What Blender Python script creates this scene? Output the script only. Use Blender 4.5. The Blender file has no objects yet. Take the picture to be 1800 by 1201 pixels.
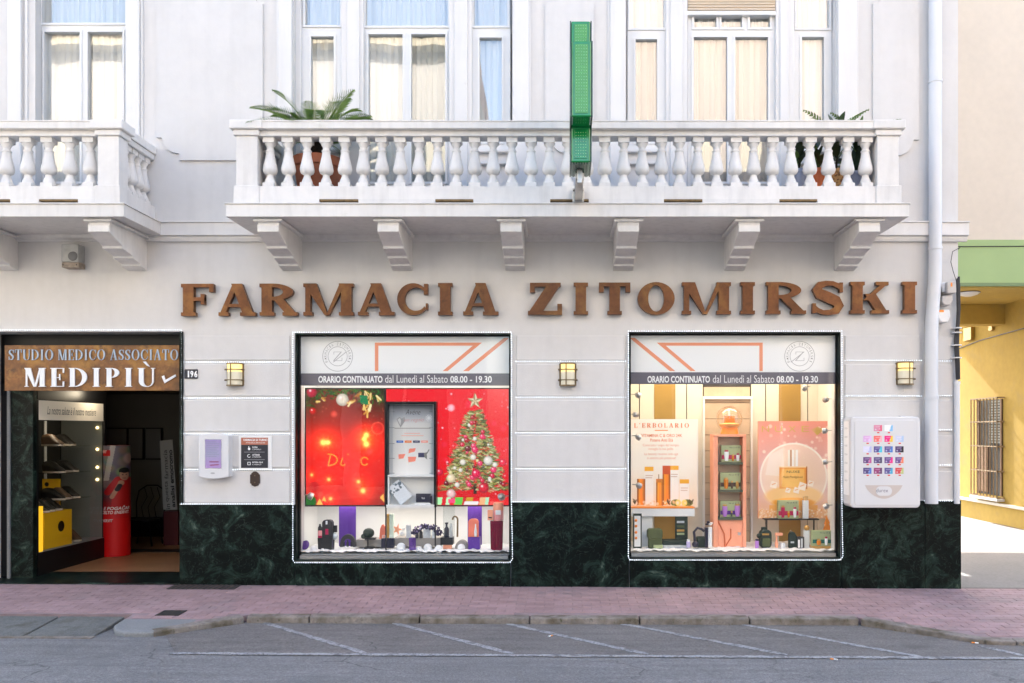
import bpy, bmesh, math, random
import numpy as np
from mathutils import Vector, Matrix
R = math.radians
rnd = random.Random(7)
scn = bpy.context.scene
# ------------------------------------------------------------------ camera, sky, sun, exposure
# facade plane is y = 0, 150 photo pixels to the metre there; camera 10 m in front, 1.82 m up
CAMD, CAMZ = 10.0, 1.82
cam = bpy.data.cameras.new('camera')
cam.sensor_width = 36.0
cam.lens = 36.0 * 1500.0 / 1800.0
cam.shift_x = -(990 - 900) / 1800.0
cam.shift_y = (757 - 600.5) / 1800.0
cam.clip_start, cam.clip_end = 0.05, 600
camo = bpy.data.objects.new('camera', cam)
scn.collection.objects.link(camo)
camo.location = (0, -CAMD, CAMZ)
camo.rotation_euler = (R(90), 0, 0)
scn.camera = camo
SUN_EL, SUN_AZ = 32.0, -4.0          # azimuth measured from +y towards +x
EV = 2.68
EXPM = 2.0 ** EV
w = bpy.data.worlds.new('World'); scn.world = w; w.use_nodes = True
nt = w.node_tree
sky = nt.nodes.new('ShaderNodeTexSky'); sky.sky_type = 'NISHITA'; sky.sun_disc = False
sky.dust_density = 3.4; sky.ozone_density = 0.6
sky.sun_elevation = R(SUN_EL); sky.sun_rotation = R(SUN_AZ)
nt.links.new(sky.outputs[0], nt.nodes['Background'].inputs[0])
nt.nodes['Background'].inputs[1].default_value = 0.15
sl = bpy.data.lights.new('sun', 'SUN'); sl.energy = 2.9; sl.angle = R(0.55); sl.color = (1, 0.955, 0.89)
so = bpy.data.objects.new('sun', sl); scn.collection.objects.link(so)
tos = Vector((math.sin(R(SUN_AZ)) * math.cos(R(SUN_EL)), math.cos(R(SUN_AZ)) * math.cos(R(SUN_EL)), math.sin(R(SUN_EL))))
so.rotation_euler = tos.to_track_quat('Z', 'Y').to_euler()
so.location = (0, 20, 30)
scn.view_settings.view_transform = 'Standard'
scn.view_settings.look = 'None'
scn.view_settings.exposure = EV
scn.view_settings.gamma = 1
scn.cycles.use_denoising = True
scn.cycles.max_bounces = 8
scn.cycles.diffuse_bounces = 4
scn.cycles.glossy_bounces = 4
scn.cycles.transparent_max_bounces = 12
scn.cycles.caustics_reflective = False
scn.cycles.caustics_refractive = False
scn.cycles.sample_clamp_indirect = 6.0

# ------------------------------------------------------------------ helpers
def X(px, y=0.0): return (px - 990) / 1500.0 * (CAMD + y)
def Z(py, y=0.0): return CAMZ + (757 - py) / 1500.0 * (CAMD + y)
def lin(c):
    return tuple((v / 12.92 if v <= 0.04045 else ((v + 0.055) / 1.055) ** 2.4) for v in c)
LOC = {}
def tag(o, label=None, cat=None, group=None, kind=None):
    if label: o['label'] = label
    if cat: o['category'] = cat
    if group: o['group'] = group
    if kind: o['kind'] = kind
    return o
def thing(name, label, cat, loc=(0, 0, 0), group=None):
    o = bpy.data.objects.new(name, None)
    scn.collection.objects.link(o)
    o.location = loc
    o.empty_display_size = 0.1
    LOC[o.name] = Vector(loc)
    return tag(o, label, cat, group)
def attach(o, parent):
    if parent is not None:
        o.parent = parent
        o.matrix_parent_inverse = Matrix.Translation(-LOC.get(parent.name, Vector()))
    return o
def inst(src_mesh, name, parent, loc, rot=(0, 0, 0), scale=(1, 1, 1)):
    o = bpy.data.objects.new(name, src_mesh)
    scn.collection.objects.link(o)
    attach(o, parent)
    o.location = loc; o.rotation_euler = rot; o.scale = scale
    return o

class MB:
    def __init__(s): s.v = []; s.f = []
    def add(s, vs, fs):
        n = len(s.v); s.v += [tuple(v) for v in vs]; s.f += [tuple(i + n for i in f) for f in fs]; return s
    def box(s, x0, x1, y0, y1, z0, z1):
        return s.add([(x0,y0,z0),(x1,y0,z0),(x1,y1,z0),(x0,y1,z0),(x0,y0,z1),(x1,y0,z1),(x1,y1,z1),(x0,y1,z1)],
                     [(0,3,2,1),(4,5,6,7),(0,1,5,4),(1,2,6,5),(2,3,7,6),(3,0,4,7)])
    def quad(s, a, b, c, d): return s.add([a, b, c, d], [(0, 1, 2, 3)])
    def strip(s, pairs, y0, y1, closed=False):
        n = len(pairs); vs = []
        for (a, b) in pairs:
            vs += [(a[0], y0, a[1]), (b[0], y0, b[1]), (a[0], y1, a[1]), (b[0], y1, b[1])]
        fs = []
        for i in range(n if closed else n - 1):
            p, q = 4 * i, 4 * ((i + 1) % n)
            fs += [(p, p+1, q+1, q), (p+2, q+2, q+3, p+3), (p, q, q+2, p+2), (p+1, p+3, q+3, q+1)]
        if not closed:
            e = 4 * (n - 1)
            fs += [(0, 2, 3, 1), (e, e+1, e+3, e+2)]
        return s.add(vs, fs)
    def prism_y(s, poly, y0, y1):
        n = len(poly)
        return s.add([(x, y0, z) for x, z in poly] + [(x, y1, z) for x, z in poly],
                     [tuple(range(n)), tuple(range(2*n-1, n-1, -1))] + [(i, i+n, (i+1) % n + n, (i+1) % n) for i in range(n)])
    def prism_x(s, poly, x0, x1):
        n = len(poly)
        return s.add([(x0, y, z) for y, z in poly] + [(x1, y, z) for y, z in poly],
                     [tuple(range(n)), tuple(range(2*n-1, n-1, -1))] + [(i, i+n, (i+1) % n + n, (i+1) % n) for i in range(n)])
    def prism_z(s, poly, zf, dz):
        n = len(poly)
        return s.add([(x, y, zf(x, y)) for x, y in poly] + [(x, y, zf(x, y) - dz) for x, y in poly],
                     [tuple(range(n)), tuple(range(2*n-1, n-1, -1))] + [(i, i+n, (i+1) % n + n, (i+1) % n) for i in range(n)])
    def tube(s, pts, r, n=8, rs=None):
        pts = [Vector(p) for p in pts]; m = len(pts); vs = []; fs = []
        up = None
        for i, p in enumerate(pts):
            t = (pts[min(i+1, m-1)] - pts[max(i-1, 0)]).normalized()
            if up is None:
                up = Vector((0, 0, 1)) if abs(t.z) < 0.9 else Vector((1, 0, 0))
            a = (up - t * up.dot(t)).normalized(); b = t.cross(a); up = a
            rr = rs[i] if rs else r
            for k in range(n):
                an = 2 * math.pi * k / n
                vs.append(p + (a * math.cos(an) + b * math.sin(an)) * rr)
        for i in range(m - 1):
            for k in range(n):
                k2 = (k + 1) % n
                fs.append((i*n+k, i*n+k2, (i+1)*n+k2, (i+1)*n+k))
        fs += [tuple(range(n-1, -1, -1)), tuple(range((m-1)*n, m*n))]
        return s.add(vs, fs)
    def lathe(s, cx, cy, z0, prof, n=16, sx=1, sy=1, sc=1):
        vs = []; fs = []; m = len(prof)
        for r, z in prof:
            for k in range(n):
                a = 2 * math.pi * k / n
                vs.append((cx + r * sc * sx * math.cos(a), cy + r * sc * sy * math.sin(a), z0 + z * sc))
        for i in range(m - 1):
            for k in range(n):
                k2 = (k + 1) % n
                fs.append((i*n+k, i*n+k2, (i+1)*n+k2, (i+1)*n+k))
        fs += [tuple(range(n-1, -1, -1)), tuple(range((m-1)*n, m*n))]
        return s.add(vs, fs)
    def ball(s, c, r, n=10, sz=1):
        prof = [(max(1e-4, math.cos(t)) * r, math.sin(t) * r * sz) for t in [(-.5 + i / (n//2 + 2)) * math.pi for i in range(n//2 + 3)]]
        return s.lathe(c[0], c[1], c[2], prof, n)
    def octa(s, c, r):
        x, y, z = c
        return s.add([(x+r,y,z),(x-r,y,z),(x,y+r,z),(x,y-r,z),(x,y,z+r),(x,y,z-r)],
                     [(0,2,4),(2,1,4),(1,3,4),(3,0,4),(2,0,5),(1,2,5),(3,1,5),(0,3,5)])
    def rrect(s, x0, x1, z0, z1, r, y0, y1, n=4):
        return s.prism_y(rr2(x0, x1, z0, z1, r, n), y0, y1)
    def holes(s, x0, x1, z0, z1, hs, y0, y1, outer=False):
        xs = sorted({x0, x1} | {h[0] for h in hs} | {h[1] for h in hs})
        zs = sorted({z0, z1} | {h[2] for h in hs} | {h[3] for h in hs})
        xs = [v for v in xs if x0 <= v <= x1]; zs = [v for v in zs if z0 <= v <= z1]
        ok = lambda x, z: not any(h[0] < x < h[1] and h[2] < z < h[3] for h in hs)
        for a, b in zip(xs, xs[1:]):
            for c, d in zip(zs, zs[1:]):
                if ok((a+b)/2, (c+d)/2): s.quad((a,y0,c),(b,y0,c),(b,y0,d),(a,y0,d))
        for h in hs:
            a, b, c, d = max(h[0],x0), min(h[1],x1), max(h[2],z0), min(h[3],z1)
            if c > z0: s.quad((a,y0,c),(a,y1,c),(b,y1,c),(b,y0,c))
            if d < z1: s.quad((a,y0,d),(b,y0,d),(b,y1,d),(a,y1,d))
            if a > x0: s.quad((a,y0,c),(a,y0,d),(a,y1,d),(a,y1,c))
            if b < x1: s.quad((b,y0,c),(b,y1,c),(b,y1,d),(b,y0,d))
        if outer:
            s.quad((x0,y0,z0),(x0,y0,z1),(x0,y1,z1),(x0,y1,z0)); s.quad((x1,y0,z0),(x1,y1,z0),(x1,y1,z1),(x1,y0,z1))
            s.quad((x0,y0,z0),(x0,y1,z0),(x1,y1,z0),(x1,y0,z0)); s.quad((x0,y0,z1),(x1,y0,z1),(x1,y1,z1),(x0,y1,z1))
        return s
    def mesh(s, name, m, smooth=None, fix=True):
        me = bpy.data.meshes.new(name)
        me.from_pydata(s.v, [], s.f)
        if fix:
            b = bmesh.new(); b.from_mesh(me)
            bmesh.ops.remove_doubles(b, verts=b.verts, dist=1e-5)
            bmesh.ops.recalc_face_normals(b, faces=b.faces)
            b.to_mesh(me); b.free()
        if smooth is not None:
            me.shade_smooth(); me.set_sharp_from_angle(angle=R(smooth))
        if m is not None: me.materials.append(m)
        me.update()
        return me
    def obj(s, name, m, parent=None, smooth=None, bevel=0, fix=True, rot=None):
        """rot = (pivot, euler): turned about a world point"""
        me = s.mesh(name, m, smooth, fix)
        if rot:
            p = Vector(rot[0]); from mathutils import Euler
            me.transform(Matrix.Translation(p) @ Euler(rot[1]).to_matrix().to_4x4() @ Matrix.Translation(-p))
        o = bpy.data.objects.new(name, me)
        scn.collection.objects.link(o)
        attach(o, parent)
        if bevel:
            md = o.modifiers.new('bevel', 'BEVEL'); md.width = bevel; md.segments = 2; md.limit_method = 'ANGLE'; md.angle_limit = R(35)
            md.harden_normals = False
        return o
def rr2(x0, x1, z0, z1, r, n=4):
    p = []
    for cx, cz, a0 in ((x1-r, z0+r, -90), (x1-r, z1-r, 0), (x0+r, z1-r, 90), (x0+r, z0+r, 180)):
        for k in range(n + 1):
            a = R(a0 + 90 * k / n); p.append((cx + r * math.cos(a), cz + r * math.sin(a)))
    return p
def B(x0, x1, y0, y1, z0, z1): return MB().box(x0, x1, y0, y1, z0, z1)

# ------------------------------------------------------------------ materials
MATS = {}
def mat(name, col, rough=0.6, metal=0.0, spec=0.5, var=None, bump=None, emit=None, es=0.0, coat=0, alpha=None, spots=None, coord='pos', trans=0, objvar=0):
    """var=(scale, amount) brightness variation; bump=(scale, strength, distance); spots=(scale, colour, threshold)"""
    m = bpy.data.materials.new(name); m.use_nodes = True
    n = m.node_tree.nodes; L = m.node_tree.links; b = n['Principled BSDF']
    b.inputs['Base Color'].default_value = (*col, 1); b.inputs['Roughness'].default_value = rough
    b.inputs['Metallic'].default_value = metal; b.inputs['Specular IOR Level'].default_value = spec
    if coat: b.inputs['Coat Weight'].default_value = coat; b.inputs['Coat Roughness'].default_value = .08
    if trans: b.inputs['Transmission Weight'].default_value = trans
    if emit: b.inputs['Emission Color'].default_value = (*emit, 1); b.inputs['Emission Strength'].default_value = es
    if var or bump or spots: g = n.new('ShaderNodeNewGeometry')
    last = None
    if var:
        vs = var if isinstance(var, list) else [var]
        last = None
        for sc, am in vs:
            t = n.new('ShaderNodeTexNoise'); t.inputs['Scale'].default_value = sc; t.inputs['Detail'].default_value = 5
            L.new(g.outputs['Position'], t.inputs['Vector'])
            mr = n.new('ShaderNodeMapRange'); mr.inputs[1].default_value = .25; mr.inputs[2].default_value = .75
            mr.inputs[3].default_value = 1 - am; mr.inputs[4].default_value = 1 + am
            L.new(t.outputs[0], mr.inputs[0])
            mx = n.new('ShaderNodeMix'); mx.data_type = 'RGBA'; mx.blend_type = 'MULTIPLY'; mx.inputs[0].default_value = 1
            if last: L.new(last, mx.inputs[6])
            else: mx.inputs[6].default_value = (*col, 1)
            L.new(mr.outputs[0], mx.inputs[7]); last = mx.outputs[2]
    if spots:
        for sc, c2, lo, hi in (spots if isinstance(spots, list) else [spots]):
            t = n.new('ShaderNodeTexNoise'); t.inputs['Scale'].default_value = sc; t.inputs['Detail'].default_value = 8; t.inputs['Roughness'].default_value = .65
            L.new(g.outputs['Position'], t.inputs['Vector'])
            mr = n.new('ShaderNodeMapRange'); mr.inputs[1].default_value = lo; mr.inputs[2].default_value = hi
            L.new(t.outputs[0], mr.inputs[0])
            mx = n.new('ShaderNodeMix'); mx.data_type = 'RGBA'
            L.new(mr.outputs[0], mx.inputs[0])
            if last: L.new(last, mx.inputs[6])
            else: mx.inputs[6].default_value = (*col, 1)
            mx.inputs[7].default_value = (*c2, 1); last = mx.outputs[2]
    if objvar:
        oi = n.new('ShaderNodeObjectInfo'); g2 = n.new('ShaderNodeNewGeometry'); ad = n.new('ShaderNodeMath'); ad.operation = 'ADD'
        L.new(oi.outputs['Random'], ad.inputs[0]); L.new(g2.outputs['Random Per Island'], ad.inputs[1])
        fr = n.new('ShaderNodeMath'); fr.operation = 'FRACT'; L.new(ad.outputs[0], fr.inputs[0])
        mr = n.new('ShaderNodeMapRange'); mr.inputs[3].default_value = 1 - objvar; mr.inputs[4].default_value = 1 + objvar; L.new(fr.outputs[0], mr.inputs[0])
        mx = n.new('ShaderNodeMix'); mx.data_type = 'RGBA'; mx.blend_type = 'MULTIPLY'; mx.inputs[0].default_value = 1
        if last: L.new(last, mx.inputs[6])
        else: mx.inputs[6].default_value = (*col, 1)
        L.new(mr.outputs[0], mx.inputs[7]); last = mx.outputs[2]
    if last: L.new(last, b.inputs['Base Color'])
    if bump:
        t = n.new('ShaderNodeTexNoise'); t.inputs['Scale'].default_value = bump[0]; t.inputs['Detail'].default_value = 6
        L.new(g.outputs['Position'], t.inputs['Vector'])
        bp = n.new('ShaderNodeBump'); bp.inputs['Strength'].default_value = bump[1]; bp.inputs['Distance'].default_value = bump[2]
        L.new(t.outputs[0], bp.inputs['Height']); L.new(bp.outputs[0], b.inputs['Normal'])
    MATS[name] = m
    return m
def s(*c): return lin(c)

M = {}
M['plaster'] = mat('painted_plaster', (.635, .618, .602), .75, var=[(.45, .045), (2.2, .03), (11, .02)], bump=(55, .2, .005), spots=[(1.6, (.56, .545, .53), .6, .85)])
M['trim'] = mat('painted_trim', (.7, .685, .67), .6, var=[(1.3, .03)], bump=(40, .08, .003), spots=(9, (.62, .6, .56), .66, .8))
M['stone_white'] = mat('painted_balcony', (.7, .685, .665), .65, objvar=.05, var=[(2.2, .05), (14, .03)], bump=(38, .2, .004), spots=(5, (.55, .52, .46), .68, .85))
M['frame'] = mat('white_window_frame', (.72, .72, .715), .4, var=[(3, .02)])
def streak(m, scale, lo, hi, c=1.4):
    n = m.node_tree.nodes; L = m.node_tree.links; b = n['Principled BSDF']; src = b.inputs['Base Color'].links[0].from_socket
    g = n.new('ShaderNodeNewGeometry'); mp = n.new('ShaderNodeMapping'); mp.inputs['Scale'].default_value = scale; L.new(g.outputs['Position'], mp.inputs['Vector'])
    t = n.new('ShaderNodeTexNoise'); t.inputs['Scale'].default_value = c; t.inputs['Detail'].default_value = 6; L.new(mp.outputs[0], t.inputs['Vector'])
    mr = n.new('ShaderNodeMapRange'); mr.inputs[1].default_value = .48; mr.inputs[2].default_value = .75; mr.inputs[3].default_value = hi; mr.inputs[4].default_value = lo; L.new(t.outputs[0], mr.inputs[0])
    mx = n.new('ShaderNodeMix'); mx.data_type = 'RGBA'; mx.blend_type = 'MULTIPLY'; mx.inputs[0].default_value = 1; L.new(src, mx.inputs[6]); L.new(mr.outputs[0], mx.inputs[7]); L.new(mx.outputs[2], b.inputs['Base Color'])
streak(M['plaster'], (4, 4, .35), .955, 1.01); streak(M['stone_white'], (9, 9, 1.2), .9, 1.01); streak(M['trim'], (7, 7, .6), .94, 1.01)
M['dark'] = mat('dark_interior', (.03, .03, .03), .8, var=[(2, .2)])
M['room'] = mat('room_wall', (.5, .48, .45), .9)
M['black'] = mat('black_metal', (.006, .006, .007), .4, spec=.3)
M['blackp'] = mat('black_plastic', (.015, .015, .017), .45)
M['white'] = mat('white_lacquer', (.8, .8, .79), .4, var=[(4, .02)])
M['whitepl'] = mat('white_plastic', (.68, .68, .69), .3, coat=.3)
M['bronze'] = mat('aged_copper', (.13, .05, .018), .42, metal=.55, var=[(3.5, .3), (22, .22)], bump=(60, .15, .003), spots=[(5, (.21, .1, .03), .5, .72), (9, (.06, .025, .012), .58, .76)])
M['bronze_side'] = M['bronze']
M['oldbrass'] = mat('old_brass', (.2, .145, .08), .5, metal=.6, var=[(20, .2)])
def asphalt(name, col, light, dirt):
    m = mat(name, col, .92, var=[(.35, .12), (2.6, .09), (14, .1), (48, .3), (110, .35)], bump=(90, .6, .008), spots=[(60, light, .66, .74), (1.7, dirt, .56, .78)])
    n = m.node_tree.nodes; L = m.node_tree.links; b = n['Principled BSDF']; src = b.inputs['Base Color'].links[0].from_socket
    g = n.new('ShaderNodeNewGeometry'); mp = n.new('ShaderNodeMapping'); mp.inputs['Scale'].default_value = (.5, 7, 1); L.new(g.outputs['Position'], mp.inputs['Vector'])
    t = n.new('ShaderNodeTexNoise'); t.inputs['Scale'].default_value = 1.6; t.inputs['Detail'].default_value = 4; L.new(mp.outputs[0], t.inputs['Vector'])
    mr = n.new('ShaderNodeMapRange'); mr.inputs[1].default_value = .3; mr.inputs[2].default_value = .7; mr.inputs[3].default_value = .86; mr.inputs[4].default_value = 1.12; L.new(t.outputs[0], mr.inputs[0])
    mx = n.new('ShaderNodeMix'); mx.data_type = 'RGBA'; mx.blend_type = 'MULTIPLY'; mx.inputs[0].default_value = 1; L.new(src, mx.inputs[6]); L.new(mr.outputs[0], mx.inputs[7])
    # hairline cracks
    nz = n.new('ShaderNodeTexNoise'); nz.inputs['Scale'].default_value = 3; L.new(g.outputs['Position'], nz.inputs['Vector'])
    va = n.new('ShaderNodeVectorMath'); va.operation = 'MULTIPLY_ADD'; va.inputs[1].default_value = (.5, .5, .5); L.new(nz.outputs[1], va.inputs[0]); L.new(g.outputs['Position'], va.inputs[2])
    vo = n.new('ShaderNodeTexVoronoi'); vo.feature = 'DISTANCE_TO_EDGE'; vo.inputs['Scale'].default_value = 1.05; L.new(va.outputs[0], vo.inputs['Vector'])
    cr = n.new('ShaderNodeMapRange'); cr.inputs[1].default_value = .003; cr.inputs[2].default_value = .012; cr.inputs[3].default_value = .5; cr.inputs[4].default_value = 0; L.new(vo.outputs[0], cr.inputs[0])
    ms = n.new('ShaderNodeTexNoise'); ms.inputs['Scale'].default_value = .7; L.new(g.outputs['Position'], ms.inputs['Vector'])
    mk = n.new('ShaderNodeMapRange'); mk.inputs[1].default_value = .5; mk.inputs[2].default_value = .6; L.new(ms.outputs[0], mk.inputs[0])
    ml = n.new('ShaderNodeMath'); ml.operation = 'MULTIPLY'; L.new(cr.outputs[0], ml.inputs[0]); L.new(mk.outputs[0], ml.inputs[1])
    m2 = n.new('ShaderNodeMix'); m2.data_type = 'RGBA'; L.new(ml.outputs[0], m2.inputs[0]); L.new(mx.outputs[2], m2.inputs[6]); m2.inputs[7].default_value = (.03, .03, .03, 1)
    L.new(m2.outputs[2], b.inputs['Base Color'])
    return m
M['asphalt'] = asphalt('asphalt', (.178, .174, .172), (.28, .275, .27), (.14, .14, .14))
M['bay'] = asphalt('bay_asphalt', (.158, .147, .138), (.26, .25, .23), (.105, .098, .092))
M['line'] = mat('worn_road_paint', (.36, .365, .375), .8, var=[(20, .2)], spots=[(9, (.13, .13, .135), .5, .64), (40, (.12, .12, .125), .5, .62), (110, (.1, .1, .1), .52, .66)])
M['paver'] = mat('red_paver', (.325, .215, .215), .85, objvar=.09, var=[(7, .12), (1.1, .16), (90, .12)], bump=(120, .3, .003), spots=[(1.3, (.24, .19, .19), .52, .75), (24, (.16, .12, .12), .7, .74)])
M['mortar'] = mat('paver_joint', (.27, .2, .205), .95, var=[(6, .2)])
M['kerb'] = mat('kerb_stone', (.23, .2, .175), .85, var=[(6, .25), (40, .25)], bump=(60, .7, .01), spots=[(5, (.1, .08, .05), .48, .66), (16, (.07, .07, .035), .58, .7)])
M['apron'] = mat('dirty_apron_stone', (.135, .138, .13), .85, var=[(2.5, .2), (14, .15), (70, .25)], bump=(60, .5, .006), spots=[(5, (.09, .085, .07), .52, .7)])
M['slab'] = mat('grey_stone_slab', (.22, .225, .225), .8, var=[(3, .16), (60, .15)], bump=(70, .3, .004))
M['iron'] = mat('cast_iron', (.05, .045, .042), .6, metal=.4, var=[(30, .3)])
M['terracotta'] = mat('terracotta', (.36, .12, .06), .8, var=[(9, .15)])
M['leaf'] = mat('palm_leaf', (.12, .2, .03), .45, var=[(12, .4)])
M['leafd'] = mat('dark_leaf', (.03, .055, .018), .4, var=[(12, .4)])
M['trunk'] = mat('palm_trunk', (.03, .022, .015), .9, var=[(30, .4)])
M['green'] = mat('green_cross_acrylic', (.0, .22, .05), .15, var=[(4, .1)], coat=.5)
M['greenl'] = mat('green_lens_reflection', (.06, .3, .035), .15, coat=.5)  # yellower green paints the sunlit facade's reflection onto the upper lenses
M['greend'] = mat('green_cross_side', (.0, .05, .022), .25, coat=.3)
M['cream'] = mat('cream_render', (.68, .575, .455), .85, var=[(.8, .05), (8, .03)], bump=(60, .2, .004))
M['greenband'] = mat('green_render', (.36, .46, .2), .85, var=[(1.5, .06)], bump=(60, .2, .004))
M['yellow'] = mat('yellow_render', (.48, .325, .07), .9, var=[(1.2, .1), (9, .06)], bump=(45, .35, .006), spots=[(2.2, (.42, .3, .1), .55, .75)])
M['oppcream'] = mat('opposite_cream_render', (.46, .435, .4), .9, var=[(.4, .06)])
M['opppeach'] = mat('opposite_peach_render', (.48, .42, .37), .9, var=[(.4, .06)])
M['rooftile'] = mat('roof_tile', (.42, .16, .08), .85, var=[(4, .2)])
M['opptrim'] = mat('opposite_trim', (.5, .46, .36), .85)
M['oppglass'] = mat('opposite_pane', (.03, .035, .04), .08)
M['steel'] = mat('brushed_steel', (.45, .45, .45), .35, metal=.9, var=[(30, .1)])
M['cable'] = mat('black_cable', (.02, .02, .024), .55)
M['pipe'] = mat('painted_pipe', (.66, .67, .69), .45, var=[(3, .03)])
M['wood'] = mat('entrance_floor', (.3, .155, .075), .35, var=[(2, .18), (18, .1)])
M['gold'] = mat('gold_board', (.42, .26, .07), .45, metal=.3, var=[(5, .06)])
M['glass_led'] = mat('led_bulb', (.8, .85, .9), .3, emit=(.78, .89, 1), es=2.0 / EXPM)
M['snow'] = mat('fake_snow', (.82, .82, .82), .95, var=[(30, .04)], bump=(60, .8, .01))
def pmat(name, c, rough=.4, **k): return mat(name, s(*c), rough, **k)
M['purple'] = pmat('purple_glitter', (.36, .2, .6), .4, spots=[(150, s(.72, .62, .95), .62, .68)])
M['purpled'] = pmat('purple_plastic', (.38, .24, .55), .25)
M['darkgreen'] = pmat('dark_green_fabric', (.12, .18, .14), .6)
M['olive'] = pmat('olive_fabric', (.33, .36, .22), .7, var=[(20, .15)])
M['navy'] = pmat('navy_lacquer', (.15, .15, .22), .3)
M['coral'] = pmat('coral_card', (.95, .52, .42), .5)
M['salmon'] = pmat('salmon_card', (.97, .66, .53), .5, var=[(6, .05)])
M['magenta'] = pmat('magenta_plastic', (.72, .1, .32), .3)
M['crimson'] = pmat('crimson_glass', (.5, .05, .2), .15, coat=.4)
M['pinkc'] = pmat('pink_carton', (.96, .66, .66), .45)
M['orange'] = pmat('orange_plastic', (.95, .56, .2), .35)
M['sage'] = pmat('sage_carton', (.66, .7, .52), .5)
M['sagedk'] = pmat('dark_sage_shelf', (.32, .34, .27), .5)
M['lilac'] = pmat('lilac_tube', (.72, .5, .82), .35)
M['gold2'] = pmat('gold_cap', (.8, .62, .35), .3, metal=.5)
M['amber'] = pmat('amber_glass', (.85, .5, .12), .15, coat=.4)
M['acryl'] = None
M['silver'] = pmat('silver_paper', (.78, .8, .82), .35, metal=.3, var=[(25, .2)])
M['yellowbox'] = pmat('yellow_card', (.92, .72, .1), .5)
M['red'] = pmat('red_print', (.85, .04, .06), .3, coat=.3)
M['inkw'] = pmat('white_ink', (.95, .95, .95), .6)
M['inkd'] = pmat('dark_ink', (.16, .16, .19), .6)
M['inko'] = pmat('orange_ink', (.93, .6, .46), .6)
M['inkg'] = pmat('grey_ink', (.68, .68, .69), .6)
M['band'] = pmat('grey_band_print', (.42, .4, .44), .5)
M['inkgold'] = pmat('gold_ink', (.86, .72, .42), .35, metal=.3)

def marble(name):
    m = bpy.data.materials.new(name); m.use_nodes = True
    n = m.node_tree.nodes; L = m.node_tree.links; b = n['Principled BSDF']
    g = n.new('ShaderNodeNewGeometry')
    nz = n.new('ShaderNodeTexNoise'); nz.inputs['Scale'].default_value = 3.2; nz.inputs['Detail'].default_value = 9; nz.inputs['Roughness'].default_value = .68; nz.inputs['Distortion'].default_value = 1.6
    L.new(g.outputs['Position'], nz.inputs['Vector'])
    r = n.new('ShaderNodeValToRGB'); e = r.color_ramp.elements
    e[0].position = .3; e[0].color = (.0015, .0025, .0025, 1); e[1].position = .72; e[1].color = (.11, .15, .12, 1)
    x = r.color_ramp.elements.new(.5); x.color = (.0035, .007, .006, 1)
    x = r.color_ramp.elements.new(.62); x.color = (.018, .036, .028, 1)
    L.new(nz.outputs[0], r.inputs[0])
    v = n.new('ShaderNodeTexNoise'); v.inputs['Scale'].default_value = 4.5; v.inputs['Detail'].default_value = 7; v.inputs['Distortion'].default_value = 2.4
    L.new(g.outputs['Position'], v.inputs['Vector'])
    a = n.new('ShaderNodeMath'); a.operation = 'SUBTRACT'; a.inputs[1].default_value = .5; L.new(v.outputs[0], a.inputs[0])
    ab = n.new('ShaderNodeMath'); ab.operation = 'ABSOLUTE'; L.new(a.outputs[0], ab.inputs[0])
    mr = n.new('ShaderNodeMapRange'); mr.inputs[1].default_value = .0; mr.inputs[2].default_value = .013; mr.inputs[3].default_value = .4; mr.inputs[4].default_value = 0
    L.new(ab.outputs[0], mr.inputs[0])
    mx = n.new('ShaderNodeMix'); mx.data_type = 'RGBA'; L.new(mr.outputs[0], mx.inputs[0]); L.new(r.outputs[0], mx.inputs[6]); mx.inputs[7].default_value = (.06, .085, .07, 1)
    L.new(mx.outputs[2], b.inputs['Base Color'])
    b.inputs['Roughness'].default_value = .34; b.inputs['Specular IOR Level'].default_value = .12
    return m
M['marble'] = marble('green_marble')
def corten(name):
    m = mat(name, (.17, .065, .012), .5, var=[(2, .3), (9, .35), (30, .2)], spots=[(3.2, (.42, .2, .03), .5, .72), (8, (.3, .14, .03), .55, .68), (6, (.05, .02, .008), .56, .72)], bump=(40, .3, .003))
    return m
M['corten'] = corten('rusty_bronze_sheet')
def glassmat(name, ior, tint=(1, 1, 1), rough=.01):
    m = bpy.data.materials.new(name); m.use_nodes = True
    n = m.node_tree.nodes; L = m.node_tree.links; n.remove(n['Principled BSDF'])
    o = n['Material Output']
    t = n.new('ShaderNodeBsdfTransparent'); t.inputs[0].default_value = (*tint, 1)
    gl = n.new('ShaderNodeBsdfGlossy'); gl.inputs['Roughness'].default_value = rough
    lw = n.new('ShaderNodeLayerWeight'); pw = n.new('ShaderNodeMath'); pw.operation = 'POWER'; pw.inputs[1].default_value = 5
    L.new(lw.outputs['Facing'], pw.inputs[0])
    f0 = ((ior - 1) / (ior + 1)) ** 2
    f = n.new('ShaderNodeMath'); f.operation = 'MULTIPLY_ADD'; f.inputs[1].default_value = 1 - f0; f.inputs[2].default_value = f0; L.new(pw.outputs[0], f.inputs[0])
    g = n.new('ShaderNodeNewGeometry')
    nz = n.new('ShaderNodeTexNoise'); nz.inputs['Scale'].default_value = 1.1; L.new(g.outputs['Position'], nz.inputs['Vector'])
    bp = n.new('ShaderNodeBump'); bp.inputs['Strength'].default_value = .05; bp.inputs['Distance'].default_value = .05; L.new(nz.outputs[0], bp.inputs['Height'])
    L.new(bp.outputs[0], gl.inputs['Normal'])
    mx = n.new('ShaderNodeMixShader'); L.new(f.outputs[0], mx.inputs[0]); L.new(t.outputs[0], mx.inputs[1]); L.new(gl.outputs[0], mx.inputs[2])
    L.new(mx.outputs[0], o.inputs[0])
    return m
M['pane_up'] = glassmat('upper_window_glass', 2.6, (.93, .95, .94))
M['pane'] = glassmat('shop_glass', 1.45, (.97, .98, .975))
M['acryl'] = glassmat('clear_acrylic', 1.5, (.9, .92, .92))
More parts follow.
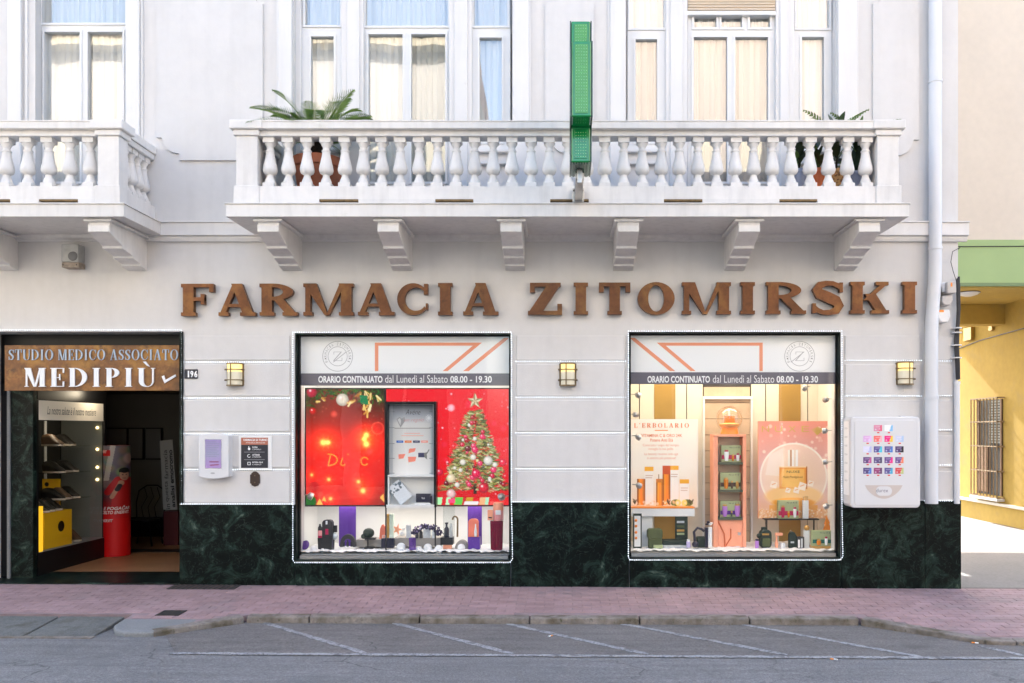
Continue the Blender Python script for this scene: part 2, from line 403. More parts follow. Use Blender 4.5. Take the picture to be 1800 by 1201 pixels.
def curtain_mat(name, c):
    m = bpy.data.materials.new(name); m.use_nodes = True
    n = m.node_tree.nodes; L = m.node_tree.links; b = n['Principled BSDF']
    b.inputs['Base Color'].default_value = (*c, 1); b.inputs['Roughness'].default_value = .9
    return m
M['curtain'] = curtain_mat('sheer_curtain', (.68, .68, .67))
M['curtaing'] = curtain_mat('grey_curtain', (.45, .455, .43))
M['curtainb'] = curtain_mat('beige_curtain', (.56, .49, .43))

# print material: colour attribute, either reflective (poster) or emissive (screen)
def printmat(name, emis=0.0, rough=.5):
    m = bpy.data.materials.new(name); m.use_nodes = True
    n = m.node_tree.nodes; L = m.node_tree.links; b = n['Principled BSDF']
    a = n.new('ShaderNodeVertexColor'); a.layer_name = 'print'
    b.inputs['Roughness'].default_value = rough
    if emis:
        b.inputs['Base Color'].default_value = (.01, .01, .01, 1); b.inputs['Roughness'].default_value = .2
        L.new(a.outputs[0], b.inputs['Emission Color']); b.inputs['Emission Strength'].default_value = emis
    else:
        L.new(a.outputs[0], b.inputs['Base Color'])
    return m
M['print'] = printmat('paper_print')
M['screen'] = printmat('screen_picture', 1.12 / EXPM)
M['backlit'] = printmat('backlit_print', .5 / EXPM)

class Canvas:
    """a flat print painted in photo-pixel units; one mesh vertex per 1/k photo pixel"""
    def __init__(s, x0, y0, x1, y1, k=1.0, base=(1, 1, 1)):
        s.b = (x0, y0, x1, y1); s.w = max(2, int((x1-x0)*k)); s.h = max(2, int((y1-y0)*k))
        s.u, s.v = np.meshgrid(np.linspace(x0, x1, s.w), np.linspace(y0, y1, s.h))
        s.a = np.ones((s.h, s.w, 3)) * np.array(base)
        s.rng = np.random.RandomState(3)
    def blend(s, mask, c):
        s.a = s.a * (1 - mask[..., None]) + np.array(c) * mask[..., None]; return s
    def vgrad(s, stops):
        ys = [p[0] for p in stops]
        for ch in range(3): s.a[..., ch] = np.interp(s.v, ys, [p[1][ch] for p in stops])
        return s
    def circ(s, cx, cy, r, c, soft=.8, ry=None, al=1):
        d = np.sqrt((s.u-cx)**2 + ((s.v-cy) * (r / (ry or r)))**2)
        return s.blend(np.clip((r - d) / soft + .5, 0, 1) * al, c)
    def ring(s, cx, cy, r, wd, c, al=1):
        d = np.abs(np.sqrt((s.u-cx)**2 + (s.v-cy)**2) - r)
        return s.blend(np.clip((wd - d) / .8 + .5, 0, 1) * al, c)
    def glow(s, cx, cy, r, c, p=2.0):
        d = np.sqrt((s.u-cx)**2 + (s.v-cy)**2) / r
        s.a = s.a + (np.exp(-d**p))[..., None] * np.array(c); return s
    def rect(s, x0, y0, x1, y1, c, al=1):
        return s.blend(((s.u >= x0) & (s.u <= x1) & (s.v >= y0) & (s.v <= y1)) * float(al), c)
    def poly(s, pts, c, al=1):
        ins = np.zeros(s.u.shape, bool); n = len(pts)
        for i in range(n):
            (xa, ya), (xb, yb) = pts[i], pts[(i+1) % n]
            if ya == yb: continue
            cond = ((ya > s.v) != (yb > s.v)) & (s.u < (xb-xa) * (s.v-ya) / (yb-ya) + xa)
            ins ^= cond
        return s.blend(ins * float(al), c)
    def line(s, p, q, wd, c, al=1):
        p = np.array(p, float); q = np.array(q, float); d = q - p; L2 = (d**2).sum() + 1e-9
        t = np.clip(((s.u-p[0])*d[0] + (s.v-p[1])*d[1]) / L2, 0, 1)
        ds = np.sqrt((s.u-p[0]-t*d[0])**2 + (s.v-p[1]-t*d[1])**2)
        return s.blend(np.clip((wd/2 - ds) / .7 + .5, 0, 1) * al, c)
    def bauble(s, cx, cy, r, c):
        s.circ(cx, cy, r, tuple(v * .75 for v in c)); s.circ(cx - r*.1, cy - r*.1, r*.75, c, soft=r*.5)
        return s.circ(cx - r*.3, cy - r*.35, r*.22, (1, .95, .95), soft=r*.3)
    def noise(s, am): s.a = s.a * (1 + am * (s.rng.rand(s.h, s.w, 1) - .5)); return s
    def mesh(s, name, corner, m):
        """corner(u01, v01) -> world point (v01 from top)"""
        a = np.clip(s.a, 0, 1.6); lc = np.where(a <= .04045, a / 12.92, ((a + .055) / 1.055) ** 2.4)
        uu = np.linspace(0, 1, s.w); vv = np.linspace(0, 1, s.h)
        vs = [corner(u, v) for v in vv for u in uu]
        i = np.arange((s.h-1) * (s.w-1)); r = i // (s.w-1); c = i % (s.w-1); p = r * s.w + c
        fs = np.stack([p, p + s.w, p + s.w + 1, p + 1], 1)
        me = bpy.data.meshes.new(name); me.from_pydata(vs, [], fs.tolist())
        ca = me.color_attributes.new('print', 'FLOAT_COLOR', 'POINT')
        ca.data.foreach_set('color', np.concatenate([lc, np.ones((s.h, s.w, 1))], 2).astype(np.float32).ravel())
        me.materials.append(m); me.update()
        return me
    def obj(s, name, y, m, parent, off=0.0):
        x0, y0, x1, y1 = s.b
        a, b, c, d = X(x0, y), X(x1, y), Z(y0, y), Z(y1, y)
        me = s.mesh(name, lambda u, v: (a + (b-a)*u, y - off, c + (d-c)*v), m)
        o = bpy.data.objects.new(name, me); scn.collection.objects.link(o)
        return attach(o, parent)

# flat sans lettering, fitted to a box
TCACHE = {}
def text(st, x0, x1, z0, z1, y, m, parent, name='lettering', bold=0.0, shear=0.0, depth=0.0, fn=None):
    key = (st, bold, shear, depth)
    if key not in TCACHE:
        cu = bpy.data.curves.new('t', 'FONT'); cu.body = st; cu.offset = bold; cu.shear = shear; cu.resolution_u = 3; cu.extrude = depth
        to = bpy.data.objects.new('t', cu); scn.collection.objects.link(to)
        me = bpy.data.meshes.new_from_object(to)
        n = len(me.vertices); co = np.zeros(n * 3); me.vertices.foreach_get('co', co); co = co.reshape(-1, 3)
        TCACHE[key] = (co, [tuple(p.vertices) for p in me.polygons])
        bpy.data.objects.remove(to); bpy.data.curves.remove(cu); bpy.data.meshes.remove(me)
    co, fs = TCACHE[key]
    mn, mxx = co.min(0), co.max(0)
    vs = []
    for p in co:
        u = x0 + (p[0]-mn[0]) / (mxx[0]-mn[0]) * (x1-x0); v = z0 + (p[1]-mn[1]) / (mxx[1]-mn[1]) * (z1-z0)
        vs.append(fn(u, v) if fn else (u, y, v))
    me = bpy.data.meshes.new(name); me.from_pydata(vs, [], fs); me.materials.append(m); me.update()
    o = bpy.data.objects.new(name, me); scn.collection.objects.link(o)
    return attach(o, parent)
def ptext(st, px0, px1, py0, py1, y, m, parent, **k):
    return text(st, X(px0, y), X(px1, y), Z(py1, y), Z(py0, y), y, m, parent, **k)

# parametric serif letters: list of strips in a box of width w, cap height 1
def serif(ch, w, st, th, sh, se):
    P = []
    def rect(x0, z0, x1, z1): P.append(([((x0, z1), (x0, z0)), ((x1, z1), (x1, z0))], False))
    def para(xa, za, xb, zb, wd): P.append(([((xa, za), (xa + wd, za)), ((xb, zb), (xb + wd, zb))], False))
    def arc(cx, cz, rx, rz, ix, iz, a0, a1, n=18, ox=0):
        pr = []
        for k in range(n + 1):
            a = R(a0 + (a1 - a0) * k / n)
            pr.append(((cx + rx * math.cos(a), cz + rz * math.sin(a)), (cx + ox + ix * math.cos(a), cz + iz * math.sin(a))))
        full = abs(a1 - a0) >= 360
        P.append((pr[:-1] if full else pr, full))
    def stem(x, wd, top=True, bot=True):
        rect(x, sh if bot else 0, x + wd, 1 - sh if top else 1)
        if top: rect(x - se, 1 - sh, x + wd + se, 1)
        if bot: rect(x - se, 0, x + wd + se, sh)
    if ch == 'I': stem((w - st) / 2, st)
    elif ch in 'FE':
        stem(se, st)
        rect(st + 2*se, 1 - sh, w, 1); rect(w - th*.8, .74, w, 1 - sh)
        rect(se + st, .47, w*.72, .47 + sh); rect(w*.72 - th*.7, .36, w*.72, .68)
        if ch == 'E': rect(st + 2*se, 0, w, sh); rect(w - th*.8, sh, w, .28)
    elif ch == 'L':
        stem(se, st); rect(st + 2*se, 0, w, sh); rect(w - th*.8, sh, w, .3)
    elif ch == 'T':
        stem((w - st) / 2, st, top=False); rect(0, 1 - sh*1.1, (w - st)/2, 1); rect((w + st)/2, 1 - sh*1.1, w, 1)
        rect(0, .7, th*.9, 1 - sh*1.1); rect(w - th*.9, .7, w, 1 - sh*1.1)
    elif ch == 'A':
        ap = w * .47
        para(se*1.0, sh, ap - th*.6, 1, th)
        para(w - se - st*1.1, sh, ap - st*.45, 1, st * 1.0)
        rect(w*.26, .27, w*.66, .27 + sh*.9)
        rect(0, 0, th + 2.4*se, sh); rect(w - st*1.1 - 2*se, 0, w, sh)
    elif ch in 'RPBD':
        stem(se, st)
        x = se + st
        if ch == 'D':
            arc(x, .5, w - x, .5, w - x - st, .5 - sh, -90, 90)
        else:
            bw = (w*.88 if ch == 'R' else w) - x
            arc(x, .74, bw, .26, bw - st*.95, .26 - sh, -90, 90)
            if ch == 'B': arc(x, .27, w - x, .27, w - x - st, .27 - sh, -90, 90)
            if ch == 'R':
                para(w - se*.6 - st*1.15, sh, x + .02, .53, st * 1.0); rect(w - st*1.35 - se*.4, 0, w, sh)
    elif ch == 'M':
        stem(se, th, top=True); stem(w - se - st, st)
        P.append(([((w*.43, 0), (w*.43 + .1, 0)), ((0, 1), (se + st*1.05, 1))], False))
        P.append(([((w*.43 + .04, 0), (w*.43 + .13, 0)), ((w - se - st - th*.2, 1), (w - se - st*.6, 1))], False))
    elif ch == 'N':
        stem(se, th); stem(w - se - th, th); para(w - se - st, 0, se, 1, st)
    elif ch == 'C':
        arc(w*.52, .5, w*.52, .5, w*.36, .5 - sh*1.25, 38, 322, 26, ox=st*.26)
        rect(w - th*.75, .64, w, .98)
        rect(w - th*.4, .17, w, .37)
    elif ch == 'O':
        arc(w/2, .5, w/2, .51, w/2 - st, .51 - sh*.9, 0, 360, 40)
    elif ch == 'Z':
        rect(0.06*w, 1 - sh*1.1, w*.96, 1); rect(0, 0, w, sh*1.1)
        para(0, sh*.4, w*.96 - st*1.25, 1 - sh*.4, st * 1.25)
        rect(.06*w, .7, .06*w + th*.9, 1 - sh*1.1); rect(w - th*.9, sh*1.1, w, .34)
    elif ch == 'U':
        rect(se, .3, se + st, 1 - sh); rect(0, 1 - sh, st + 2*se, 1)
        rect(w - se - th, .3, w - se, 1 - sh); rect(w - th - 2*se, 1 - sh, w, 1)
        cx = w/2; arc(cx, .3, cx - se, .31, (w - 2*se - st - th)/2, .31 - sh, 180, 360, 18, ox=(st - th)/2)
    elif ch == 'K':
        stem(se, st); x = se + st
        para(x - .0, .42, w - 2*se - th, 1 - sh, th*1.15)
        rect(w - th - 4*se, 1 - sh, w - se*.3, 1)
        para(w - se - st*1.15, sh, x + .06, .62, st*1.05)
        rect(w - st*1.3 - 2*se, 0, w, sh)
    elif ch == 'X':
        para(w - se - st, 0, se, 1, st); para(se, 0, w - se - th, 1, th)
    elif ch == 'S':
        pts = [(.93,.74,.02),(.84,.88,th*.45),(.66,.955,th*.42),(.45,.955,th*.5),(.25,.90,st*.36),(.16,.76,st*.46),(.24,.63,st*.5),(.5,.52,st*.52),
               (.77,.40,st*.5),(.86,.25,st*.46),(.77,.10,st*.36),(.56,.042,th*.5),(.34,.045,th*.42),(.16,.12,th*.45),(.06,.27,.02)]
        pr = []
        for i, (x, z, h) in enumerate(pts):
            a = pts[max(i-1, 0)]; b = pts[min(i+1, len(pts)-1)]
            dx, dz = (b[0]-a[0])*w, b[1]-a[1]; l = math.hypot(dx, dz) or 1
            pr.append(((x*w - dz/l*h, z + dx/l*h), (x*w + dz/l*h, z - dx/l*h)))
        P.append((pr, False)); rect(w*.93 - th*.35, .67, w*.93 + th*.3, .98); rect(w*.06 - th*.3, .02, w*.06 + th*.35, .33)
    elif ch == "'":
        P.append(([((0, 1), (w, 1)), ((w*.3, .72), (w*.7, .72))], False))
    return P
def letter(ch, x0, x1, z0, z1, yf, yb, wt, mb=None):
    """wt = (stem, thin, serif height, serif overhang) in cap heights"""
    mb = mb or MB(); h = z1 - z0; wd = (x1 - x0) / h
    for k, (pr, cl) in enumerate(serif(ch, wd, *wt)):
        q = [((x0 + a[0]*h, z0 + a[1]*h), (x0 + b[0]*h, z0 + b[1]*h)) for a, b in pr]
        mb.strip(q, yf - k * .00035, yb, cl)
    return mb
# ------------------------------------------------------------------ ground
def gz(x): return -0.005 * (x + 1.0)
def pz(x, y): return gz(x) - 0.04 * min(max(-y, -0.5), 2.4)
ROADZ = -0.125
def rz(x, y): return gz(x) + ROADZ
gb = MB()
gb.add([(-220, -220, rz(-220, 0)), (220, -220, rz(220, 0)), (220, 220, rz(220, 0)), (-220, 220, rz(-220, 0))], [(0, 1, 2, 3)])
tag(gb.obj('road', M['asphalt']), kind='structure')
EDGE = [(-9.5, -1.45), (-4.36, -1.45), (-4.33, -1.8), (-4.22, -1.97), (-4.1, -2.03), (-3.85, -2.03), (-3.19, -1.45), (2.98, -1.42), (3.89, -2.18), (4.6, -2.26), (13, -2.3)]
def yedge(x):
    for (xa, ya), (xb, yb) in zip(EDGE, EDGE[1:]):
        if xa <= x <= xb: return ya + (yb - ya) * (x - xa) / (xb - xa + 1e-9)
    return -1.45
# parking bay surface and its lines
def dpt(px, py, h=ROADZ):          # photo pixel to a point on the road surface
    d = 1500.0 * (CAMZ - h) / (py - 757); x = (px - 990) * d / 1500.0
    for _ in range(3):
        d = 1500.0 * (CAMZ - h - gz(x)) / (py - 757); x = (px - 990) * d / 1500.0
    return (x, d - CAMD)
bay = MB(); lift = lambda k: (lambda x, y: rz(x, y) + k)
bay.prism_z([(-3.35, -2.62), (4.9, -2.65), (4.9, -2.1), (3.7, -1.9), (2.9, -1.38), (-3.2, -1.38), (-3.75, -1.95)], lift(.004), .002)
tag(bay.obj('parking_bay', M['bay'], fix=False), kind='structure')
def road_line(p, q, wd):
    d = Vector((q[0]-p[0], q[1]-p[1])); n = Vector((-d.y, d.x)).normalized() * wd / 2
    mb = MB(); L = d.length; k = max(12, int(L / .06)); top = []; bot = []
    for i in range(k + 1):
        c = (p[0] + d.x * i / k, p[1] + d.y * i / k); e = 1 if 0 < i < k else .6
        a, b = e * rnd.uniform(.72, 1.12), e * rnd.uniform(.72, 1.12)
        bot.append((c[0] - n.x * a, c[1] - n.y * a)); top.append((c[0] + n.x * b, c[1] + n.y * b))
    for i in range(k): mb.prism_z([bot[i], bot[i+1], top[i+1], top[i]], lift(.009), .003)
    return tag(mb.obj('road_marking', M['line'], fix=False), kind='structure')
road_line((-3.4, -2.62), (7.2, -2.66), .075)
for a, b in (((465, 1096), (642, 1150)), ((690, 1096), (900, 1151)), ((892, 1098), (1140, 1152)), ((1088, 1097), (1385, 1153)), ((1305, 1099), (1622, 1157)), ((1722, 1137), (1835, 1162))):
    road_line(dpt(*a), dpt(*b), .075)
# faint worn strip on the carriageway
tag(MB().prism_z([(-8, -3.75), (9, -3.8), (9, -3.55), (-8, -3.5)], lift(.003), .001).obj('road_patch', mat('patched_asphalt', (.125, .122, .122), .9, var=[(1, .15), (120, .35)], bump=(180, .5, .006)), fix=False), kind='structure')

# pavement: mortar bed, pavers, kerb stones
inner = [(x, y + .1) for x, y in EDGE]
pv = MB().prism_z([(-9.5, .02), (-9.5, -1.35)] + inner[1:] + [(13, .02)], lambda x, y: pz(x, y) - .0055, .2)
pavement = tag(pv.obj('pavement', M['mortar'], fix=False), kind='structure')
PW, PH = .2, .1
cells = []
row = 0; y = -.006
while y - PH > -2.3:
    x = -9.3 + (PW / 2 if row % 2 else 0)
    while x < 9.0:
        if all(y - PH > yedge(xx) + .13 for xx in (x, x + PW)) and not (-4.36 < x + PW/2 < -3.62 and y < -1.5):
            cells.append((x + PW/2, y - PH/2))
        x += PW
    y -= PH; row += 1
def paver_mesh(name):
    mb = MB(); a, b, t, c = PW/2 - .0025, PH/2 - .0025, .009, .003
    mb.add([(-a, -b, -t), (a, -b, -t), (a, b, -t), (-a, b, -t), (-a, -b, -c), (a, -b, -c), (a, b, -c), (-a, b, -c), (-a+c, -b+c, 0), (a-c, -b+c, 0), (a-c, b-c, 0), (-a+c, b-c, 0)],
           [(0,1,5,4),(1,2,6,5),(2,3,7,6),(3,0,4,7),(4,5,9,8),(5,6,10,9),(6,7,11,10),(7,4,8,11),(8,9,10,11)])
    return mb
pm = paver_mesh('paver').mesh('paver', M['paver'])
def area(c):
    d = CAMD + c[1]; px = 990 + c[0] * 1500 / d
    return (0 if not -10 < px < 1810 else 1) * 1 / d**3
order = sorted(cells, key=lambda c: -area(c) * (1 + .25 * rnd.random()))
tilt = math.atan(.04)
for (x, y) in order[:300]:
    inst(pm, 'paver', pavement, (x, y, pz(x, y) + rnd.uniform(-.0015, .0015)), (tilt + rnd.uniform(-.006, .006), rnd.uniform(-.006, .006) + .005, rnd.uniform(-.01, .01)))
rest = MB(); base = paver_mesh('p')
for (x, y) in order[300:]:
    dz = rnd.uniform(-.0015, .0015); sx = rnd.uniform(-.004, .004); sy = rnd.uniform(-.006, .006)
    rest.add([(x + vx, y + vy, pz(x + vx, y + vy) + vz + dz + vx * sx + vy * sy) for vx, vy, vz in base.v], base.f)
tag(rest.obj('far_pavers', M['paver'], pavement, fix=False), kind='stuff')
kerb = thing('kerb', 'grey stone kerb edging the red paved pavement', 'kerb', (0, -1.42, pz(0, -1.42)))
kerb['kind'] = 'structure'
def kstone(a, b):
    d = Vector((b[0]-a[0], b[1]-a[1])); L = d.length; d.normalize(); n = Vector((-d.y, d.x))
    if n.y < 0: n = -n
    k = MB(); g = .006; j = rnd.uniform(-.004, .004)
    p0 = Vector(a) + d * g; p1 = Vector(b) - d * g
    q = [p0, p1, p1 + n * .13, p0 + n * .13]
    k.prism_z([(v.x, v.y) for v in q], lambda x, y: pz(x, y) + .004 + j, .2)
    return k.obj('kerb_stone', M['kerb'], kerb, bevel=.012)
def run(p, q, n):
    for i in range(n):
        f = lambda t: (p[0] + (q[0]-p[0]) * t, p[1] + (q[1]-p[1]) * t)
        kstone(f(i / n), f((i + 1) / n))
run((-3.83, -2.02), (-3.19, -1.45), 1); run((-3.18, -1.45), (-2.55, -1.445), 1); run((-2.55, -1.445), (2.98, -1.42), 5)
run((2.985, -1.42), (3.87, -2.17), 1); run((3.87, -2.17), (4.15, -2.2), 1); run((4.15, -2.2), (7.0, -2.27), 3)
# rounded end block and driveway apron at the left
eb = MB().prism_z([(-3.86, -2.02), (-4.1, -2.025), (-4.22, -1.96), (-4.32, -1.8), (-4.35, -1.55), (-3.62, -1.55), (-3.62, -1.81)], lambda x, y: pz(x, y) + .003, .2)
eb.obj('kerb_end_block', M['slab'], kerb, bevel=.02)
apron = thing('driveway_apron', 'sloping grey stone slabs of the driveway crossing before the entrance', 'paving', (-6, -1.7, rz(-6, 0)))
apron['kind'] = 'structure'
xs = [-9.4, -8.4, -7.4, -6.45, -5.72, -5.04, -4.38]
for a, b in zip(xs, xs[1:]):
    mb = MB(); f = lambda x, y: (pz(x, -1.45) * (y + 2.03) + (rz(x, y) + .008) * (-1.45 - y)) / .58
    mb.prism_z([(a + .012, -2.02), (b - .012, -2.02), (b - .012, -1.455), (a + .012, -1.455)], f, .15)
    mb.obj('stone_slab', M['apron'], apron, bevel=.008)
mb = MB().prism_z([(-4.37, -2.1), (-9.4, -2.1), (-9.4, -2.03), (-4.37, -2.03)], lambda x, y: rz(x, y) + .007, .1)
tag(mb.obj('gutter_strip', M['kerb']), kind='structure')
# small ironwork on the pavement
def flat(name, px0, px1, py0, py1, m, label, cat, grid=None):
    h = -.04
    a = dpt(px0, py1, h); b = dpt(px1, py1, h); c = dpt(px1, py0, h); d = dpt(px0, py0, h)
    y0, y1 = a[1], c[1]; x0, x1 = (a[0] + d[0]) / 2, (b[0] + c[0]) / 2
    t = thing(name, label, cat, ((x0+x1)/2, (y0+y1)/2, pz((x0+x1)/2, (y0+y1)/2)))
    mb = MB().prism_z([(x0, y0), (x1, y0), (x1, y1), (x0, y1)], lambda x, y: pz(x, y) + .004, .012)
    mb.obj('cover', m, t)
    fr = MB()
    for q in ((x0-.02, x1+.02, y0-.02, y0), (x0-.02, x1+.02, y1, y1+.02), (x0-.02, x0, y0, y1), (x1, x1+.02, y0, y1)):
        fr.prism_z([(q[0], q[2]), (q[1], q[2]), (q[1], q[3]), (q[0], q[3])], lambda x, y: pz(x, y) + .006, .012)
    fr.obj('rim', M['iron'], t)
    if grid:
        for i in range(grid):
            xa = x0 + (x1 - x0) * (i + .3) / grid
            MB().prism_z([(xa, y0 + .01), (xa + .4 * (x1-x0)/grid, y0 + .01), (xa + .4 * (x1-x0)/grid, y1 - .01), (xa, y1 - .01)], lambda x, y: pz(x, y) + .008, .006).obj('rib', M['iron'], t)
    return t
flat('drain_cover', 284, 318, 1073, 1079, M['iron'], 'small dark square drain cover set in the red pavement', 'drain cover')
flat('light_well_grate', 306, 418, 1032.5, 1040, mat('rusty_grate', (.1, .07, .06), .8, var=[(20, .3)]), 'long brown grate at the foot of the marble plinth beside the entrance', 'grate', 12)
for i, (px, py) in enumerate(((1472, 1163), (1720, 1133.5), (964, 1122))):
    x, y = dpt(px, py); a = rnd.uniform(0, 3)
    t = thing('cigarette_butt', ('cigarette butt on the asphalt just beyond the white parking line', 'cigarette butt at the foot of the slanted kerb on the right', 'cigarette butt inside the parking bay near its middle')[i], 'litter', (x, y, rz(x, y)), 'cigarette butts on the road')
    z = rz(x, y) + .016; d = Vector((math.cos(a), math.sin(a), 0)) * .03; p = Vector((x, y, z))
    MB().tube([p, p + d], .006, 6).obj('paper', M['inkw'], t); MB().tube([p + d, p + d * 1.9], .006, 6).obj('filter', M['orange'], t)

# ------------------------------------------------------------------ pharmacy building
pb = thing('pharmacy_building', 'pale grey pharmacy building with green marble plinth and white balconies', 'building', (0, 0, 0))
XR = X(1684); XL = -9.3; TOP = 16.5; FZ = 4.2  # unseen upper height raised so its shadow dims the houses opposite
DOOR = (X(-28), X(318), -.2, Z(583))
W1 = (X(521), X(897), Z(985), Z(587)); W2 = (X(1106), X(1475), Z(981), Z(585))
BAYS = [(X(62), X(224), FZ, 8.0), (X(517), X(900), FZ, 8.0), (X(1101), X(1469), FZ, 8.0)]
wall = MB().holes(XL, XR, -.2, TOP, [DOOR, W1, W2] + BAYS, 0, .3)
wall.quad((XR, 0, -.2), (XR, 8.6, -.2), (XR, 8.6, TOP), (XR, 0, TOP)); wall.quad((XL, 0, -.2), (XL, 0, TOP), (XL, 8.6, TOP), (XL, 8.6, -.2))
wall.quad((XL, 8.6, -.2), (XL, 8.6, TOP), (XR, 8.6, TOP), (XR, 8.6, -.2)); wall.quad((XL, 0, TOP), (XR, 0, TOP), (XR, 8.6, TOP), (XL, 8.6, TOP))
wall.obj('wall', M['plaster'], pb, fix=False)
MB().box(XL - .2, XR + .25, -.45, 8.8, TOP + .002, TOP + .35).obj('eaves_cornice', M['trim'], pb, bevel=.03)
# string course
prof = [(0, 4.03), (-.035, 4.03), (-.05, 4.06), (-.05, 4.085), (-.085, 4.093), (-.085, 4.236), (-.105, 4.238), (-.105, 4.25), (0, 4.262)]
MB().prism_x(prof, XL, XR + .09).obj('string_course', M['trim'], pb)
# relief panels between the bays
def arcp(cx, cy, r, a0, a1, n=7): return [(cx + r * math.cos(R(a0 + (a1-a0) * i / n)), cy + r * math.sin(R(a0 + (a1-a0) * i / n))) for i in range(n + 1)]
def panel(x0, x1, yb, left=True, right=True):
    p = []
    p += [(x0 + 14, -190), (x0 + 12, 2), (x0 + 9, 8), (x0, 8)]
    if left: p += [(x0, yb - 40), (x0 + 9, yb - 40)] + [(x, y) for x, y in arcp(x0 + 39, yb - 41, 29, 180, 90)][1:] + [(x0 + 40, yb)]
    else: p += [(x0, yb)]
    if right: p += [(x1 - 40, yb)] + [(x, y) for x, y in arcp(x1 - 39, yb - 41, 29, 90, 0)][:-1] + [(x1 - 9, yb - 40), (x1, yb - 40)]
    else: p += [(x1, yb)]
    p += [(x1, 8), (x1 - 9, 8), (x1 - 12, 2), (x1 - 14, -190)]
    MB().prism_y([(X(a), Z(b)) for a, b in p], -.028, .01).obj('relief_panel', M['plaster'], pb)
panel(277, 463, 283); panel(958, 1044, 283); panel(1533, 1614, 287)
# pilasters beside the bays
for a, b in ((17, 41), (224, 248), (491, 515), (902, 930), (1072, 1099), (1471, 1505)):
    mb = MB().box(X(a), X(b), -.05, .02, 4.262, 9.2)
    mb.obj('pilaster', M['trim'], pb, bevel=.008)
    c = X(a + 5), X(b - 5)
for a in (48, 250.5, 489, 931.5, 1070, 1507):
    MB().box(X(a) - .012, X(a) + .012, -.022, .01, 4.262, 9.2).obj('pilaster_fillet', M['trim'], pb)
# upper windows
def curtain(x0, x1, z0, z1, y, m, parent, folds, amp=.03, name='curtain'):
    n = max(12, int(folds * 8)); mb = MB(); vs = []; ph = rnd.random() * 6
    for j in range(2):
        for i in range(n + 1):
            u = i / n; x = x0 + (x1 - x0) * u
            a = amp * (math.sin(u * folds * 6.283 + ph) + .45 * math.sin(u * folds * 2.7 * 6.283 + ph * 2))
            vs.append((x, y + a, z0 if j == 0 else z1))
    mb.add(vs, [(i, i + 1, n + 2 + i, n + 1 + i) for i in range(n)])
    return mb.obj(name, m, parent, smooth=60, fix=False)
def window(x0, x1, top, bot, panes, y=.13, cur=None, knob=None):
    hs = [(X(a, y), X(b, y), Z(d, y), Z(c, y)) for a, b, c, d in panes]
    f = MB().holes(X(x0, y), X(x1, y), Z(bot, y), Z(top, y), hs, y, y + .055, outer=True)
    fo = f.obj('window', M['frame'], pb, fix=False)
    for k, h in enumerate(hs):
        # bead round the pane
        bd = MB().holes(h[0] - .025, h[1] + .025, h[2] - .025, h[3] + .025, [h], y - .014, y + .004, outer=True)
        bd.obj('glazing_bead', M['frame'], fo, fix=False)
        MB().quad((h[0]-.01, y+.03, h[2]-.01), (h[1]+.01, y+.03, h[2]-.01), (h[1]+.01, y+.03, h[3]+.01), (h[0]-.01, y+.03, h[3]+.01)).obj('pane', M['pane_up'], fo, fix=False)
        c = (cur or {}).get(k, 'curtain')
        if c: curtain(h[0]-.05, h[1]+.05, h[2]-.05, h[3]+.05, y + .085, M[c], fo, max(3, (h[1]-h[0]) * 11), .016)
    return fo
window(64, 222, -140, 392, [(75, 221, -130, 41), (79, 141, 57, 320), (155, 216, 57, 320)])
window(530, 601, -140, 262, [(537, 598, -130, 45), (547, 587, 65, 250)])
window(640, 790, -140, 392, [(643, 788, -130, 46), (648, 708, 61, 320), (723, 783, 61, 320)], cur={2: 'curtaing'})
window(830, 897, -140, 262, [(833, 892, -130, 46), (843, 882, 67, 250)])
window(1103, 1170, -140, 262, [(1107, 1167, -130, 50), (1117, 1155, 70, 250)], cur={1: 'curtainb'})
we = window(1209, 1363, 26, 392, [(1220, 1259, 30, 49), (1268, 1304, 30, 49), (1318, 1353, 30, 49), (1219, 1278, 66, 320), (1292, 1350, 66, 320)], cur={3: 'curtainb', 4: 'curtainb'})
window(1395, 1462, -140, 262, [(1400, 1457, -130, 50), (1409, 1448, 66, 250)])
M['blind'] = mat('beige_roller_blind', (.66, .55, .42), .6)
bl = MB().box(X(1207, .08), X(1364, .08), .07, .13, Z(27, .08), Z(20, .08)); bl.obj('blind_bottom_rail', M['frame'], we, bevel=.006)
for i in range(30):
    z1 = Z(20 - i * 5, .1)
    MB().prism_x([(.09, z1), (.075, z1 + .008), (.075, z1 + .024), (.09, z1 + .0315), (.1, z1 + .0315), (.1, z1)], X(1209, .1), X(1362, .1)).obj('blind_slat', M['blind'], we)
